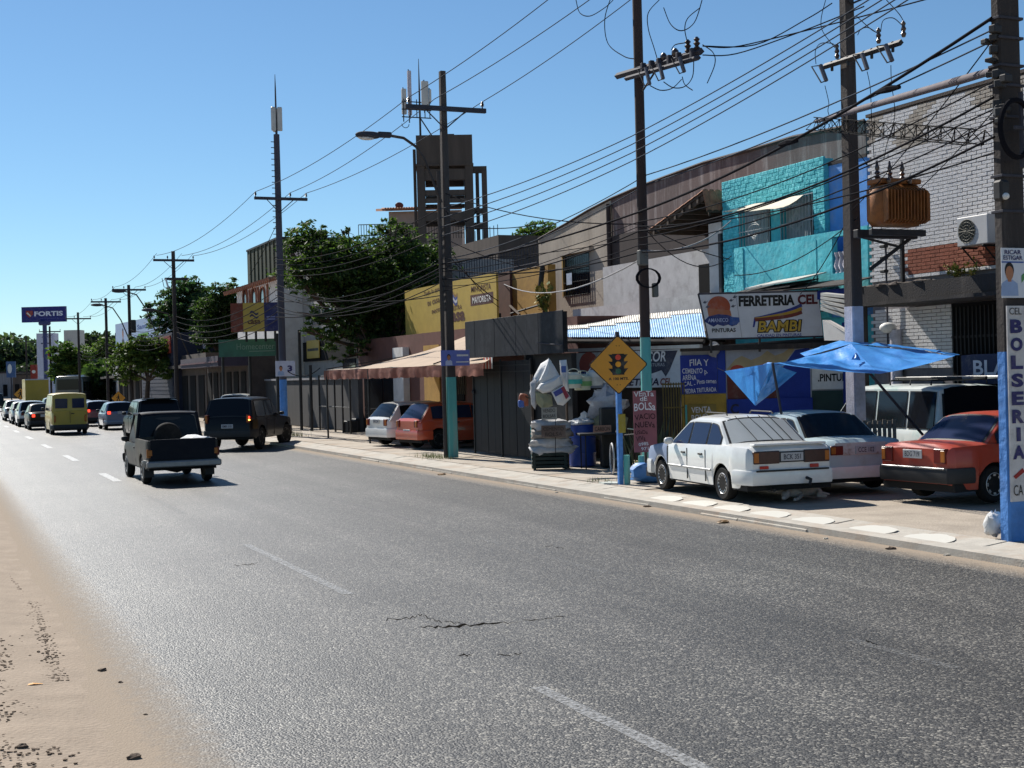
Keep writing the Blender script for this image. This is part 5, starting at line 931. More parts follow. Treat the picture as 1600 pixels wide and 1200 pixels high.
def plant(c, n, h, r, lab, name='weed_plant', leaf=.05, cols=((.12, .16, .03), (.3, .26, .06)), kind_=None, cat='plant'):
    t = thing(name, lab, cat, c); q = random.Random(int(c[1]*100)); st = MB(); lf = [MB(), MB()]
    for i in range(n):
        a = q.uniform(0, 6.28); e = q.uniform(.1, r); p1 = np.array([c[0]+e*math.cos(a), c[1]+e*math.sin(a), c[2]+h*q.uniform(.5, 1)]); p0 = np.array(c); st.tube([p0, (p0+p1)/2+np.array((0, 0, h*.1)), p1], .006, 4)
        for k in range(12):
            p = p0+(p1-p0)*q.uniform(.25, 1)+np.array([q.gauss(0, .04) for _ in range(3)]); d = np.array([q.gauss(0, 1) for _ in range(3)]); d /= np.linalg.norm(d); e2 = np.cross(d, [0.3, .2, .9]); e2 /= np.linalg.norm(e2); s = leaf*q.uniform(.6, 1.3)
            lf[q.random() > .6].add([p-d*s, p+e2*s*.5, p+d*s, p-e2*s*.5], [(0, 1, 2, 3)])
    st.part('stems', M_WOOD, t)
    for k in (0, 1): lf[k].part('leaves', mat('weed_leaf_%d_%s' % (k, name), cols[k], .7, var=.3, scale=8), t)
    return t
plant((XB-.2, YX(1508, XB, 420), z1), 12, .55, .35, 'dry yellowish weed growing on the dark canopy under the air conditioner'); plant((XB-.2, YX(1525, XB, 420), z1), 8, .35, .35, 'low dry weed growing on the canopy right of the taller weed')
# ---------------------------------------------------------------- turquoise house
XT = 20.5; XL = 19.9; ya, yb_ = YX(1352, XT, 400), YX(1132, XT, 400); ZT2 = 7.55
T = thing('turquoise_house', 'turquoise two-storey house with two barred windows above the paint shop', 'house', (XT, (ya+yb_)/2, PZ)); yw = YX(1290, XT, 300)
W1 = (YX(1208, XT), YX(1160, XT)); W2 = (YX(1276, XT), YX(1224, XT)); wz0, wz1 = 5.45, 6.75
m = MB(); 
for y0, y1, z0_, z1_ in ((yw, W2[0], 3.6, ZT2), (W2[1], W1[0], 3.6, ZT2), (W1[1], yb_, 3.6, ZT2), (W2[0], W2[1], 3.6, wz0), (W1[0], W1[1], 3.6, wz0), (W2[0], W2[1], wz1, ZT2), (W1[0], W1[1], wz1, ZT2)): m.box(XT, y0, z0_, XT+.25, y1, z1_)
m.part('wall', M_TURQ, T)
stone = MB(); q = random.Random(3); z = 6.78
while z < ZT2-.04:                                   # rough split-stone courses round the windows
    y = yw
    while y < yb_-.05:
        l = q.uniform(.1, .34); y1 = min(y+l, yb_); stone.bev((XT-.015, (y+y1)/2, z+.065), (.05+q.uniform(0, .025), y1-y-.002, .1), .012); y = y1
    z += .1
z = 3.9
while z < 6.75:
    for y0, y1 in ((W1[1]+.02, yb_), (yw, W2[0]-.02)): 
        y = y0
        while y < y1-.05: l = q.uniform(.1, .34); e = min(y+l, y1); stone.bev((XT-.015, (y+e)/2, z+.065), (.05+q.uniform(0, .025), e-y-.002, .1), .012); y = e
    z += .1
stone.part('stone_facing', M_TURQR, T, kind='stuff')
MB().box(XT+.3, ya, PZ, XT+9, yb_, ZT2-.3).part('building_mass', M_TURQ, T); MB().box(XT+.1, ya, 3.6, XT+.6, yw-.01, 7.35).part('side_wall', M_BLUEW, T); MB().box(XT+.08, ya, 7.35, XT+.65, yw-.01, 7.43).part('side_cap', M_DARKC, T)
for (y0, y1) in (W1, W2):
    wn = MB().box(XT+.18, y0, wz0, XT+.22, y1, wz1).part('window', mat('grey_shutter', (.30, .36, .38), .7, var=.15), T)
    MB().box(XT+.12, y0, wz0, XT+.175, y0+.3, wz1).part('open_gap', M_BLIND, wn)
    for k in range(11): y = y0+.03+(y1-y0-.06)*k/10; MB().tube([(XT-.03, y, wz0-.02), (XT-.03, y, wz1+.02)], .012, 5).part('window_bar', M_IRONW, wn)
    for z in (wz0, (wz0+wz1)/2, wz1): MB().tube([(XT-.03, y0-.02, z), (XT-.03, y1+.02, z)], .014, 5).part('window_rail', M_IRONW, wn)
    for k in range(4): yy = (y0+y1)/2; MB().tube([(XT-.035, yy+(.1+.08*k)*math.cos(a), (wz0+wz1)/2+.28*math.sin(a)*(1-.15*k)) for a in np.linspace(0, 6.28, 14)], .008, 4).part('scrollwork', M_IRONW, wn)
    MB().box(XT-.07, y0-.06, wz0-.07, XT+.1, y1+.06, wz0-.005).part('sill', M_TURQ, wn)
# balcony front
yl2 = YX(1148, XL, 410); yr2 = YX(1356, XL, 400); zb1 = ZX(1240, 372, XL); zb0 = 3.75
yq0, yq1 = YX(1322, XL, 390), YX(1300, XL, 390)
bw = MB(); bw.box(XL, yq1, zb0, XL+.16, yl2, zb1); bw.box(XL, yr2, zb0, XL+.16, yq0, zb1); bw.box(XL, yq0, zb0, XL+.16, yq1, zb0+.85); bw.box(XL, yq0, zb1-.14, XL+.16, yq1, zb1); bw.part('balcony_wall', M_TURQ, T)
for k in range(3): y = yq0+(yq1-yq0)*(.2+.3*k); MB().lathe([(.07, 0), (.05, .05), (.09, .18), (.05, .36), (.07, .44), (.08, .5)], 10, (XL+.08, y, zb0+.85)).part('baluster', M_LILAC, T, smooth=50)
MB().box(XL-.02, yl2-.42, zb0, XL-.002, yl2, zb1-.02).part('balcony_pier', M_TURQR, T); MB().box(XL-.012, YX(1278, XL), zb0+.25, XL-.002, YX(1210, XL), zb1-.12).part('balcony_panel', M_TURQ, T)
MB().box(XL+.17, yr2, zb0, XT-.1, yl2, zb0+.15).part('balcony_floor', M_GREY, T)
aw = MB(); A0, A1, B0, B1 = PX(1130, 331, 19.7), PX(1212, 327, 19.8), PX(1255, 305, 20.42), PX(1165, 322, 20.42)
rows = []
for t in np.linspace(0, 1, 7): rows.append([A0*(1-s)*(1-t)+B1*s*(1-t)+A1*(1-s)*t+B0*s*t+np.array((0, 0, -.07*math.sin(s*3.14)+.02*math.sin(t*9))) for s in np.linspace(0, 1, 5)])
aw.grid(rows).solo('window_awning', mat('beige_canvas', (.62, .56, .44), .8, var=.12), 'beige cloth awning stretched above the turquoise house windows', 'awning', smooth=60)
for p in (A0, A1): MB().tube([p, (20.45, p[1]-.2, p[2]+.15)], .015, 5).part('awning_rod', M_IRONW, T)
# rubble lean-to roof under the balcony
for i, (pa, pb_, dz, mm) in enumerate((((1150, 462), (1250, 448), 0., M_DARKC), ((1190, 458), (1300, 450), .05, M_GREY), ((1240, 455), (1335, 446), .1, M_DARKC), ((1180, 452), (1262, 438), .16, M_ZINC))):
    a = PX(*pa, 19.3); c = PX(*pb_, 19.3); MB().ext([(19.0, a[1], a[2]), (19.0, c[1], c[2]), (19.85, c[1], c[2]+.18), (19.85, a[1], a[2]+.18)], (0, 0, .03)).solo('scrap_sheet', mm, ['blackened sheet', 'grey sheet', 'charred sheet', 'bent zinc sheet'][i]+' lying on the lean-to below the turquoise balcony', 'roof sheet', 'scrap roof sheets')
MB().box(19.3, YX(1345, 19.3), ZX(1300, 466, 19.3), 19.85, YX(1250, 19.3), ZX(1300, 452, 19.3)).solo('blue_parapet', M_DBLUE, 'deep blue low parapet below the turquoise balcony', 'parapet')
# ---------------------------------------------------------------- brown and cream warehouse
XG = 22.0
def gpts(l): return [(XG, float(PX(x, y, XG)[1]), float(PX(x, y, XG)[2])) for x, y in l]
T = thing('warehouse', 'long cream and purple brown warehouse with a curved parapet', 'building', (XG, 38, PZ)); ysplit = YX(955, XG, 400)
tops = gpts([(1352, 190), (1320, 200), (1240, 216), (1180, 234), (1100, 256), (1040, 278), (1000, 293), (955, 312)]); 
MB().ext([(XG, tops[0][1], 3.0), *tops, (XG, ysplit, 3.0)][::1], (12, 0, 0)).part('brown_wall', M_BROWNW, T)
topc = gpts([(955, 312), (920, 330), (885, 351), (842, 375)]); MB().ext([(XG, topc[0][1]+.002, PZ), *[(p[0]-.02, p[1]+.002, p[2]-.01) for p in topc], (XG, topc[-1][1], PZ)], (12, 0, 0)).part('cream_wall', M_CREAM, T)
MB().tube([(XG-.03, p[1], p[2]+.03) for p in tops+topc], .05, 4).part('parapet_cap', M_DBROWN, T)
MB().box(XG-.06, YX(1132, XG), 3.2, XG-.003, ysplit-.05, 7.1).part('lower_wall', M_DBROWN, T)
wy0, wy1 = YX(922, XG, 430), YX(884, XG, 430); za_, zb_ = ZX(903, 461, XG), ZX(903, 398, XG)
wn = MB().box(XG-.03, wy0, za_, XG+.02, wy1, zb_).part('window', M_WIN, T); MB().box(XG-.2, wy0-.35, zb_+.05, XG-.021, wy1+.15, zb_+.17).part('hood', M_CREAM, wn); MB().box(XG-.1, wy1, za_, XG-.021, wy1+.12, zb_+.05).part('reveal', M_OCHRE, wn)
for k in range(12): y = wy0+(wy1-wy0)*k/11; MB().tube([(XG-.1, y, za_-.05), (XG-.1, y, zb_)], .014, 5).part('window_bar', M_IRON, wn)
for z in np.linspace(za_, zb_, 4): MB().tube([(XG-.1, wy0, z), (XG-.1, wy1, z)], .014, 5).part('window_rail', M_IRON, wn)
MB().box(XG-.12, wy1-.75, ZX(893, 445, XG), XG-.115, wy1-.3, ZX(893, 427, XG)).part('paper_notice', pm('#b9c6d8'), wn)
MB().tube([(XG-.12, ysplit-.1, 3.6), (XG-.12, ysplit-.1, ZX(958, 318, XG))], .09, 8).part('downpipe', M_DBROWN, T, smooth=50)
# ---------------------------------------------------------------- porch house with tiled gable
XH = 20.9; T = thing('porch_house', 'white upstairs porch under a clay tiled gable roof left of the turquoise house', 'house', (XH, 34, PZ))
rg = PX(1108, 300, 20.2); el = PX(1022, 362, 20.2); er = PX(1150, 345, 20.2); yr, zr, yl_, zl_, yr_, zr_ = rg[1], rg[2], el[1], el[2], yb_+.05, zr_ if False else rg[2]-.55
for nm, (y0, z0_, y1, z1_) in (('roof_slope_far', (yr, zr, yl_, zl_)), ('roof_slope_near', (yr, zr, yr_, zr_))):
    rows = []
    MB().ext([(20.0, y0, z0_-.05), (20.0, y1, z1_-.05), (22.0, y1, z1_-.05), (22.0, y0, z0_-.05)], (0, 0, .045)).part('roof_boards', M_WOOD, T)
    n = 10                                               # rows of half-round tiles down the slope
    sl_ = np.array([0, y1-y0, z1_-z0_]); L_ = np.linalg.norm(sl_); ns = max(2, int(L_/.33))
    for i in range(n):
        x = 19.98+2.02*(i+.5)/n; t = MB()
        for k in range(ns):
            a = np.array([x, y0, z0_])+sl_*k/ns; b2 = np.array([x, y0, z0_])+sl_*(k+1.12)/ns; up = np.array([0, 0, 1.])
            rw = [[p+np.array([.105*math.cos(w_), 0, .055*math.sin(w_)+(.012 if p is b2 else .03)]) for w_ in np.linspace(0, math.pi, 6)] for p in (a, b2)]
            t.grid(rw)
        t.part('tile_row', M_TILE, T)
for k in range(7): t = .1+.8*k/6; p = np.array([0, yr, zr])*(1-t)+np.array([0, yl_, zl_])*t; MB().box(20.0, p[1]-.05, p[2]-.2, 22, p[1]+.05, p[2]-.055).part('rafter', M_WOOD, T)
MB().ext([(20.05, yr, zr-.06), (20.05, yl_, zl_-.06), (20.05, yl_, zl_-.16), (20.05, yr, zr-.2)], (.05, 0, 0)).part('barge_board', M_WOOD, T); MB().ext([(20.05, yr, zr-.06), (20.05, yr_, zr_-.06), (20.05, yr_, zr_-.16), (20.05, yr, zr-.2)], (.05, 0, 0)).part('barge_board', M_WOOD, T)
MB().box(XH+.6, yb_-.2, 3.3, XH+.8, ysplit-.3, 6.0).part('back_wall', M_LWALL, T); cy0 = YX(1128, XH, 400); cy1 = YX(1108, XH, 400)
MB().box(XH, cy0, 3.6, XH+.3, cy1, 6.6).part('column', M_WHITEW, T); MB().box(XH+.57, YX(1112, XH+.57, 440), 3.9, XH+.598, YX(1092, XH+.57, 440), 5.55).part('doorway', M_BLIND, T)
MB().box(XH-.3, yb_+.1, 3.5, XH-.15, ysplit+.3, ZX(1040, 466, XH-.3)).part('terrace_parapet', M_LWALL, T); MB().box(XH-.3, yb_+.1, 3.3, XH+.6, ysplit+.3, 3.5).part('terrace_floor', M_GREY, T)
MB().bev((XH-.35, YX(1127, XH-.35, 420), 4.9), (.1, .16, 2.6), .02).part('dark_post', M_DSTEEL, T)
# ---------------------------------------------------------------- ochre wall, grey parapet wall and railing
MB().box(20.2, YX(858, 20.2), 2.5, 20.5, YX(795, 20.2), ZX(830, 418, 20.2)).solo('ochre_wall', M_OCHRE, 'stained ochre wall left of the cream warehouse', 'wall')
MB().box(20.1, YX(798, 20.1), 2.5, 20.6, YX(777, 20.1), ZX(787, 425, 20.1)).solo('brown_pillar', mat('brown_plaster', (.12, .06, .045), .85, var=.2), 'brown plaster pillar between the yellow shop sign and the ochre wall', 'pillar')
MB().tube([(20.05, YX(854, 20.1), 4.0), (20.05, YX(854, 20.1), 5.2), (19.95, YX(852, 20.1), 5.5), (20.05, YX(852, 20.1), ZX(852, 415, 20.05))], .1, 8).solo('black_downpipe', M_IRON, 'black downpipe at the edge of the ochre wall', 'pipe', smooth=50)
plant((19.9, YX(852, 19.9), 4.4), 14, 1.3, .5, 'leafy green plant climbing beside the ochre wall', leaf=.12, cols=((.1, .2, .03), (.28, .3, .05)))
MB().tube([V3(PX(798, 490, 19.8)), V3(PX(845, 476, 20))], .04, 6).solo('iron_bar', M_IRON, 'rusty bar leaning across the ochre wall', 'bar'); MB().tube([V3(PX(797, 478, 19.8)), V3(PX(812, 492, 19.7))], .05, 6).solo('iron_bar', M_WOOD, 'short post leaning at the foot of the ochre wall', 'bar')
T = thing('parapet_wall', 'grey rooftop parapet with a pale railing between the water tower and warehouse', 'wall', (23.5, 56, PZ)); y0, y1 = YX(840, 23.5), YX(700, 23.5)
zt0 = ZX(840, 415, 23.5); MB().box(23.5, y0, 2.0, 24.0, y1, zt0).part('wall', M_GREYL, T)
zt1 = ZX(838, 380, 23.5)
for k in range(34): y = y0+(y1-y0)*k/33; MB().tube([(23.55, y, zt0), (23.55, y, zt1)], .02, 4).part('railing_bar', M_STEEL, T)
for z in (zt0+.15, zt1): MB().tube([(23.55, y0, z), (23.55, y1, z)], .03, 5).part('railing_rail', M_STEEL, T)
MB().box(24.2, y0, 2.0, 30, y1+4, zt0-.1).part('roof_block', M_GREY, T)
T = thing('grey_block', 'stained grey rooftop block at the foot of the water tower', 'building', (27, 66, PZ)); MB().box(26.0, YX(782, 26), 2, 33, YX(700, 26), ZX(760, 372, 26)).part('wall', M_GREY, T)
for k in range(9): y = YX(782, 26)+.3+k*.5; MB().tube([(26.1, y, ZX(760, 372, 26)), (26.1, y, ZX(760, 372, 26)+.55)], .02, 4).part('railing_bar', M_STEEL, T)
# ---------------------------------------------------------------- water tower with antennas
DW = 78.0
def WP(px, py, d=DW): return PD(px, py, d)
T = thing('water_tower', 'concrete water tower on tall legs with antennas on top', 'water tower', (*WP(694, 240)[:2], PZ), -.355)
w0 = WP(651, 217)[2]; zt_ = WP(694, 218)[2]; zb2 = WP(694, 262)[2]; cx, cy = WP(694, 240)[:2]; hx = 1.62
def LB(x0, y0, z0_, x1, y1, z1_, nm, m=None): return MB().box(x0, y0, z0_-PZ, x1, y1, z1_-PZ).part(nm, m or M_GREY, T, w=False)
zpx = lambda py: float(WP(694, py)[2])
LB(-1.6, -1.5, zb2, 1.6, 1.5, zt_, 'tank'); LB(-1.64, -1.55, zb2-.12, 1.64, 1.55, zb2, 'tank_base'); LB(-.1, -.4, zt_, .6, .3, zt_+.25, 'hatch')
for x in (-1.6, 1.15):
    for y in (-1.5, 1.05): LB(x, y, PZ, x+.45, y+.45, zb2-.12, 'leg')
for py, th in ((270, .62), (302, .3), (315, .22), (336, .5)):
    z = zpx(py)
    LB(-1.14, -1.48, z-th, 1.14, -1.13, z, 'beam'); LB(-1.14, 1.13, z-th, 1.14, 1.47, z, 'beam'); LB(-1.58, -1.04, z-th, -1.24, 1.04, z-.002, 'beam'); LB(1.24, -1.04, z-th, 1.58, 1.04, z-.002, 'beam')
LB(1.75, -1.0, PZ, 1.95, -.7, zpx(268), 'stair_leg'); LB(2.1, -1.2, PZ, 2.4, -.9, zpx(272), 'stair_leg'); LB(1.62, -1.1, zpx(275), 2.4, -.8, zpx(265), 'stair_beam'); LB(1.62, -1.15, zpx(338), 2.4, -.85, zpx(330), 'stair_beam'); LB(1.62, -1.15, zpx(362), 2.4, -.85, zpx(352), 'stair_beam')
LB(-1.8, -1.2, PZ, -1.63, -.8, zpx(238), 'pilaster')
A = thing('antenna_mast', 'cluster of white cell antennas on a mast above the water tower', 'antenna', (*WP(657, 215)[:2], zt_)); ax_, ay = WP(657, 215)[:2]
zz = lambda py: float(WP(657, py)[2])
MB().tube([(ax_, ay, zt_-.6), (ax_, ay, zz(140)), (ax_, ay, zz(92))], [.07, .05, .015], 6).part('mast', M_DSTEEL, A)
for px, y0_, y1_, wd in ((631, 178, 138, .28), (640, 180, 110, .22), (664, 165, 127, .42), (672, 160, 140, .12)):
    p = WP(px, 150); MB().bev((p[0], p[1], (zz(y0_)+zz(y1_))/2), (wd, .16, zz(y1_)-zz(y0_)), .03).part('antenna_panel', M_ANT if px != 640 else M_LILAC, A)
    MB().tube([(p[0], p[1]+.12, zz(y0_)-.4), (p[0], p[1]+.12, zz(y1_)+.1)], .035, 5).part('antenna_pole', M_DSTEEL, A)
for py in (160, 172, 184): MB().tube([(ax_-1.1, ay, zz(py)), (ax_+.7, ay, zz(py))], .035, 5).part('frame_rail', M_DSTEEL, A)
for x in (-1, -.6, -.2, .3, .6): MB().tube([(ax_+x, ay-.05, zz(184)), (ax_+x, ay-.05, zz(156))], .03, 5).part('frame_post', M_DSTEEL, A)
MB().tube([(ax_, ay, zz(184)), (ax_+.9, ay, zt_)], .04, 5).part('frame_stay', M_DSTEEL, A)
MB().tube([(ax_-.9+.22*math.cos(t), ay, zz(195)+.22*math.sin(t)) for t in np.linspace(3.1, 6.3, 10)], .02, 4).part('cable_loop', M_WIRE, A)
# pink rooftop house
T = thing('pink_rooftop_house', 'pale pink rooftop room with a tiled eave left of the water tower', 'house', (*WP(660, 340, 84)[:2], PZ)); p, q = WP(608, 360, 84), WP(722, 360, 84); zt3 = float(WP(640, 330, 84)[2]); zb3 = 2.
MB().slab(p, q, zb3, zt3, -5).part('wall', mat('pink_plaster', (.42, .32, .27), .9, var=.12), T)
pe, qe = WP(602, 330, 83.5), WP(722, 330, 83.5); MB().ext([(*pe[:2], zt3-.02), (*qe[:2], zt3-.02), (*(qe[:2]+np.array((1, 5.0))), zt3+.6), (*(pe[:2]+np.array((1, 5.0))), zt3+.6)], (0, 0, .16)).part('tile_roof', M_TILE, T)
for i in range(30): t = i/29; a = pe*(1-t)+qe*t; MB().tube([(a[0], a[1]-.05, zt3+.13), (a[0]+.3, a[1]+1.5, zt3+.32)], .07, 6).part('eave_tile', M_TILE, T)
MB().blob((*WP(624, 325, 84)[:2], zt3+.38), (.28, .08, .2), 10, 7, 0).part('dish_antenna', pm('#7a3f35'), T, smooth=60)
p, q = WP(560, 352, 78), WP(725, 352, 78); z = float(WP(640, 366, 78)[2])
T = thing('roof_railing', 'thin metal railing on the roof edge behind the big tree', 'railing', (*WP(640, 366, 78)[:2], z)); 
for k in range(40): t = k/39; a = p*(1-t)+q*t; MB().tube([(a[0], a[1], z-.3), (a[0], a[1], z+.62)], .02, 4).part('railing_bar', M_DSTEEL, T)
for dz in (.0, .62): MB().tube([(p[0], p[1], z+dz), (q[0], q[1], z+dz)], .025, 4).part('railing_rail', M_DSTEEL, T)
MB().slab(p, q, 2., z-1.6, -6).part('roof_slab', M_GREY, T)
# ---------------------------------------------------------------- charcoal gate box
XQ = 14.4; T = thing('charcoal_kiosk', 'charcoal metal kiosk with a tall gate and a deep blank fascia', 'kiosk', (XQ, 33, PZ)); yl3, yr3 = YX(742, XQ, 640), YX(832, XQ, 640)
f0, f1 = YX(727, XQ-.25, 530), YX(880, XQ-.25, 530); zf0, zf1 = ZX(800, 556, XQ-.25), ZX(800, 494, XQ-.25)
fb = MB(); n = 9
for i in range(n): 
    y0 = f1+(f0-f1)*i/n; y1 = f1+(f0-f1)*(i+1)/n-.008; MB().bev((XQ-.24+(i % 2)*.004, (y0+y1)/2, (zf0+zf1)/2), (.03, y1-y0, zf1-zf0), .004).part('fascia_sheet', mat('charcoal_fascia', (.009, .011, .017), .65, .0, var=.2, scale=2, spec=.2, dirt=(.05, .05, .06), dscale=2, damt=.5), T)
MB().box(XQ-.22, f1+.02, zf0+.03, XQ-.12, f0-.02, zf1-.03).part('roof_box', M_CHAR, T)
MB().box(XQ+.06, yr3+.003, PZ, XQ+.2, f1+.21, zf0).part('front_panel', M_CHAR, T)
n = 8
for i in range(n): y0 = yr3+(yl3-yr3)*i/n; y1 = yr3+(yl3-yr3)*(i+1)/n-.015; MB().bev((XQ+(i % 2)*.006, (y0+y1)/2, (PZ+.06+zf0-.12)/2), (.04, y1-y0, zf0-.18-PZ), .006).part('gate_leaf_sheet', M_CHAR, T)
for z in (2.45, 2.62): MB().box(XQ-.03, yr3, z, XQ-.022, yl3, z+.03).part('gate_rail', M_IRON, T)
for y in (yr3, (yr3+yl3)/2, yl3): MB().bev((XQ-.02, y, 1.45), (.05, .06, 2.7), .01).part('gate_post', M_IRON, T)
MB().blob((XQ-.06, yl3-.05, ZX(744, 612, XQ)), (.05, .05, .06), 8, 6, 0).part('padlock', M_STEEL, T, smooth=60)
sb = Board((XQ-.26, YX(755, XQ-.26, 560)), (XQ-.26, YX(769, XQ-.26, 560)), zf0-.32, zf0-.01); s_ = thing('striped_flag', 'small red and white striped flag under the charcoal fascia', 'flag', sb.at(.5, 0)); sb.panel('cloth', MWT, s_, .006)
for u in (.02, .35, .68): sb.poly('stripe', [(u, 0), (u+.17, 0), (u+.17, 1), (u, 1)], pm('#b5452f'), s_, .003)
MB().tube([V3(PX(840, 536, XQ-.3)), V3(PX(878, 539, XQ-.3))], .015, 5).solo('fascia_cable', M_STEEL, 'short pale cable across the charcoal fascia', 'cable')
# ---------------------------------------------------------------- tan awning and shop behind
XA = 13.8; ya0, ya1 = YX(757, XA, 590), YX(506, XA, 580); M_CANV = mat('tan_canvas', (.38, .285, .205), .85, var=.12, scale=1.2, dirt=(.3, .19, .14), dscale=1.1, damt=.5); M_VAL = mat('rust_canvas', (.24, .085, .055), .85, var=.3, scale=3)
T = thing('shop_awning', 'large tan canvas awning with a rust valance over the parked hatchbacks', 'awning', (XA, (ya0+ya1)/2, PZ)); zE = 2.72; ny = 24; rows = []
for j in range(ny+1):
    y = ya0+(ya1-ya0)*j/ny; row = []
    for s in np.linspace(0, 1, 8):
        hip = min(1, (ya1-y)/6.0) if y > ya1-6 else 1
        row.append((XA+4.2*s, y+5.2*s*(1-j/ny)**3, zE+(1.3*s)*(.25+.75*hip)-.05*math.sin(s*3.14)-.035*abs(math.sin(j*math.pi/6))+.0*y))
    rows.append(row)
MB().grid(rows).part('canvas', M_CANV, T, smooth=70)
rows = []
for j in range(241):
    y = ya0+(ya1-ya0)*j/240; wv = .03*math.sin(y*2.3+math.sin(y*1.7)*2)+.02*math.sin(y*5.1+2*math.sin(y*.9))+.008*math.sin(y*11); rows.append([(XA-.005+wv*.3, y, zE-.02), (XA-.03+wv, y, zE-.18), (XA-.02+wv*1.4, y, zE-.34-.03*abs(math.sin(y*5.2)))])
MB().grid(rows).part('valance', M_VAL, T, smooth=80)
for j in range(7): y = ya0+(ya1-ya0)*j/6*.98+.05; MB().tube([(XA+.03, y, PZ), (XA+.03, y, zE-.03)], .035, 6).part('post', M_IRON, T) if j in (4, 6) else None
for y in (ya1-.3, ya1-3.5, ya0+4.0): MB().tube([(XA, y, zE+.03), (XA+4.2, y, zE+1.3 if y < ya1-6 else zE+.6)], .02, 5).part('rafter_rope', M_IRON, T)
XS = 18.0; T = thing('awning_shop', 'shaded shop front with brown and ochre panels behind the awning', 'building', (XS, 44, PZ)); y0, y1 = 36.5, YX(560, XS, 600)
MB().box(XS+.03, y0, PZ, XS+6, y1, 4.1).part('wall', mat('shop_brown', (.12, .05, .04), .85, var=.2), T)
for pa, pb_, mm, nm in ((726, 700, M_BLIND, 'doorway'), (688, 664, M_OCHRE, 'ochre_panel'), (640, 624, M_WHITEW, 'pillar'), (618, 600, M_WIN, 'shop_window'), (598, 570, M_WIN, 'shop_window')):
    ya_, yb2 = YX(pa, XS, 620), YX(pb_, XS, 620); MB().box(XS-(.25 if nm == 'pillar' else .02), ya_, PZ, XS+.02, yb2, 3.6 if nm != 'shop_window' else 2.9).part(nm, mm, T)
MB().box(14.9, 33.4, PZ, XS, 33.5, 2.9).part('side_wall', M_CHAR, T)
# tools hanging in the shade
for k in range(9): y = YX(728-k*3, XS-.4, 620); MB().tube([(XS-.4, y, 2.6), (XS-.38, y, 1.7)], .02, 4).part('hanging_rod', pm('#6a6456'), T)
# shop billboard
XO = 19.0; p, q = (XO, YX(633, XO, 480)), (XO, YX(776, XO, 470)); bd = Board(p, q, ZX(633, 528, XO), ZX(633, 449, XO)); 
# follow the photographed slope: one level board
zl0, zl1 = 4.05, 6.1; bd = Board(p, q, zl0, zl1); T = thing('shop_billboard', 'yellow home store billboard above the tan awning', 'billboard', bd.at(.5, 0)); MY = mat('sign_yellow', (.43, .31, .06), .6, var=.1, dirt=(.3, .2, .05), dscale=2, damt=.3); MBR = pm('#4a2317'); bd.panel('panel', MY, T, .08)
MB().slab(bd.at(0, 0, -.08), bd.at(1, 0, -.08), zl0-.55, zl0-.01, .1).part('base_board', pm('#6e3522'), T)
bd.text('Todo lo que', T, .24, .78, .42, .9, MBR, bold=.01, ang=4); bd.text('tu casa', T, .28, .6, .42, .7, MBR, bold=.01, ang=4); bd.text('necesita', T, .33, .43, .48, .53, MBR, bold=.01, ang=4)
for k, c_ in enumerate(('#8a6a3a', '#3a4a8c', '#b9bcc4', '#2c3a7c')):
    P_ = [(.535+.08*t, .78-.055*k+.05*math.sin(t*6)) for t in np.linspace(0, 1, 9)]; bd.poly('wave_band', P_+[(u, v-.05) for u, v in P_[::-1]], pm(c_), T, .005+.0005*k)
bd.text('NUESTRA', T, .52, .44, .66, .53, MBR, bold=.01); bd.text('casa', T, .5, .22, .69, .4, MBR, bold=.04); bd.text('MINORISTA', T, .76, .72, .95, .83, MBR, bold=.01); bd.poly('brown_box', [(.75, .47), (.97, .47), (.97, .67), (.75, .67)], MBR, T); bd.text('MAYORISTA', T, .77, .51, .95, .63, MWT, bold=.015, off=.012)
for u in (.02, .35, .68, .98): MB().bev(bd.at(u, -.5, -.2), (.08, .08, 3.2), .01).part('support', M_IRON, T)
# ---------------------------------------------------------------- ferreteria: side wall, roof, signs
A0 = PX(1063, 580, 16.5); B0 = PX(1338, 580, 20.15); wl = Board(A0[:2], B0[:2], PZ, 3.35); T = thing('paint_shop', 'paint and hardware shop front with painted panels behind the parked cars', 'shop', wl.at(.5, 0))
wl.panel('wall', mat('shop_wall_grey', (.3, .3, .32), .9, var=.2), T, .12, v1=.87)
MBW = mat('board_blue', (.012, .03, .25), .7, var=.15, dirt=(.05, .08, .3), dscale=3, damt=.5); MCH = mat('chalk_white', (.62, .63, .66), .8, var=.25, scale=20)
U = lambda px: (px-1063)/(1338-1063)
zu = lambda py: 1-(py-512)/209.
wl.panel('blue_board', MBW, T, .03, U(1063), zu(612), U(1121), zu(552), .035); wl.panel('blue_pier', M_DBLUE, T, .04, U(1121)+.002, zu(612), U(1134), zu(545), .042)
for s, x0, x1, y0, y1 in (('FIIA Y', 1078, 1108, 569, 559), ('CEMENTO', 1066, 1098, 581, 573), ('p.', 1101, 1106, 584, 576), ('ARENA', 1066, 1088, 591, 583), ('CAL -', 1067, 1086, 600, 593), ('Pinta cemen', 1089, 1119, 597, 590), ('PIEDRA TRITURADA', 1068, 1119, 611, 604)):
    wl.text(s, T, U(x0), zu(y0), U(x1), zu(y1), MCH, off=.045, bold=.012, ang=1.5, warp=.08)
wl.panel('yellow_wall', mat('mustard_wall', (.36, .23, .035), .8, var=.2, dirt=(.15, .09, .03), dscale=2, damt=.6), T, .03, U(1063), 0, U(1134), zu(613), .032)
bq = wl.panel('sack_board', mat('olive_board', (.22, .16, .04), .8, var=.2), T, .03, U(1073), zu(668), U(1118), zu(629), .066)
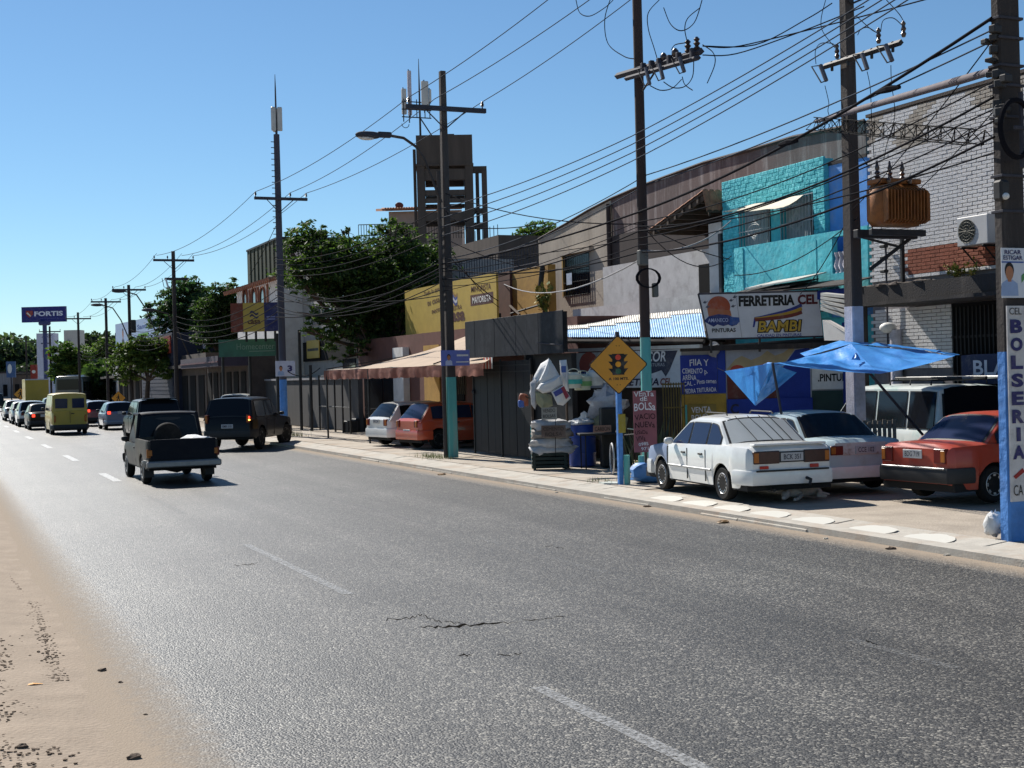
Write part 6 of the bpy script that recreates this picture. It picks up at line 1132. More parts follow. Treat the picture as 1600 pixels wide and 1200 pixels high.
wl.text('VENTA', T, U(1079), zu(642), U(1110), zu(633), MCH, off=.072, bold=.01, ang=2); wl.text('BOLSA', T, U(1079), zu(655), U(1107), zu(645), MCH, off=.072, bold=.01, ang=2)
wl.panel('teal_bar', M_TEALP, T, .05, U(1068), zu(670), U(1072), zu(629), .09)
# mural
wl.panel('mural_ground', mat('mural_grey', (.3, .32, .38), .85, var=.2), T, .02, U(1135), zu(632), U(1268), zu(545), .022)
wl.poly('mural_hills', [(U(1136), zu(632)), (U(1136), zu(575)), (U(1150), zu(560)), (U(1160), zu(555)), (U(1175), zu(562)), (U(1190), zu(556)), (U(1200), zu(548)), (U(1212), zu(556)), (U(1225), zu(552)), (U(1240), zu(541)), (U(1242), zu(548)), (U(1225), zu(570)), (U(1205), zu(632))], mat('mural_tan', (.36, .29, .17), .85, var=.2), T, .026)
wl.poly('mural_sky', [(U(1242), zu(632)), (U(1205), zu(632)), (U(1225), zu(572)), (U(1244), zu(548)), (U(1266), zu(545)), (U(1266), zu(632))], M_DBLUE, T, .027)
for x, r in ((1153, 12), (1195, 13)): wl.poly('mural_red_hill', [(U(x+r*math.cos(a)), zu(578-.75*r*math.sin(a))) for a in np.linspace(0, math.pi, 12)], pm('#a4331f'), T, .028)
wl.poly('mural_red_field', [(U(1136), zu(625)), (U(1215), zu(625)), (U(1206), zu(579)), (U(1136), zu(579))], pm('#5c2417'), T, .029)
wl.panel('blue_counter', M_DBLUE, T, .08, U(1135), 0, U(1268), zu(622), .12)
wl.text('C', T, U(1140), zu(645), U(1153), zu(629), pm('#0d1030', 'ink_navy'), off=.13, bold=.03)
wl.panel('white_panel', MWT, T, .02, U(1269), zu(610), U(1320), zu(570), .028); wl.text('.PINTURAS', T, U(1278), zu(598), U(1336), zu(586), MK, off=.034, bold=.03)
wl.panel('green_door', mat('dark_green_door', (.02, .05, .045), .7, var=.2), T, .03, U(1268), 0, U(1316), zu(612), .033); wl.panel('blue_pillar', M_DBLUE, T, .2, U(1317), 0, U(1337), 1.02, .21)
# dark soffit and pipes above the mural
for v, r in ((zu(541), .05), (zu(545), .03)): MB().tube([wl.at(.2, v, .1), wl.at(.5, v+.02, .12), wl.at(1, v+.05, .1)], r, 6).part('pipe', M_DSTEEL, T)
MB().blob(V3(wl.at(U(1116), zu(545), .15)), (.15, .1, .16), 10, 7, .2, 4, seed=4).part('cable_bundle', M_TWIST, T, smooth=60)
wl.panel('lintel', M_DARKC, T, .3, 0, zu(546), 1, zu(538), .3)
# main sign
sA = PX(1092, 500, 16.7); sB = PD(1282, 500, np.dot(sA-EYEP, FW)+.05); zs0, zs1 = float(PX(1100, 530, 16.7)[2]), float(PX(1092, 459, 16.7)[2])
sg = Board(sA[:2], sB[:2], zs0, zs1); SGN = thing('shop_sign', 'big white hardware store sign with black lettering above the paint shop', 'sign', sg.at(.5, 0)); MSW = mat('sign_white', (.56, .57, .6), .6, var=.1, dirt=(.4, .38, .36), dscale=2, damt=.4)
# a slightly askew sheet, its foot swung to the right
fr = MB(); q = [sg.at(0, 1), sg.at(.985, 1), sg.at(1.02, 0), sg.at(.075, 0)]; fr.ext([v-sg.N*.05 for v in q], sg.N*.05).part('panel', MSW, SGN)
MB().tube(q+[q[0]], .022, 4).part('frame', M_STEEL, SGN); MB().box(0, 0, 0, .001, .001, .001) 
sg.poly('panel_seam', [(.305, .995), (.309, .995), (.352, .005), (.348, .005)], pm('#8a8c92'), SGN, .003)
sg.poly('sun_disc', ellipse(.165, .70, .095, .24, 24), pm('#9c4a2c'), SGN, .004); sg.poly('sun_tail', [(.08, .5), (.27, .5), (.26, .62), (.07, .68)], pm('#a2603c'), SGN, .0045)
cl = [(.04, .40), (.08, .5), (.16, .545), (.24, .52), (.31, .44), (.335, .38), (.31, .30), (.27, .27), (.24, .31), (.2, .28), (.15, .32), (.12, .27), (.08, .33)]; sg.poly('blue_band', cl, pm('#1c2c6a'), SGN, .006); sg.poly('blue_drop', [(.25, .3), (.3, .3), (.335, .37), (.33, .46), (.26, .48)], pm('#214a8c'), SGN, .0065)
sg.text('AMANECO', SGN, .075, .37, .24, .455, pm('#a9b4cf'), off=.009, bold=.005); sg.text('PINTURAS', SGN, .105, .145, .3, .235, MK, bold=.03)
for dx, dy in ((.035, .8), (.055, .7), (.25, .83), (.28, .9), (.265, .7)): sg.poly('bird_mark', [(dx, dy), (dx+.02, dy+.05), (dx+.025, dy+.02), (dx+.045, dy+.04), (dx+.02, dy-.02)], pm('#4a4c58'), SGN, .007)
sg.text('FERRETERIA', SGN, .33, .70, .79, .935, MK, bold=.05); sg.text('CEL', SGN, .815, .71, .98, .93, pm('#571718'), bold=.045)
for k, c_ in enumerate(('#27337c', '#b08a28', '#6e2d1e')):
    t_ = np.linspace(0, 1, 10); P_ = [(.455+.39*t+.012*k*0, .46+.30*t**1.7-.075*k*(t*.9+.15)+.02*math.sin(t*5)) for t in t_]; sg.poly('paint_swoosh', P_+[(u+.008, v-.075) for u, v in P_[::-1]], pm(c_), SGN, .005+.001*k)
sg.poly('brush_stroke', [(.44, .24), (.455, .24), (.475, .46), (.455, .46)], pm('#27337c'), SGN, .0045)
sg.text('BAMBI', SGN, .475, .11, .85, .39, MK, off=.0085, bold=.085, shear=.12); sg.text('BAMBI', SGN, .485, .135, .84, .37, pm('#b9962f'), off=.0095, bold=.02, shear=.12); sg.text('CALIDAD EN PINTURAS', SGN, .475, .02, .84, .085, pm('#27408c'), off=.009, bold=.02)
for u in (.1, .5, .95): MB().tube([sg.at(u, 0, -.06), sg.at(u, -.3, -.1)], .03, 5).part('bracket', M_DSTEEL, SGN)
# corrugated sheets right of the sign
gp = lambda x, y, X: np.array(PX(x, y, X))
def corr(nm, quad, n, m, lab, amp=.013, along=0):
    a, b, c, d = [np.array(v, float) for v in quad]; rows = []          # a-b one end, d-c the other
    for i in range(n*4+1):
        t = i/(n*4); o = np.array((0, 0, amp*math.sin(2*math.pi*t*n))); rows.append([a*(1-t)+b*t+o, (a*(1-t)+b*t)*.5+(d*(1-t)+c*t)*.5+o-np.array((0, 0, .015)), d*(1-t)+c*t+o])
    return MB().grid(rows).solo(nm, m, lab, 'roof sheet', 'corrugated roof sheets', smooth=80)
eL, eR = PX(880, 527, 15.2), PX(1100, 527, 17.0); tL, tR = PX(879, 503, 19.2), PX(1092, 483, 20.3)
uA = lambda t: eL*(1-t)+eR*t; uB = lambda t: tL*(1-t)+tR*t
for i, (t0, t1) in enumerate(((0, .2), (.2, .4), (.4, .6), (.6, .8), (.8, 1))):
    e0 = .42+.1*i
    corr('roof_sheet', (uA(t0)*.98+uB(t0)*.02, uA(t1+.01)*.98+uB(t1+.01)*.02, uA(t1+.01)*(1-e0)+uB(t1+.01)*e0, uA(t0)*(1-e0)+uB(t0)*e0), 13, M_ZBLUE, ['leftmost', 'second', 'middle', 'fourth', 'rightmost'][i]+' faded blue corrugated sheet along the eave of the shop roof')
    corr('roof_sheet', (uA(t0)*(1-e0)+uB(t0)*e0+np.array((0, 0, .03)), uA(t1+.01)*(1-e0)+uB(t1+.01)*e0+np.array((0, 0, .03)), uB(t1+.01), uB(t0)), 13, M_ZINC, ['leftmost', 'second', 'middle', 'fourth', 'rightmost'][i]+' bare zinc corrugated sheet at the top of the shop roof')
MB().tube([uA(0)+np.array((0, 0, -.1)), uA(.5)+np.array((0, 0, -.1)), uA(1)+np.array((0, 0, -.1))], .06, 5).solo('eave_beam', M_DARKC, 'dark beam under the corrugated eave', 'beam')
rq = [PX(1282, 462, 18.4), PX(1322, 466, 18.4), PX(1322, 505, 18.2), PX(1282, 490, 18.2)]
for i in range(5): 
    t = i/5; a = rq[0]*(1-t)+rq[3]*t; b = rq[1]*(1-t)+rq[2]*t; MB().ext([a, b, b+np.array((.25, .1, .02)), a+np.array((.25, .1, .02))], (0, 0, .06)).solo('louvre_sheet', M_ZINC, 'narrow zinc sheet stacked right of the big white sign', 'roof sheet', 'zinc sheets right of the sign')
MB().ext([V3(PX(1285, 500, 18.5)), V3(PX(1322, 520, 18.5)), V3(PX(1322, 532, 18.5)), V3(PX(1288, 532, 18.5))], (.3, .1, 0)).solo('gable_board', M_WHITEW, 'white gable board right of the big white sign', 'board')
# white banner wall facing the camera, under the eave
cA = PX(886, 575, 15.4); cB = PX(1064, 575, 16.5)
bn = Board(cA[:2], cB[:2], float(PX(970, 606, 15.9)[2]), float(PX(970, 549, 15.9)[2])); T = thing('painted_banner', 'white painted banner with a pink disc and paint brand lettering under the corrugated eave', 'banner', bn.at(.5, 0)); bn.panel('sheet', mat('banner_white', (.5, .55, .6), .7, var=.1, dirt=(.3, .3, .32), dscale=2, damt=.5), T, .03)
UU = lambda px: (px-886)/(1064-886); ZZ = lambda py: 1-(py-549)/57.
bn.poly('pink_disc', [(UU(923+16*math.cos(a)), ZZ(568-20*math.sin(a))) for a in np.linspace(0, 6.28, 22)[:-1]], pm('#a85d55'), T, .004); bn.poly('blue_badge', [(UU(917+14*math.cos(a)), ZZ(589-11*math.sin(a))) for a in np.linspace(0, 6.28, 22)[:-1]], pm('#1c3a86'), T, .006); bn.text('IMA', T, UU(911), ZZ(588), UU(921), ZZ(581), MWT, off=.01)
bn.poly('slate_swatch', [(UU(1012), ZZ(551)), (UU(1060), ZZ(551)), (UU(1048), ZZ(580)), (UU(1042), ZZ(590)), (UU(1036), ZZ(580)), (UU(1012), ZZ(588))], pm('#2b3147'), T, .004); bn.text('ACOR', T, UU(1003), ZZ(567), UU(1043), ZZ(551), pm('#cdd3da'), off=.009, bold=.02, shear=.2); bn.text('PINTURAS', T, UU(1014), ZZ(574), UU(1041), ZZ(569), pm('#9aa3b0'), off=.009)
bn.text('FERRETERIA', T, UU(955), ZZ(603), UU(1032), ZZ(592), pm('#23233c'), off=.009, bold=.03, shear=.2); bn.text('CEL', T, UU(1034), ZZ(603), UU(1050), ZZ(592), pm('#6d2020'), off=.009, bold=.03, shear=.2)
MB().ext([bn.at(0, 1.04, .12), bn.at(1.2, 1.0, .12), bn.at(1.2, 1.09, .12), bn.at(0, 1.13, .12)], bn.N*.1).part('gutter', M_ZINC, T)
# dark stall interior under the banner
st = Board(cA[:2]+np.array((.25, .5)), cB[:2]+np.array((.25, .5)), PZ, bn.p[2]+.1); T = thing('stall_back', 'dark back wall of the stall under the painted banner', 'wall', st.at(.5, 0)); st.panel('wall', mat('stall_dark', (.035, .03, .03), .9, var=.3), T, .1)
# barred gate right of the pink board
gt = Board(PX(1037, 650, 15.8)[:2], PX(1070, 650, 16.3)[:2], PZ, 2.1); T = thing('barred_gate', 'rusty olive barred gate behind the spiky plant', 'gate', gt.at(.5, 0)); MOL = mat('olive_iron', (.13, .1, .03), .7, .2, var=.3)
for k in range(9): a = gt.at(k/8, 0); MB().tube([a, a+np.array((0, 0, gt.H))], .014, 5).part('gate_bar', MOL, T)
for v in (.02, .35, .7, .98): MB().tube([gt.at(0, v), gt.at(1, v)], .018, 5).part('gate_rail', MOL, T)
# ================================================================ LEFT-HAND BUILDINGS, FAR SIGNS
def block(name, lab, pxl, pxr, X, ztop, m, depth=8, cat='building'):
    y0, y1 = sorted((YX(pxr, X), YX(pxl, X))); T = thing(name, lab, cat, (X, (y0+y1)/2, PZ)); MB().box(X, y0, PZ-.2, X+depth, y1, ztop).part('wall', m, T); return T, y0, y1
# dark wall and lot fence left of the awning
T = thing('lot_wall', 'dark grey lot wall with steel posts behind the black vehicle', 'wall', (16.5, 56, PZ)); y0, y1 = YX(560, 16.5, 620), YX(385, 16.5, 620)
MB().box(16.5, y0, PZ, 16.7, y1, 2.35).part('wall', mat('lot_grey', (.06, .058, .058), .9, var=.3, streak=True), T); MB().box(16.44, y0, 2.35, 16.76, y1, 2.45).part('coping', M_GREYL, T)
for px in (435, 470, 486): MB().tube([(15.2, YX(px, 15.2, 620), PZ), (15.2, YX(px, 15.2, 620), 4.6 if px < 480 else 3.0)], .07, 7).part('steel_post', M_IRON, T)
T = thing('lot_fence', 'row of thin dark fence posts at the open lot beside the awning', 'fence', (14.6, 50, PZ))
for px in (500, 512, 524, 536, 548): p = PX(px, 660, 15.6); MB().bev((p[0], p[1], 1.35), (.07, .07, 2.4), .01).part('fence_post', M_IRON, T)
for z in (1.2, 2.5): a, b = PX(500, 660, 15.6), PX(548, 660, 15.6); MB().tube([(a[0], a[1], z), (b[0], b[1], z)], .025, 5).part('fence_rail', M_IRON, T)
# white two-storey building behind the tree
T, y0, y1 = block('white_building', 'white two-storey building half hidden by the big tree', 560, 436, 18.5, ZX(500, 420, 18.5), mat('shaded_white_wall', (.3, .29, .28), .9, var=.15, bump=.2, dirt=(.18, .16, .15), dscale=1.2, damt=.7))  # white greyed down: the tree's shade is put into the wall colour
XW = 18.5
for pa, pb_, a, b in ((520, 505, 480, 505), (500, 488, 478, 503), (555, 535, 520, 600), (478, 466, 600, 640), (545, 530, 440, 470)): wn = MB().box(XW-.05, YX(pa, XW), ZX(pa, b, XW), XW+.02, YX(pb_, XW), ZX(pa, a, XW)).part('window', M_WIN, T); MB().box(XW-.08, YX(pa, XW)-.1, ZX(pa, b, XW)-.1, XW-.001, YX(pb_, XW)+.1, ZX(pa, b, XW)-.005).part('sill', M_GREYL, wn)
MB().box(XW-.1, y0, ZX(480, 565, XW), XW-.001, YX(475, XW), ZX(480, 535, XW)).part('dark_band', M_BLIND, T)
sg_ = Board((XW-.2, YX(478, XW-.2)), (XW-.2, YX(497, XW-.2)), ZX(485, 560, XW-.2), ZX(485, 532, XW-.2)); s_ = thing('yellow_sign', 'small yellow and black sign half hidden by leaves on the white building', 'sign', sg_.at(.5, 0)); sg_.panel('board', MY, s_, .05); sg_.poly('black_strip', [(.05, .4), (.95, .4), (.95, .55), (.05, .55)], MK, s_)
MB().box(XW+.5, y1-4, 0, XW+3, y1, ZX(440, 378, XW)).part('upper_storey', mat('mauve_wall', (.16, .14, .19), .9, var=.15), T)
# arched house
XR = 17.2; T, y0, y1 = block('arched_house', 'white house with arched upper windows and a tiled eave left of the antenna pole', 436, 371, XR, ZX(400, 447, XR), M_WHITEW)
zt = ZX(400, 447, XR)
for i in range(26): y = y0-.3+(y1-y0+1.2)*i/25; MB().tube([(XR-.6, y, zt-.05), (XR+2.5, y, zt+.75)], .14, 6).part('tile_row', M_TILE, T)
for px, wd in ((385, .55), (399, .62), (412, .62)):
    y = YX(px, XR); za_, zb_ = ZX(px, 485, XR), ZX(px, 455, XR); P = [(XR-.03, y-wd, za_)]+[(XR-.03, y-wd*math.cos(a), zb_-wd*.6+wd*math.sin(a)) for a in np.linspace(0, math.pi, 10)]+[(XR-.03, y+wd, za_)]
    wn = MB().ext(P, (.04, 0, 0)).part('arched_window', M_WIN, T); MB().tube([(p[0]-.02, p[1], p[2]) for p in P], .06, 5).part('frame', mat('terracotta_trim', (.3, .13, .08), .8), wn)
for px in (392, 405, 420): y = YX(px, XR); MB().box(XR-.08, y-.12, ZX(px, 490, XR), XR-.001, y+.12, zt-.1).part('brown_pilaster', MATS['terracotta_trim'], T)
wn = MB().box(XR-.04, YX(404, XR), ZX(400, 640, XR), XR+.02, YX(390, XR), ZX(400, 560, XR)).part('window', M_WIN, T); MB().box(XR-.05, YX(430, XR), PZ, XR-.001, YX(408, XR), ZX(415, 560, XR)).part('brown_panel', pm('#5a2f22'), T)
T = thing('green_tank_box', 'dark green rooftop tank housing above the arched house', 'tank', (19.5, 70, zt)); a, b = PX(387, 430, 19.5), PX(436, 430, 19.5); MB().box(19.5, b[1], zt-.2, 23, a[1], ZX(390, 392, 19.5)).part('housing', mat('dark_green_sheet', (.035, .045, .025), .8, var=.25, streak=True), T); MB().box(19.45, b[1]-.05, ZX(390, 392, 19.5), 23.05, a[1]+.05, ZX(390, 392, 19.5)+.12).part('lid', M_IRON, T)
for i in range(8): MB().box(19.44, b[1]+(a[1]-b[1])*i/8, zt, 19.499, b[1]+(a[1]-b[1])*i/8+.08, ZX(390, 392, 19.5)-.02).part('rib', MATS['dark_green_sheet'], T)
# store signs facing the traffic
def fsign(lab, px0, py0, px1, py1, D, col, name='shop_sign', t=.15, D2=None):
    a, b = PD(px0, py1, D), PD(px1, py1, D2 or D); bd = Board(a[:2], b[:2], float(a[2]), float(PD(px0, py0, D)[2])); T = thing(name, lab, 'sign', bd.at(.5, 0)); bd.panel('panel', col, T, t); return T, bd
T, bd = fsign('long dark green home center banner sign above the shop', 342, 531, 436, 558, 66, mat('banner_green', (.03, .11, .08), .7, var=.2, dirt=(.02, .05, .045), dscale=1, damt=.7)); bd.text('Homecenter', T, .3, .4, .93, .75, pm('#5f7d72'), bold=.0); bd.poly('rule', [(.5, .27), (.93, .27), (.93, .31), (.5, .31)], pm('#5f7d72'), T)
for u in (.05, .5, .95): MB().tube([bd.at(u, 0, -.2), bd.at(u, 0, -.2)-np.array((0, 0, bd.p[2]-PZ))], .07, 6).part('support', M_IRON, T)
T, bd = fsign('billboard split brown, yellow and blue with the store name in the middle', 361, 474, 436, 519, 65, MY, 'shop_billboard')
bd.poly('brown_third', [(0, 0), (.26, 0), (.26, 1), (0, 1)], pm('#6a2f1c'), T, .004); bd.poly('blue_third', [(.7, 0), (1, 0), (1, 1), (.7, 1)], pm('#20255c'), T, .004); bd.text('casa', T, .35, .26, .62, .4, MBR, bold=.03)
for k, v in enumerate((.68, .56)): P_ = [(.4+.18*t, v+.05*math.sin(t*6.2)) for t in np.linspace(0, 1, 9)]; bd.poly('wave_band', P_+[(u, w_-.07) for u, w_ in P_[::-1]], pm(['#2b2a4a', '#2b2a4a'][k]), T, .005)
for v in (.48, .4): bd.poly('pale_rule', [(.75, v), (.93, v), (.93, v+.04), (.75, v+.04)], pm('#7d83b0'), T, .006)
for u in (.3, .5, .7, .9): MB().tube([bd.at(u, 0, -.2), bd.at(u, -.35, -.2)], .06, 5).part('support', M_IRON, T)
# dark shop fronts farther left
T, y0, y1 = block('dark_shop', 'low dark shop with a wide canopy left of the arched house', 386, 322, 15.6, 3.9, mat('dark_brown_front', (.07, .055, .05), .9, var=.3))  # one dark brown for the whole shop wall
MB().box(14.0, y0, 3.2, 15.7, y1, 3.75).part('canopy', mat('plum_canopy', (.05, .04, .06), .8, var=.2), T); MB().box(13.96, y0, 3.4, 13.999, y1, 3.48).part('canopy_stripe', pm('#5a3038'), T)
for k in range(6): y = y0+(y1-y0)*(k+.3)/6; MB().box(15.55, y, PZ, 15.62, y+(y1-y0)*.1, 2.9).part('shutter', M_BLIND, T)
T, y0, y1 = block('shutter_shop', 'dark blue shutter shop with a red name board', 268, 219, 15.2, 5.8, mat('dark_navy_front', (.02, .026, .05), .8, var=.2)); bd = Board((15.1, y1-.5), (15.1, y0+.3), 4.4, 5.6); bd.panel('name_board', pm('#8a2a1a'), T, .08); bd.text('RED CENTER', T, .1, .55, .85, .85, pm('#c08a74'), bold=.02); bd.text('DEL REPUESTO', T, .1, .15, .9, .4, pm('#c08a74'))  # dark navy is the shop front's own colour
for k in range(14): z = .5+k*.27; MB().box(15.17, y0+.4, z, 15.199, y1-.4, z+.22).part('shutter_slat', mat('dark_navy_front', (.02, .026, .05)), T)
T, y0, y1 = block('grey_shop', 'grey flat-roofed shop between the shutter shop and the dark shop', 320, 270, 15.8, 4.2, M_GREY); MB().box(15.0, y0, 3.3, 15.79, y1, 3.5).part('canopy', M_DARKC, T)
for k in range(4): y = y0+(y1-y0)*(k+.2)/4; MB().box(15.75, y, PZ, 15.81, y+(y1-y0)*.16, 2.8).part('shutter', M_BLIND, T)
for pa, pb_, X, z, m, lab in ((217, 182, 15.5, 4.0, M_GREY, 'low grey shop under the politics billboard'), (180, 150, 16.5, 4.5, M_WHITEW, 'pale low building behind the bus'), (148, 128, 18, 4.5, M_GREYL, 'distant grey building left of the pale one')):
    T, y0, y1 = block('distant_shop', lab, pb_ if pb_ < pa else pa, pa if pb_ < pa else pb_, X, z, m)
    for k in range(4): y = y0+(y1-y0)*(k+.2)/4; wn = MB().box(X-.05, y, PZ, X+.02, y+(y1-y0)*.14, 2.6).part('shutter', M_BLIND, T)
    MB().box(X-1.2, y0, 2.9, X-.001, y1, 3.1).part('canopy', M_DARKC, T)
T, bd = fsign('small orange and white pillar sign behind the wooden pole', 306, 519, 325, 566, 92, pm('#8a7a70'), 'pillar_sign', .3); bd.poly('orange_part', [(.0, .0), (1, .0), (1, .36), (0, .36)], pm('#a2442a'), T); bd.poly('white_part', [(.25, .4), (.9, .4), (.9, .8), (.25, .8)], pm('#b9b6c6'), T)
MB().tube([bd.at(.5, 0, -.15), bd.at(.5, 0, -.15)-np.array((0, 0, bd.p[2]-PZ))], .15, 6).part('support', M_STEEL, T)
# politics billboard
a, b = PD(181, 541, 128), PD(270, 528, 108); bd = Board(a[:2], b[:2], float(PD(181, 545, 128)[2]), float(PD(181, 507, 128)[2])); T = thing('billboard', 'pale blue campaign billboard with two portraits above the low shops', 'billboard', bd.at(.5, 0)); bd.panel('panel', pm('#a9bfdd', 'poster_sky'), T, .3); bust(bd, T, .15, .42, 1.1, hair='#2a1a14', shirt='#22304a', asp=.55); bust(bd, T, .8, .45, .95, hair='#14100e', shirt='#8aa0c0', asp=.5); bd.text('Santi', T, .42, .62, .6, .8, pm('#3c5a9a'), bold=.03); bd.poly('green_mark', [(.42, .3), (.6, .3), (.62, .45), (.44, .45)], pm('#6aa83c'), T)
for u in (.15, .5, .85): MB().tube([bd.at(u, 0, -.4), bd.at(u, 0, -.4)-np.array((0, 0, bd.p[2]-PZ))], .15, 6).part('support', M_STEEL, T)
# big blue billboard on a mast
T, bd = fsign('dark blue billboard with white lettering on a single mast, far left', 34, 480, 103, 504, 190, pm('#17206e'), 'billboard', .5); bd.text('FORTIS', T, .29, .38, .94, .7, pm('#c9cfe0'), bold=.04, off=.05); bd.text('MUTUALISTA', T, .42, .2, .84, .27, pm('#5a64a8'), off=.05)
bd.poly('shield', [(.1, .75), (.26, .75), (.26, .5), (.18, .28), (.1, .5)], pm('#8a2f2a'), T, .03); bd.poly('shield_stripe', [(.11, .6), (.2, .36), (.22, .42), (.14, .66)], pm('#d0c9bd'), T, .04)
MB().tube([bd.at(.5, 0, -.3), bd.at(.5, 0, -.3)-np.array((0, 0, bd.p[2]))], .3, 8).part('mast', pm('#2a3566'), T); MB().bev(bd.at(.5, -.05, -.3), (1.6, 1, .7), .2).part('mast_head', pm('#2a3566'), T)
T, bd = fsign('white sign tower with a red panel beside the blue billboard mast', 60, 521, 88, 640, 215, pm('#b4b9cc'), 'sign_tower', 2.); bd.poly('red_panel', [(.35, .68), (.75, .68), (.75, .78), (.35, .78)], pm('#8c2a2a'), T, .05); bd.poly('dark_rule', [(.25, .86), (.8, .86), (.8, .875), (.25, .875)], pm('#3c4260'), T, .05); bd.poly('arch_mark', [(.3, .94), (.5, .965), (.7, .94), (.7, .95), (.5, .975), (.3, .95)], pm('#5a6486'), T, .05)
T, bd = fsign('pale grey sign tower with a crescent mark', 103, 516, 128, 640, 230, pm('#a5a5a2'), 'sign_tower', 2.5); P_ = [(.28+.18*math.cos(a), .84+.04*math.sin(a)) for a in np.linspace(.7, 5.6, 14)]; Q_ = [(.33+.12*math.cos(a), .84+.027*math.sin(a)) for a in np.linspace(5.4, .9, 14)]; bd.poly('crescent', P_+Q_, pm('#44506a'), T, .05)
T, bd = fsign('distant red traffic light box beside the road', 48, 570, 58, 592, 170, pm('#8c2a1c'), 'distant_sign', .3); bd.poly('white_dot', ellipse(.5, .5, .3, .12, 10), MWT, T); MB().tube([bd.at(.5, 0, -.1), bd.at(.5, 0, -.1)-np.array((0, 0, bd.p[2]))], .1, 6).part('post', M_STEEL, T)
T, bd = fsign('distant blue and white sign behind the queue at the far left', 10, 565, 24, 590, 180, pm('#3a5a86'), 'distant_sign', .3); bd.poly('white_mark', ellipse(.4, .55, .25, .3, 12), MWT, T); MB().tube([bd.at(.5, 0, -.1), bd.at(.5, 0, -.1)-np.array((0, 0, bd.p[2]))], .1, 6).part('post', M_STEEL, T)
for i, (pa, pb_, D, zt, m) in enumerate(((-30, 30, 260, 5, M_GREYL), (140, 170, 240, 6, M_WHITEW), (20, 60, 250, 4.5, M_GREY))):
    a, b = PD(pa, 600, D), PD(pb_, 600, D); T = thing('distant_building', ['far pale low building at the left edge', 'far white building right of the crescent tower', 'far grey low building behind the queue'][i], 'building', ((a[0]+b[0])/2, (a[1]+b[1])/2, 0)); MB().slab(a, b, 0, zt, -6).part('wall', m, T); MB().slab(a-np.array((0, .3, 0)), b-np.array((0, .3, 0)), zt, zt+.3, -6.6).part('roof', M_DARKC, T)
    for k in range(4): t = (k+.3)/4; p = a*(1-t)+b*t; MB().box(p[0], p[1]-.35, 0.5, p[0]+1.4, p[1]-.3, 2.8).part('opening', M_BLIND, T)
# roadside car lot beyond the black vehicle
car('parked_car', 'blue car with a white roof parked beyond the black vehicle', 'car', 14.05, 66.5, 20, HB(H=1.6), paint('vivid_blue', (.03, .05, .3)), 'cars parked on the forecourt', z=PZ, far=True, roofpaint=P_WHITE)
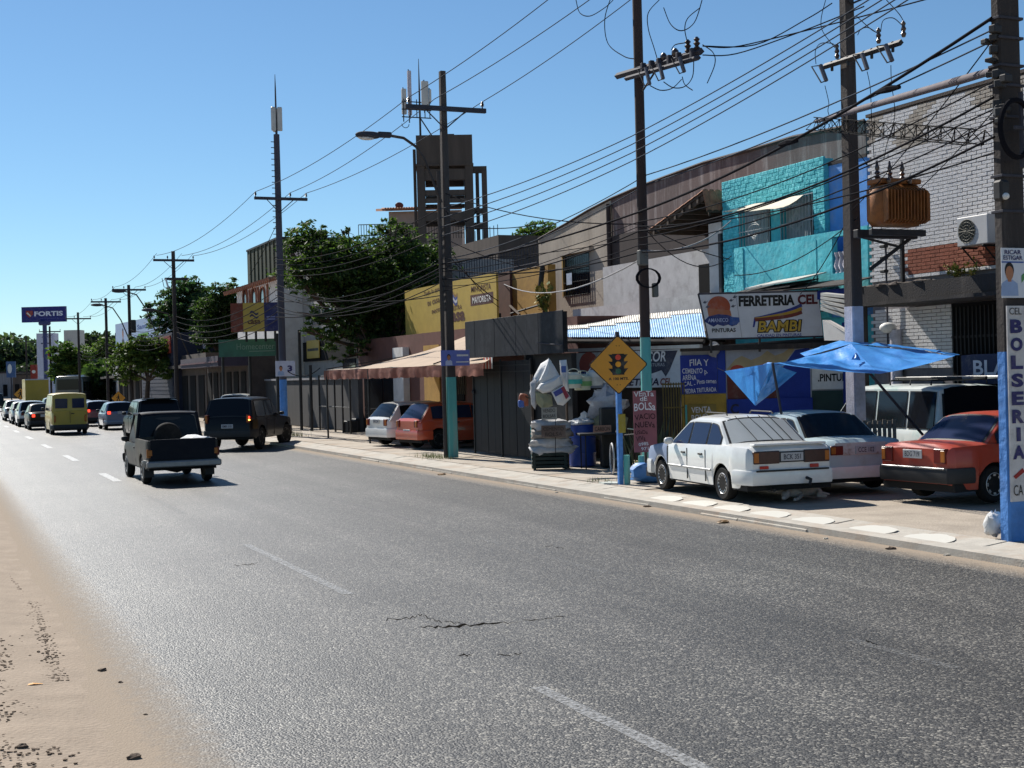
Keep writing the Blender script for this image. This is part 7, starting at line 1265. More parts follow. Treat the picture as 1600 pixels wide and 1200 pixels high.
# ================================================================ TREES
def leafmat(name, col, sc_=1.5):
    if name in MATS: return MATS[name]
    m = mat(name, col, .6, var=.35, scale=sc_, spec=.25); nt = m.node_tree; N = nt.nodes; L = nt.links; b = N['Principled BSDF']; src = b.inputs['Base Color'].links[0].from_socket
    t = N.new('ShaderNodeBsdfTranslucent'); mu = N.new('ShaderNodeMixRGB'); mu.blend_type = 'MULTIPLY'; mu.inputs[0].default_value = 1; L.new(src, mu.inputs[1]); mu.inputs[2].default_value = (1.15, 1.3, .7, 1); L.new(mu.outputs[0], t.inputs[0])
    mx = N.new('ShaderNodeMixShader'); mx.inputs[0].default_value = .45; L.new(b.outputs[0], mx.inputs[1]); L.new(t.outputs[0], mx.inputs[2]); L.new(mx.outputs[0], N['Material Output'].inputs[0]); return m
def tree(name, lab, base, trunk_h, clumps, nleaf, leaf, cols, r0=.22, group='street trees', seed=1, limbs=True, flat=.6, core=True):
    q = np.random.default_rng(seed); T = thing(name, lab, 'tree', base, group=group); b0 = np.array(base, float); fork = b0+np.array((q.normal(0, .15), q.normal(0, .15), trunk_h))
    tr = MB(); tr.tube([b0-np.array((0, 0, .1)), b0*.5+fork*.5+np.array((q.normal(0, .1), 0, 0)), fork], [r0*1.25, r0, r0*.8], 9)
    for (cx, cy, cz, rx, ry, rz) in clumps:
        c = np.array((cx, cy, cz)); m_ = fork*.5+c*.5+np.array((q.normal(0, .2), q.normal(0, .2), -abs(cz-fork[2])*.1)); tr.tube([fork, m_, c], [r0*.6, r0*.35, r0*.12], 6)
        for k in range(4): e = c+q.normal(0, .55, 3)*np.array((rx, ry, rz)); tr.tube([m_*.4+c*.6, (c+e)/2+np.array((0, 0, .1)), e], [r0*.22, r0*.12, r0*.05], 4)
    tr.part('trunk', M_WOOD if r0 < 1 else M_WOOD, T, smooth=60)
    tot = sum(c[3]*c[4]*c[5] for c in clumps)**1.0; V, F, Mi = [], [], []; base_i = 0
    for ci, (cx, cy, cz, rx, ry, rz) in enumerate(clumps):
        n = max(40, int(nleaf*(rx*ry*rz)/tot)); 
        nc = max(6, n//26); d = q.normal(0, 1, (nc, 3)); d /= np.linalg.norm(d, axis=1)[:, None]; rad = q.uniform(.25, 1.22, nc)**.7; sub = np.array((cx, cy, cz))+d*rad[:, None]*np.array((rx, ry, rz))
        p = sub[q.integers(0, nc, n)]+q.normal(0, 1, (n, 3))*np.array((rx, ry, rz*.55))*.11
        u = q.normal(0, 1, (n, 3)); u[:, 2] *= flat; u /= np.linalg.norm(u, axis=1)[:, None]; v = np.cross(u, q.normal(0, 1, (n, 3))*np.array((.4, .4, 1))); v /= np.linalg.norm(v, axis=1)[:, None]+1e-9; s = leaf*q.uniform(.55, 1.35, n)[:, None]
        P = np.stack([p-u*s, p+v*s*.42, p+u*s, p-v*s*.42], 1).reshape(-1, 3); V.append(P); F.append(np.arange(n*4).reshape(-1, 4)+base_i); base_i += n*4; Mi.append((q.random(n) < .35).astype(int))
    V, F, Mi = np.concatenate(V), np.concatenate(F), np.concatenate(Mi); b = MB(); b.v = V.tolist(); b.f = F.tolist(); b.m = Mi.tolist()
    b.part('crown', [leafmat('leaf_%s_%d' % (cols[0], k), cols[1+k]) for k in (0, 1)], T)
    return T
GD = ('dark', (.03, .055, .018), (.06, .10, .028)); GM = ('mid', (.05, .095, .022), (.10, .15, .035)); GL = ('light', (.065, .11, .026), (.11, .155, .036)); GF = ('far', (.04, .065, .035), (.065, .095, .045))
def cl(px, py, D, rx, rz, ry=None): p = PD(px, py, D); return (p[0], p[1], p[2], rx, ry or rx, rz)
D = 62
tree('spreading_tree', 'large spreading tree with feathery dark foliage behind the awning', (*PD(600, 640, D)[:2], PZ), 3.4, [cl(480, 380, D, 1.3, .9), cl(520, 400, D, 1.7, 1.0), cl(572, 398, D, 1.6, .8), cl(626, 388, D+1, 1.8, 1.0), cl(665, 410, D+2, 1.3, 1.0), cl(500, 430, D-1, 1.8, 1.0), cl(560, 435, D, 2.2, 1.3), cl(620, 440, D, 2.1, 1.3), cl(470, 410, D, 1.0, .7), cl(590, 485, D, 1.9, 1.2), cl(540, 480, D-1, 1.5, .9), cl(640, 480, D+1, 1.3, 1.2), cl(520, 520, D-2, 1.0, .8), cl(560, 525, D-2, .9, .6), cl(600, 525, D, 1.2, .8), cl(545, 555, D-3, .6, .35), cl(458, 398, D-1, .6, .35), cl(470, 372, D, .5, .35), cl(500, 362, D, .6, .4), cl(535, 366, D, .5, .35), cl(610, 356, D, .7, .4), cl(640, 362, D+1, .6, .4), cl(684, 385, D+2, .6, .5), cl(455, 425, D-1, .7, .35), cl(480, 455, D-2, .7, .35), cl(500, 500, D-3, .8, .4), cl(480, 520, D-3, .5, .3), cl(570, 545, D-3, .5, .3)], 44000, .115, ('spread', (.038, .07, .02), (.09, .14, .032)), .26, seed=3)
tree('rear_tree', 'round dark tree crown showing above the rooftops right of the water tower', (*PD(835, 480, 95)[:2], PZ), 9, [cl(830, 378, 95, 1.6, 1.0), cl(850, 368, 95, 1.5, 1.0), cl(808, 385, 95, 1.2, .8), cl(870, 380, 95, 1.4, .9)], 5000, .16, GM, .3, seed=5)
D = 100
tree('feathery_tree', 'tall feathery green tree behind the wooden pole with one crossarm', (*PD(290, 620, D)[:2], PZ), 4, [cl(262, 482, D, 1.4, 1.2), cl(285, 462, D, 1.6, 1.3), cl(305, 465, D, 1.5, 1.3), cl(300, 490, D, 2.2, 1.4), cl(275, 500, D, 1.8, 1.2), cl(325, 495, D, 1.4, 1.2), cl(300, 520, D, 2.2, 1.3)], 15000, .19, ('blue', (.04, .085, .04), (.075, .125, .05)), .3, seed=6)
D = 88
tree('dark_tree', 'dense dark tree left of the arched house', (*PD(350, 620, D)[:2], PZ), 4, [cl(350, 470, D, 1.4, 1.1), cl(365, 460, D, 1.0, .9), cl(335, 490, D, 1.5, 1.3), cl(358, 500, D, 1.6, 1.5), cl(345, 525, D, 1.8, 1.2), cl(375, 480, D, .9, .8)], 11000, .16, GD, .3, seed=8)
tree('roadside_tree', 'bright green bushy tree below the politics billboard', (*PD(235, 620, 93)[:2], PZ), 2.4, [cl(215, 548, 93, 1.3, .9), cl(238, 540, 93, 1.5, .8), cl(258, 550, 93, 1.2, .9), cl(232, 562, 93, 1.6, .8), cl(200, 570, 94, 1.2, 1.3), cl(262, 575, 92, 1.0, .9)], 11000, .15, GL, .18, seed=9)
tree('round_tree', 'round green tree standing beyond the mustard van', (*PD(112, 620, 150)[:2], PZ), 2.5, [cl(105, 552, 150, 2.0, 1.3), cl(118, 560, 150, 2.0, 1.6), cl(100, 575, 150, 1.8, 1.4), cl(128, 578, 150, 1.6, 1.4), cl(112, 580, 150, 2.2, 1.6)], 9000, .25, GM, .22, seed=10)
tree('round_tree', 'pale green tree right of the round one, beyond the bus', (*PD(158, 620, 160)[:2], PZ), 2.5, [cl(150, 556, 160, 2.2, 1.3), cl(166, 550, 160, 2.0, 1.4), cl(175, 570, 160, 1.8, 1.5), cl(145, 575, 160, 1.8, 1.4)], 8000, .25, GL, .22, seed=11)
def mass(lab, tops, D, seed, cols=GF, n=9000, leaf=.7, zb=0):
    q = np.random.default_rng(seed); V = []; 
    for px, py, r in tops:
        p = PD(px, py, D); k = n//len(tops); H = p[2]-zb; d = q.normal(0, 1, (k, 3)); d /= np.linalg.norm(d, axis=1)[:, None]; rr = q.uniform(.75, 1.05, k)[:, None]
        c = np.array((p[0], p[1], zb+H*.55)); pos = c+d*rr*np.array((r, r, H*.45)); u = q.normal(0, 1, (k, 3)); u /= np.linalg.norm(u, axis=1)[:, None]; v = np.cross(u, q.normal(0, 1, (k, 3))); v /= np.linalg.norm(v, axis=1)[:, None]; s = leaf*q.uniform(.6, 1.3, k)[:, None]; V.append(np.stack([pos-u*s, pos+v*s*.6, pos+u*s, pos-v*s*.6], 1).reshape(-1, 3))
    V = np.concatenate(V); b = MB(); b.v = V.tolist(); nq = len(V)//4; b.f = np.arange(nq*4).reshape(-1, 4).tolist(); b.m = (q.random(nq) < .3).astype(int).tolist()
    return b.solo('distant_trees', [leafmat('leaf_%s_%d' % (cols[0], k), cols[1+k], .3) for k in (0, 1)], lab, 'trees', kind='stuff')
mass('distant wood rising at the left edge behind the road', [(-60, 540, 10), (-20, 535, 9), (12, 523, 9), (32, 538, 7), (50, 548, 8), (0, 560, 9), (30, 570, 8)], 300, 1, n=12000)
mass('dark distant wood behind the two sign towers and poles', [(95, 545, 6), (140, 526, 8), (155, 520, 7), (170, 535, 8), (185, 540, 7), (130, 550, 8), (160, 555, 9), (75, 565, 8)], 280, 2, ('fardark', (.022, .035, .02), (.04, .06, .03)), n=12000)
mass('tree tops filling the gap behind the low shops', [(190, 555, 4), (210, 560, 4), (330, 540, 4), (375, 520, 4), (390, 480, 2.5)], 135, 4, GD, n=7000, leaf=.4)
# ================================================================ STALL, TARP, SMALL THINGS
M_SACK = mat('woven_sack', (.42, .42, .43), .7, var=.2, scale=6, bump=.3, bscale=60, dirt=(.25, .22, .2), dscale=4, damt=.6); M_SACKB = mat('brownish_sack', (.26, .235, .21), .75, var=.2, scale=6, bump=.3, bscale=60); M_BAG = mat('white_woven_bag', (.62, .62, .62), .6, var=.12, scale=5, bump=.3, bscale=20); M_BAGG = mat('olive_woven_bag', (.27, .27, .17), .7, var=.2, scale=5)
DK = float(np.dot(G(862, 732, PZ)-EYEP, FW))
def S(px, py, dd=0.): return PD(px, py, DK+dd)
def bag(nm, lab, pts, dd, m, bulge=.12, prints=(), cat='sack', group='hanging sacks'):
    """a draped woven bag: outline in the plane of the rack, swollen front and back"""
    c = np.mean(np.array(pts, float), 0); b = MB(); n = len(pts); ring = [(1, 0), (.82, .55), (.5, .85), (.18, 1)]; ft = []; 
    q = random.Random(int(c[0]*7+c[1]))
    fwd = np.array([FW[0], FW[1], 0])
    rows = []
    for sd in (-1, 1):
        R_ = []
        for k, h in ring: R_.append([S(c[0]+(x-c[0])*k, c[1]+(y-c[1])*k, dd)+fwd*(sd*bulge*h*(1+q.uniform(-.35, .35)) if k < 1 else 0) for x, y in pts])
        base = len(b.v); b.add([p for r_ in R_ for p in r_], [])
        for i in range(len(ring)-1):
            for j in range(n): f = (base+i*n+j, base+i*n+(j+1) % n, base+(i+1)*n+(j+1) % n, base+(i+1)*n+j); b.f.append(f if sd > 0 else f[::-1]); b.m.append(0)
        f = tuple(base+(len(ring)-1)*n+j for j in range(n)); b.f.append(f if sd > 0 else f[::-1]); b.m.append(0)
    o = b.solo(nm, m, lab, cat, group, smooth=32)
    for pp, mm in prints:
        MB().add([S(x, y, dd)-fwd*(bulge*1.3+.01) for x, y in pp], [tuple(range(len(pp)))]).part('print', mm, o)
    return o
# rack that carries the sacks
T = thing('sack_rack', 'teal and wooden rack that carries the hanging woven sacks', 'rack', G(862, 735, PZ))
for px in (834, 888): a, b = S(px, 727, .05), S(px, 585, .05); MB().tube([(a[0], a[1], PZ), (a[0], a[1], b[2])], .03, 6).part('upright', M_WOOD, T)
p = G(834, 722, PZ); MB().tube([(p[0], p[1], PZ), (p[0], p[1], S(834, 672)[2])], .07, 8).part('teal_bollard', M_TEALP, T)
MB().tube([S(832, 600, .05), S(890, 600, .05)], .03, 5).part('crossbar', M_WOOD, T); MB().tube([S(832, 680, .05), S(890, 680, .05)], .03, 5).part('crossbar', M_WOOD, T)
bag('woven_sack', 'white woven sack draped over the left of the sack rack', [(858, 560), (845, 568), (833, 590), (827, 615), (832, 622), (845, 618), (852, 590), (862, 565)], 0, M_BAG, .14)
bag('woven_sack', 'pale folded sack hanging at the front centre of the rack', [(857, 559), (866, 572), (875, 588), (868, 596), (845, 602), (842, 595), (850, 578)], -.22, M_BAG, .1)
bag('woven_sack', 'broad white sack below the folded one on the rack', [(843, 600), (876, 586), (880, 600), (862, 612), (848, 615), (838, 608)], -.3, M_BAG, .1)
bag('woven_sack', 'white sack with blue and red print slanting at the right of the rack', [(861, 612), (880, 602), (892, 622), (880, 634), (871, 632)], -.34, M_BAG, .08, [([(864, 613), (876, 606), (880, 613), (868, 620)], pm('#3c4486')), ([(876, 606), (881, 603), (889, 619), (884, 624)], pm('#8a2f3a'))])
bag('woven_sack', 'narrow white sack with blue print at the far right top of the rack', [(874, 563), (885, 562), (888, 580), (889, 612), (882, 610), (876, 590)], -.05, M_BAG, .1, [([(876, 572), (884, 572), (884, 582), (877, 582)], pm('#3c5a9c'))])
bag('woven_sack', 'olive sack tucked under the white sacks on the rack', [(836, 612), (850, 612), (862, 618), (864, 634), (848, 640), (838, 630)], -.2, M_BAGG, .1)
bag('woven_sack', 'grey sack hanging low at the left of the rack', [(828, 598), (838, 590), (842, 620), (836, 640), (830, 632)], -.1, M_SACK, .1)
nb = Board(S(846, 643, -.35)[:2], S(870, 643, -.35)[:2], float(S(846, 656, -.35)[2]), float(S(846, 637, -.35)[2])); T = thing('price_card', 'grey handwritten card above the stacked sacks', 'card', nb.at(.5, 0)); nb.panel('card', pm('#8d8b84'), T, .01); nb.text('VENDO', T, .1, .58, .9, .88, MK, ang=2); nb.text('BOLSAS', T, .1, .15, .9, .42, MK, ang=2)
for i, (px, py, wd, lab) in enumerate(((860, 664, 62, 'crumpled grey sack on top of the sack pile'), (862, 678, 62, 'third sack from the bottom of the pile with a brown label'), (862, 692, 64, 'second sack from the bottom of the pile'), (864, 703, 66, 'bottom sack of the pile on the dark crate'))):
    c = S(px, py, -.1); k = DK/2100; MB().blob(V3(c), (wd/2*k, .3, 8.5*k), 18, 10, .12, 4, .62, rz=-.38, seed=20+i).solo('cement_sack', M_SACK if i != 1 else M_SACKB, lab, 'sack', 'stacked sacks', smooth=60)
nb = Board(S(846, 676, -.5)[:2], S(884, 676, -.5)[:2], float(S(846, 684, -.5)[2]), float(S(846, 665, -.5)[2])); T = thing('sack_label', 'brown cardboard lettered panel on the sack pile', 'label', nb.at(.5, 0)); nb.panel('card', pm('#5a4a42'), T, .01); nb.text('CEMENTO', T, .08, .55, .92, .85, pm('#2a211d')); nb.text('BOLSA', T, .15, .12, .85, .42, pm('#2a211d'))
a = G(862, 733, PZ); T = thing('dark_crate', 'dark green crate under the sack pile', 'crate', a)
for k in range(4): MB().bev((a[0], a[1]+.1, PZ+.07+k*.095), (.85, .55, .075), .008, rz=-.4).part('crate_board', mat('crate_green', (.02, .03, .025), .8, var=.3), T)
for sd in (-1, 1): MB().bev((a[0]+sd*.36*math.cos(.4), a[1]+.1-sd*.36*math.sin(.4), PZ+.19), (.06, .58, .37), .008, rz=-.4).part('crate_post', MATS['crate_green'], T)
MB().tube([S(868, 655, -.42), S(868, 715, -.45)], .008, 4).solo('rope', M_WIRE, 'thin dark rope hanging down the front of the sack pile', 'rope')
# colourful bag and round plastic tubs hanging beside
c = S(818, 625, .2); T = thing('printed_bag', 'small orange and blue printed bag hanging at the charcoal gate', 'bag', c); MB().blob(V3(c), (.12, .06, .15), 10, 8, .1, 3, .6).part('bag', pm('#8a4a32'), T, smooth=60); MB().blob(V3(S(814, 631, .15)), (.07, .06, .09), 9, 7, .1, 3, .6).part('blue_side', pm('#2f55a0'), T, smooth=60)
MB().tube([S(818, 618, .2), S(834, 625, .1)], .02, 5).part('hanger', M_WOOD, T)
def jug(px, py, dd, lab, col, lid):
    c = S(px, py, dd); T = thing('plastic_bucket', lab, 'bucket', c, group='hanging buckets'); x, y, z = c
    MB().lathe([(.1, -.16), (.19, -.16), (.225, .12), (.215, .16), (.12, .2), (.1, .22)], 18, (x, y, z)).part('body', pm(col), T, smooth=40); MB().tube([(x+.2*math.cos(a), y-.05, z+.14+.16*math.sin(a)) for a in np.linspace(0, math.pi, 12)], .012, 5).part('handle', pm(col), T); MB().lathe([(.226, -.06), (.23, .05)], 18, (x, y, z)).part('label_band', pm(lid), T, smooth=40)
jug(895, 596, .1, 'white plastic bucket with a teal band hung right of the sacks', '#c9c9b8', '#3aa79c'); jug(910, 599, .35, 'white bucket with a green label hung right of the teal banded one', '#b9bba4', '#6a9a5c'); jug(930, 592, .5, 'white bucket half hidden behind the diamond sign', '#c4c4c0', '#b5b5b0'); jug(941, 588, .6, 'plain white bucket partly covered by the diamond sign', '#d0d0cc', '#bdbdb8')
# blue drum
c = G(910, 728, PZ); T = thing('blue_drum', 'blue plastic drum topped with white bags beside the sack pile', 'drum', c); x, y, z = V3(c)
MB().lathe([(.3, 0), (.33, .03), (.335, .3), (.345, .33), (.335, .36), (.335, .65), (.345, .68), (.335, .71), (.33, .98), (.31, 1.0), (.29, 1.0)], 26, (x, y, PZ)).part('drum', mat('drum_blue', (.02, .06, .3), .4, var=.15), T, smooth=35)
MB().blob((x, y, PZ+1.05), (.34, .32, .09), 14, 8, .25, 5, seed=9).solo('white_bags', M_BAG, 'crumpled white bags lying on the blue drum', 'bag', smooth=40); MB().blob((x+.08, y-.05, PZ+1.16), (.14, .12, .14), 11, 8, .3, 5, seed=12).solo('white_bags', M_BAG, 'peaked white bag on top of the bags on the blue drum', 'bag', smooth=40)
# grill stand
c = G(937, 732, PZ); T = thing('grill_stand', 'black metal grill stand on thin legs in front of the stall', 'grill', c); x, y = c[:2]
for dx, dy in ((-.4, -.1), (.4, -.25), (-.3, .35), (.45, .25)): MB().tube([(x+dx, y+dy, PZ), (x+dx, y+dy, .95)], .016, 5).part('leg', M_IRON, T)
MB().bev((x, y, .95), (1.0, .62, .05), .01, rz=-.3).part('tray', M_IRON, T); MB().bev((x+.45, y+.25, .85), (.5, .4, 1.4), .03, rz=-.3).part('fire_box', M_IRON, T); nb = Board((x-.3, y-.32), (x+.12, y-.4), 1.0, 1.16); nb.panel('price_card', pm('#8a6a5c'), T, .01); nb.text('CARBON', T, .08, .2, .92, .8, MK)
# small stuff on the ground
for i, (px, py, r) in enumerate(((883, 730, .12), (890, 727, .1), (880, 722, .14), (955, 728, .15))): c = G(px, py, PZ); MB().blob((c[0], c[1], PZ+r*.7), (r, r, r*.8), 10, 7, .25, 4, seed=30+i).solo('rubble_bag', [M_SACK, M_BAG, M_SACKB, M_WOOD][i], ['small grey bag on the ground beside the dark crate', 'small white bag on the ground by the blue drum', 'brown bag tucked behind the dark crate', 'brown bundle beside the blue sign post'][i], 'bag', smooth=50)
# silver sheet bundle and wheelbarrow-like bicycle behind the post
c = PD(948, 630, DK+.6); MB().blob(V3(c), (.42, .3, .38), 16, 11, .28, 5, seed=41).solo('plastic_bundle', mat('silver_plastic', (.45, .46, .5), .3, var=.2, scale=9), 'crumpled silver plastic bundle behind the diamond sign', 'bundle', smooth=40)
c = PD(952, 665, DK+.7); MB().blob(V3(c), (.4, .3, .35), 14, 10, .15, 4, .7, seed=42).solo('olive_sack', M_BAGG, 'olive sack under the silver plastic bundle', 'sack', smooth=50)
T = thing('bicycle', 'bicycle with pale tyres leaning behind the pink board', 'bicycle', G(985, 742, PZ)); bx, by = G(985, 742, PZ)[:2]; by += .35
MW_ = mat('bicycle_tyre', (.45, .45, .46), .6, var=.2)
for k, (ox, oy) in enumerate(((-.15, .2), (.12, -.75))):
    wl_ = MB().tube([(bx+ox+.33*math.cos(t)*.35, by+oy+.33*math.cos(t)*.94, PZ+.34+.33*math.sin(t)) for t in np.linspace(0, 6.283, 26)], .02, 6).part('wheel', MW_, T, smooth=60)
    for a in np.linspace(0, math.pi, 7)[:-1]: MB().tube([(bx+ox-.32*math.cos(a)*.35, by+oy-.32*math.cos(a)*.94, PZ+.34-.32*math.sin(a)), (bx+ox+.32*math.cos(a)*.35, by+oy+.32*math.cos(a)*.94, PZ+.34+.32*math.sin(a))], .004, 3).part('spoke', M_STEEL, wl_)
A_, B_, C_, D_ = [np.array(v) for v in ((bx-.15, by+.2, PZ+.34), (bx+.12, by-.75, PZ+.34), (bx-.02, by-.25, PZ+.32), (bx-.1, by-.05, PZ+.85))]; E_ = np.array((bx+.09, by-.62, PZ+.9))
for p, q in ((A_, C_), (A_, D_), (C_, D_), (C_, E_), (D_, E_), (E_, B_)): MB().tube([p, q], .016, 6).part('frame_tube', M_DSTEEL, T)
MB().blob(D_+np.array((0, 0, .08)), (.06, .13, .035), 10, 6, 0).part('saddle', M_BLACKP, T, smooth=60); MB().tube([E_+np.array((-.28, 0, .12)), E_+np.array((0, -.06, .08)), E_+np.array((.28, 0, .12))], .014, 6).part('handlebar', M_CHROME, T, smooth=60)
# posts
for px, py, top, lab in ((980, 756, 711, 'short teal post right of the blue sign post'), (1003, 750, 712, 'teal post stub left of the white car nose')): p = G(px, py, PZ); d = np.dot(p-EYEP, FW); MB().tube([(p[0], p[1], PZ-.02), (p[0], p[1], PD(px, top, d)[2])], .065, 9).solo('teal_post', M_TEALP, lab, 'post', 'short teal posts', smooth=50)
p = G(1020, 757, PZ); MB().blob((p[0]+.3, p[1]+.6, PZ+.2), (.45, .3, .22), 14, 9, .2, 4, .7, seed=51).solo('blue_sheet', mat('blue_plastic', (.05, .17, .42), .5, var=.2), 'crumpled blue plastic sheet on the ground before the white car', 'sheet', smooth=45)
# pink board
d = 27.4; a, b = PD(991, 700, d), PD(1027, 700, d); pk = Board(a[:2], b[:2], float(PD(991, 707, d)[2]), float(PD(991, 611, d)[2])); T = thing('pink_board', 'tall pink board with hand-painted lettering beside the teal pole', 'board', pk.at(.5, 0)); pk.panel('board', mat('dusty_pink', (.24, .085, .10), .8, var=.15, scale=3), T, .02); ML = mat('dark_maroon_ink', (.03, .012, .015), .8, var=0)
for s, u0, u1, y0, y1, m in (('VEnTa', .04, .9, 620, 612, MCH), ('dE', .3, .62, 627, 620, MCH), ('BOLSa', .04, .96, 642, 630, MCH), ('VACIO', .06, .96, 657, 648, ML), ('NUEVa', .06, .92, 669, 660, ML), ('USaDa', .06, .6, 679, 673, ML), ('VIVa', .1, .5, 690, 682, ML), ('0985', .2, .62, 697, 692, MCH), ('971', .3, .62, 704, 699, MCH)):
    pk.text(s, T, u0, 1-(y0-611)/96., u1, 1-(y1-611)/96., m, bold=.012, ang=random.uniform(-1, 4), warp=.07)
MB().tube([pk.at(.5, 0, -.04), pk.at(.5, 0, -.04)-np.array((0, 0, pk.p[2]-PZ))], .03, 5).part('stake', M_WOOD, T)
# spiky snake plant
c = G(1030, 742, PZ); c = np.array((c[0]+.3, c[1]+1.0, PZ)); T = thing('spiky_plant', 'dark spiky sword-leaved plant behind the white car bonnet', 'plant', c); q = random.Random(5)
for i in range(54):
    a = q.uniform(0, 6.28); e = q.uniform(0, .45); x, y = c[0]+e*math.cos(a), c[1]+e*math.sin(a)*1.3; h = q.uniform(.7, 1.35); l = q.uniform(.05, .4); dx, dy = math.cos(a)*l, math.sin(a)*l; w_ = .03
    MB().add([(x-dy*.0-w_*math.sin(a), y+w_*math.cos(a), PZ), (x+w_*math.sin(a), y-w_*math.cos(a), PZ), (x+dx*.5+w_*1.1*math.sin(a), y+dy*.5-w_*1.1*math.cos(a), PZ+h*.6), (x+dx, y+dy, PZ+h), (x+dx*.5-w_*1.1*math.sin(a), y+dy*.5+w_*1.1*math.cos(a), PZ+h*.6)], [(0, 1, 2, 3, 4)]).part('leaf', mat('sword_leaf', (.03, .05, .025), .5, var=.4, scale=6, dirt=(.1, .12, .05), dscale=8, damt=.6), T)
plant((G(1012, 748, PZ)[0], G(1012, 748, PZ)[1]+.2, PZ), 12, .5, .22, 'small yellow green plant by the white car bumper', leaf=.07, cols=((.16, .25, .03), (.3, .36, .05)), name='small_plant')
# wooden pallet fence behind the pale car
d = 25.5; a, b = PD(1340, 680, d), PD(1402, 680, d); pf = Board(a[:2], b[:2], float(PD(1340, 712, d)[2]), float(PD(1340, 656, d)[2])); T = thing('pallet', 'grey wooden pallet standing between the pale car and the minivan', 'pallet', pf.at(.5, 0)); MPW = mat('grey_wood', (.22, .19, .16), .85, var=.3, scale=5)
for k in range(8): pf.panel('slat', MPW, T, .02, k/8+.015, 0, (k+1)/8-.02, .92+.08*random.random(), .0)
for v in (.1, .75): pf.panel('rail', MPW, T, .04, 0, v, 1, v+.14, -.022)
MB().bev(pf.at(.5, 0, -.02)-np.array((0, 0, (pf.p[2]-PZ)/2)), (pf.W*.9, .1, pf.p[2]-PZ), .01, rz=math.atan2(pf.R[1], pf.R[0])).part('foot', MPW, T)
# ---------------------------------------------------------------- blue tarp on poles
M_TARP = bpy.data.materials.new('blue_tarp'); M_TARP.use_nodes = True
def _tarp():
    nt = M_TARP.node_tree; N = nt.nodes; L = nt.links; b = N['Principled BSDF']; b.inputs['Roughness'].default_value = .42; b.inputs['Specular IOR Level'].default_value = .5
    tc = N.new('ShaderNodeTexCoord'); n = N.new('ShaderNodeTexNoise'); n.inputs['Scale'].default_value = 3; n.inputs['Detail'].default_value = 9; L.new(tc.outputs['Object'], n.inputs[0]); r = N.new('ShaderNodeValToRGB'); r.color_ramp.elements[0].color = (.02, .15, .52, 1); r.color_ramp.elements[1].color = (.06, .34, .78, 1); L.new(n.outputs[0], r.inputs[0]); L.new(r.outputs[0], b.inputs['Base Color'])
    t = N.new('ShaderNodeBsdfTranslucent'); L.new(r.outputs[0], t.inputs[0]); mx = N.new('ShaderNodeMixShader'); mx.inputs[0].default_value = .1; L.new(b.outputs[0], mx.inputs[1]); L.new(t.outputs[0], mx.inputs[2]); L.new(mx.outputs[0], N['Material Output'].inputs[0])
    nb = N.new('ShaderNodeTexNoise'); nb.inputs['Scale'].default_value = 14; nb.inputs['Detail'].default_value = 6; L.new(tc.outputs['Object'], nb.inputs[0]); bp = N.new('ShaderNodeBump'); bp.inputs['Strength'].default_value = .35; bp.inputs['Distance'].default_value = .03; L.new(nb.outputs[0], bp.inputs['Height']); L.new(bp.outputs[0], b.inputs['Normal'])
_tarp()
def patch(quad, n=12, sag=.15, seed=0):
    a, b, c, d = [np.array(v) for v in quad]; q = np.random.default_rng(seed); ph = q.uniform(0, 6.28, 4); rows = []
    for i in range(n+1):
        s = i/n; rows.append([(a*(1-s)*(1-t)+b*s*(1-t)+c*s*t+d*(1-s)*t)+np.array((0, 0, -sag*4*s*(1-s)*.5-sag*4*t*(1-t)*.5+math.sin(math.pi*s)*math.sin(math.pi*t)*(.05*math.sin(9*s+ph[0])*math.sin(7*t+ph[1])+.03*math.sin(19*s+ph[2]+5*t)+.02*math.sin(13*t-6*s+ph[3])))) for t in np.linspace(0, 1, n+1)])
    return rows
TP = MB(); K = {'peak': PD(1207, 567, 25.2), 'fl': PD(1375, 584, 23.6), 'fr': PD(1492, 556, 23.9), 'ridge': PD(1330, 537, 25.7), 'ridge2': PD(1440, 546, 25.4), 'bl': PD(1132, 580, 28.6), 'tip': PD(1180, 634, 26.6)}
_m, _n, _o = PD(1190, 606, 26), PD(1262, 556, 26), PD(1245, 582, 25.2)
TP.grid(patch((K['peak'], K['fl'], K['ridge'], _n), 14, .06, 1)); TP.grid(patch((K['fl'], K['fr'], K['ridge2'], K['ridge']), 14, .05, 2)); TP.grid(patch((K['bl'], K['tip'], _m, K['peak']), 10, .0, 3)); TP.grid(patch((_m, K['tip'], _o, K['peak']), 10, .02, 4)); TP.grid(patch((K['bl'], K['peak'], _n, PD(1200, 566, 28)), 10, .12, 5))
TP.grid(patch((PD(1258, 557, 26), K['ridge'], PD(1312, 532, 26.6), PD(1250, 552, 26.6)), 8, .0, 6)); TP.grid(patch((K['ridge'], K['ridge2'], PD(1440, 544, 26.2), PD(1312, 532, 26.6)), 10, .0, 7)); TP.grid(patch((K['ridge2'], K['fr'], PD(1500, 554, 25.2), PD(1440, 544, 26.2)), 8, .0, 8)); TP.grid(patch((PD(1330, 562, 24.5), PD(1345, 563, 24.5), PD(1339, 551, 24.7), PD(1336, 551, 24.7)), 4, .0, 9))
T = thing('blue_tarp', 'bright blue tarpaulin stretched on poles over the parked cars', 'tarp', (17, 22.5, PZ)); TP.part('sheet', M_TARP, T, smooth=55)
for a, b in ((K['peak'], (K['peak'][0]+.35, K['peak'][1]-.1, PZ)), (PD(1358, 582, 24.0), PD(1395, 625, 24.3))): b = np.array(b); b2 = b.copy(); b2[2] = PZ; MB().tube([a, a+(b-a)*(a[2]-PZ)/(a[2]-b[2]+1e-6)], .025, 6).part('pole', M_STEEL, T)
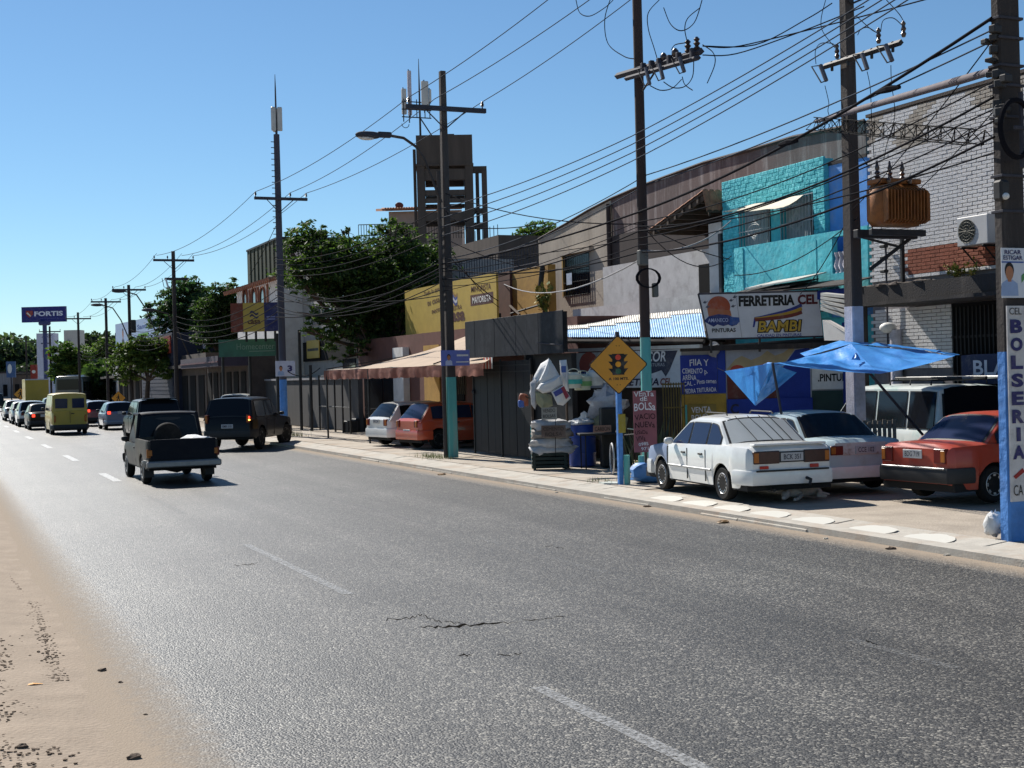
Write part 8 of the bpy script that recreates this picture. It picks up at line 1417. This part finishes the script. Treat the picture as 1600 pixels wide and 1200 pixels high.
MB().tube([K['fr'], PD(1520, 553, 24.5)], .008, 4).part('guy_rope', M_WIRE, T); MB().tube([K['bl'], PD(1120, 575, 29)], .008, 4).part('guy_rope', M_WIRE, T)
# ---------------------------------------------------------------- motorcycles and boxes under the awning edge
def moto(px, py, hd, lab):
    p = G(px, py, PZ); a = math.radians(hd); T = thing('motorcycle', lab, 'motorcycle', (p[0], p[1], PZ), -a, 'motorcycles'); 
    for y in (-.62, .66):
        MB().lathe([(.2, -.05), (.27, -.05), (.3, 0), (.27, .05), (.2, .05)], 20, (0, y, .3), axis=0).part('wheel', M_TYRE, T, smooth=40, w=False); MB().lathe([(.02, -.04), (.2, -.03), (.2, .03), (.02, .04)], 16, (0, y, .3), axis=0).part('hub', M_RIMS, T, w=False)
    MB().blob((0, .18, .78), (.14, .3, .13), 12, 8, 0).part('fuel_tank', P_BLACK, T, smooth=60, w=False); MB().bev((0, -.35, .78), (.24, .75, .09), .03).part('seat', M_BLACKP, T, w=False); MB().bev((0, .0, .45), (.26, .42, .34), .05).part('engine', M_STEEL, T, w=False)
    for sd in (-1, 1): MB().tube([(sd*.08, .66, .3), (sd*.09, .42, .95)], .022, 6).part('fork', M_CHROME, T, w=False)
    MB().tube([(-.36, .3, 1.05), (-.1, .42, 1.0), (.1, .42, 1.0), (.36, .3, 1.05)], .014, 6).part('handlebar', M_CHROME, T, w=False); MB().blob((0, .55, .9), (.09, .08, .09), 10, 7, 0).part('headlamp', M_CLEAR, T, smooth=60, w=False); MB().tube([(.14, .1, .3), (.15, -.7, .34)], .035, 7).part('exhaust', M_CHROME, T, w=False); MB().bev((0, -.62, .62), (.12, .36, .04), .01).part('mudguard', P_BLACK, T, w=False)
moto(556, 668, 75, 'black motorcycle parked at the left end under the awning'); moto(571, 664, 60, 'second black motorcycle beside the white hatchback')
for i, (px, py, s) in enumerate(((547, 676, .5), (560, 674, .55))): p = G(px, py, PZ); MB().bev((p[0], p[1], PZ+s*.5), (s*1.0, s*.9, s), .03, .3).solo('dark_crate', M_BLACKP, ['black crate standing before the motorcycles', 'black box right of the crate before the motorcycles'][i], 'crate')
# ---------------------------------------------------------------- people and animals (one continuous skin each)
def skinned(name, joints, edges, mats, root=0, sub=2, parent=None, label=None, cat=None, loc=(0, 0, 0), rz=0.):
    me = bpy.data.meshes.new(name); me.from_pydata([j[:3] for j in joints], edges, []); o = bpy.data.objects.new(name, me); COL.objects.link(o); o.location = V3(loc); o.rotation_euler = (0, 0, rz)
    md = o.modifiers.new('skin', 'SKIN'); me_ = o.data
    if not me_.skin_vertices: me_.attributes  # the modifier adds the layer
    for i, j in enumerate(joints): v = me_.skin_vertices[0].data[i]; v.radius = (j[3], j[4] if len(j) > 4 else j[3]); v.use_root = (i == root)
    md.use_smooth_shade = True; s = o.modifiers.new('sub', 'SUBSURF'); s.levels = sub; s.render_levels = sub
    me_.materials.append(mats); 
    if label: put(o, label, cat)
    return o
# dog asleep in the shade under the white car's tail
dp = G(1258, 779, PZ); M_FUR = mat('pale_fur', (.42, .36, .31), .9, var=.3, scale=5, bump=.4, bscale=40)
J = [(.32, 0, .13, .1, .11), (.05, .02, .15, .12, .13), (-.22, 0, .14, .13, .13), (-.42, -.05, .12, .07), (-.55, -.12, .1, .075), (-.66, -.18, .07, .045), (-.72, -.21, .06, .03),
     (-.2, -.16, .07, .05), (-.4, -.26, .035, .03), (-.55, -.3, .03, .03), (.3, -.14, .08, .07), (.12, -.26, .05, .035), (.3, -.3, .03, .028), (.42, -.02, .07, .035), (.58, -.14, .03, .02), (-.52, -.03, .16, .025), (-.5, -.17, .165, .025)]
E_ = [(0, 1), (1, 2), (2, 3), (3, 4), (4, 5), (5, 6), (2, 7), (7, 8), (8, 9), (0, 10), (10, 11), (11, 12), (0, 13), (13, 14), (4, 15), (4, 16)]
dog = skinned('dog', J, E_, M_FUR, 1, 2, label='pale dog lying asleep in the shade behind the white saloon', cat='dog', loc=(dp[0], dp[1]+.1, PZ), rz=.25)
# driver of the old pickup
dx, dy = 5.42-.34, 34.3-.02
J = [(0, 0, .82, .14, .12), (0, -.02, 1.02, .15, .1), (0, -.03, 1.2, .16, .1), (0, -.02, 1.3, .055), (0, 0, 1.37, .075, .085), (0, .01, 1.46, .085, .095), (-.18, -.02, 1.2, .06), (-.24, .1, 1.0, .045), (-.16, .38, 1.05, .035), (.18, -.02, 1.2, .06), (.24, .1, 1.0, .045), (.14, .38, 1.05, .035), (-.1, .3, .82, .08), (.1, .3, .82, .08)]
E_ = [(0, 1), (1, 2), (2, 3), (3, 4), (4, 5), (2, 6), (6, 7), (7, 8), (2, 9), (9, 10), (10, 11), (0, 12), (0, 13)]
drv = skinned('person', J, E_, pm('#2c4470', 'blue_shirt_cloth'), 0, 2, label='driver in a blue shirt sitting at the wheel of the old pickup', cat='person', loc=(dx, dy, 0))
h = MB().blob((dx, dy-.0, 1.435), (.082, .1, .12), 14, 11, 0).part('head', pm('#7a4a32', 'skin_tone'), drv, smooth=90); MB().blob((dx, dy-.025, 1.475), (.09, .1, .1), 14, 9, .05).part('hair', pm('#15110f', 'dark_hair'), drv, smooth=90)
for sd in (-1, 1): MB().blob((dx+sd*.15, dy+.42, 1.05), (.045, .05, .04), 9, 7, .1).part('hand', MATS['skin_tone'], drv, smooth=90)
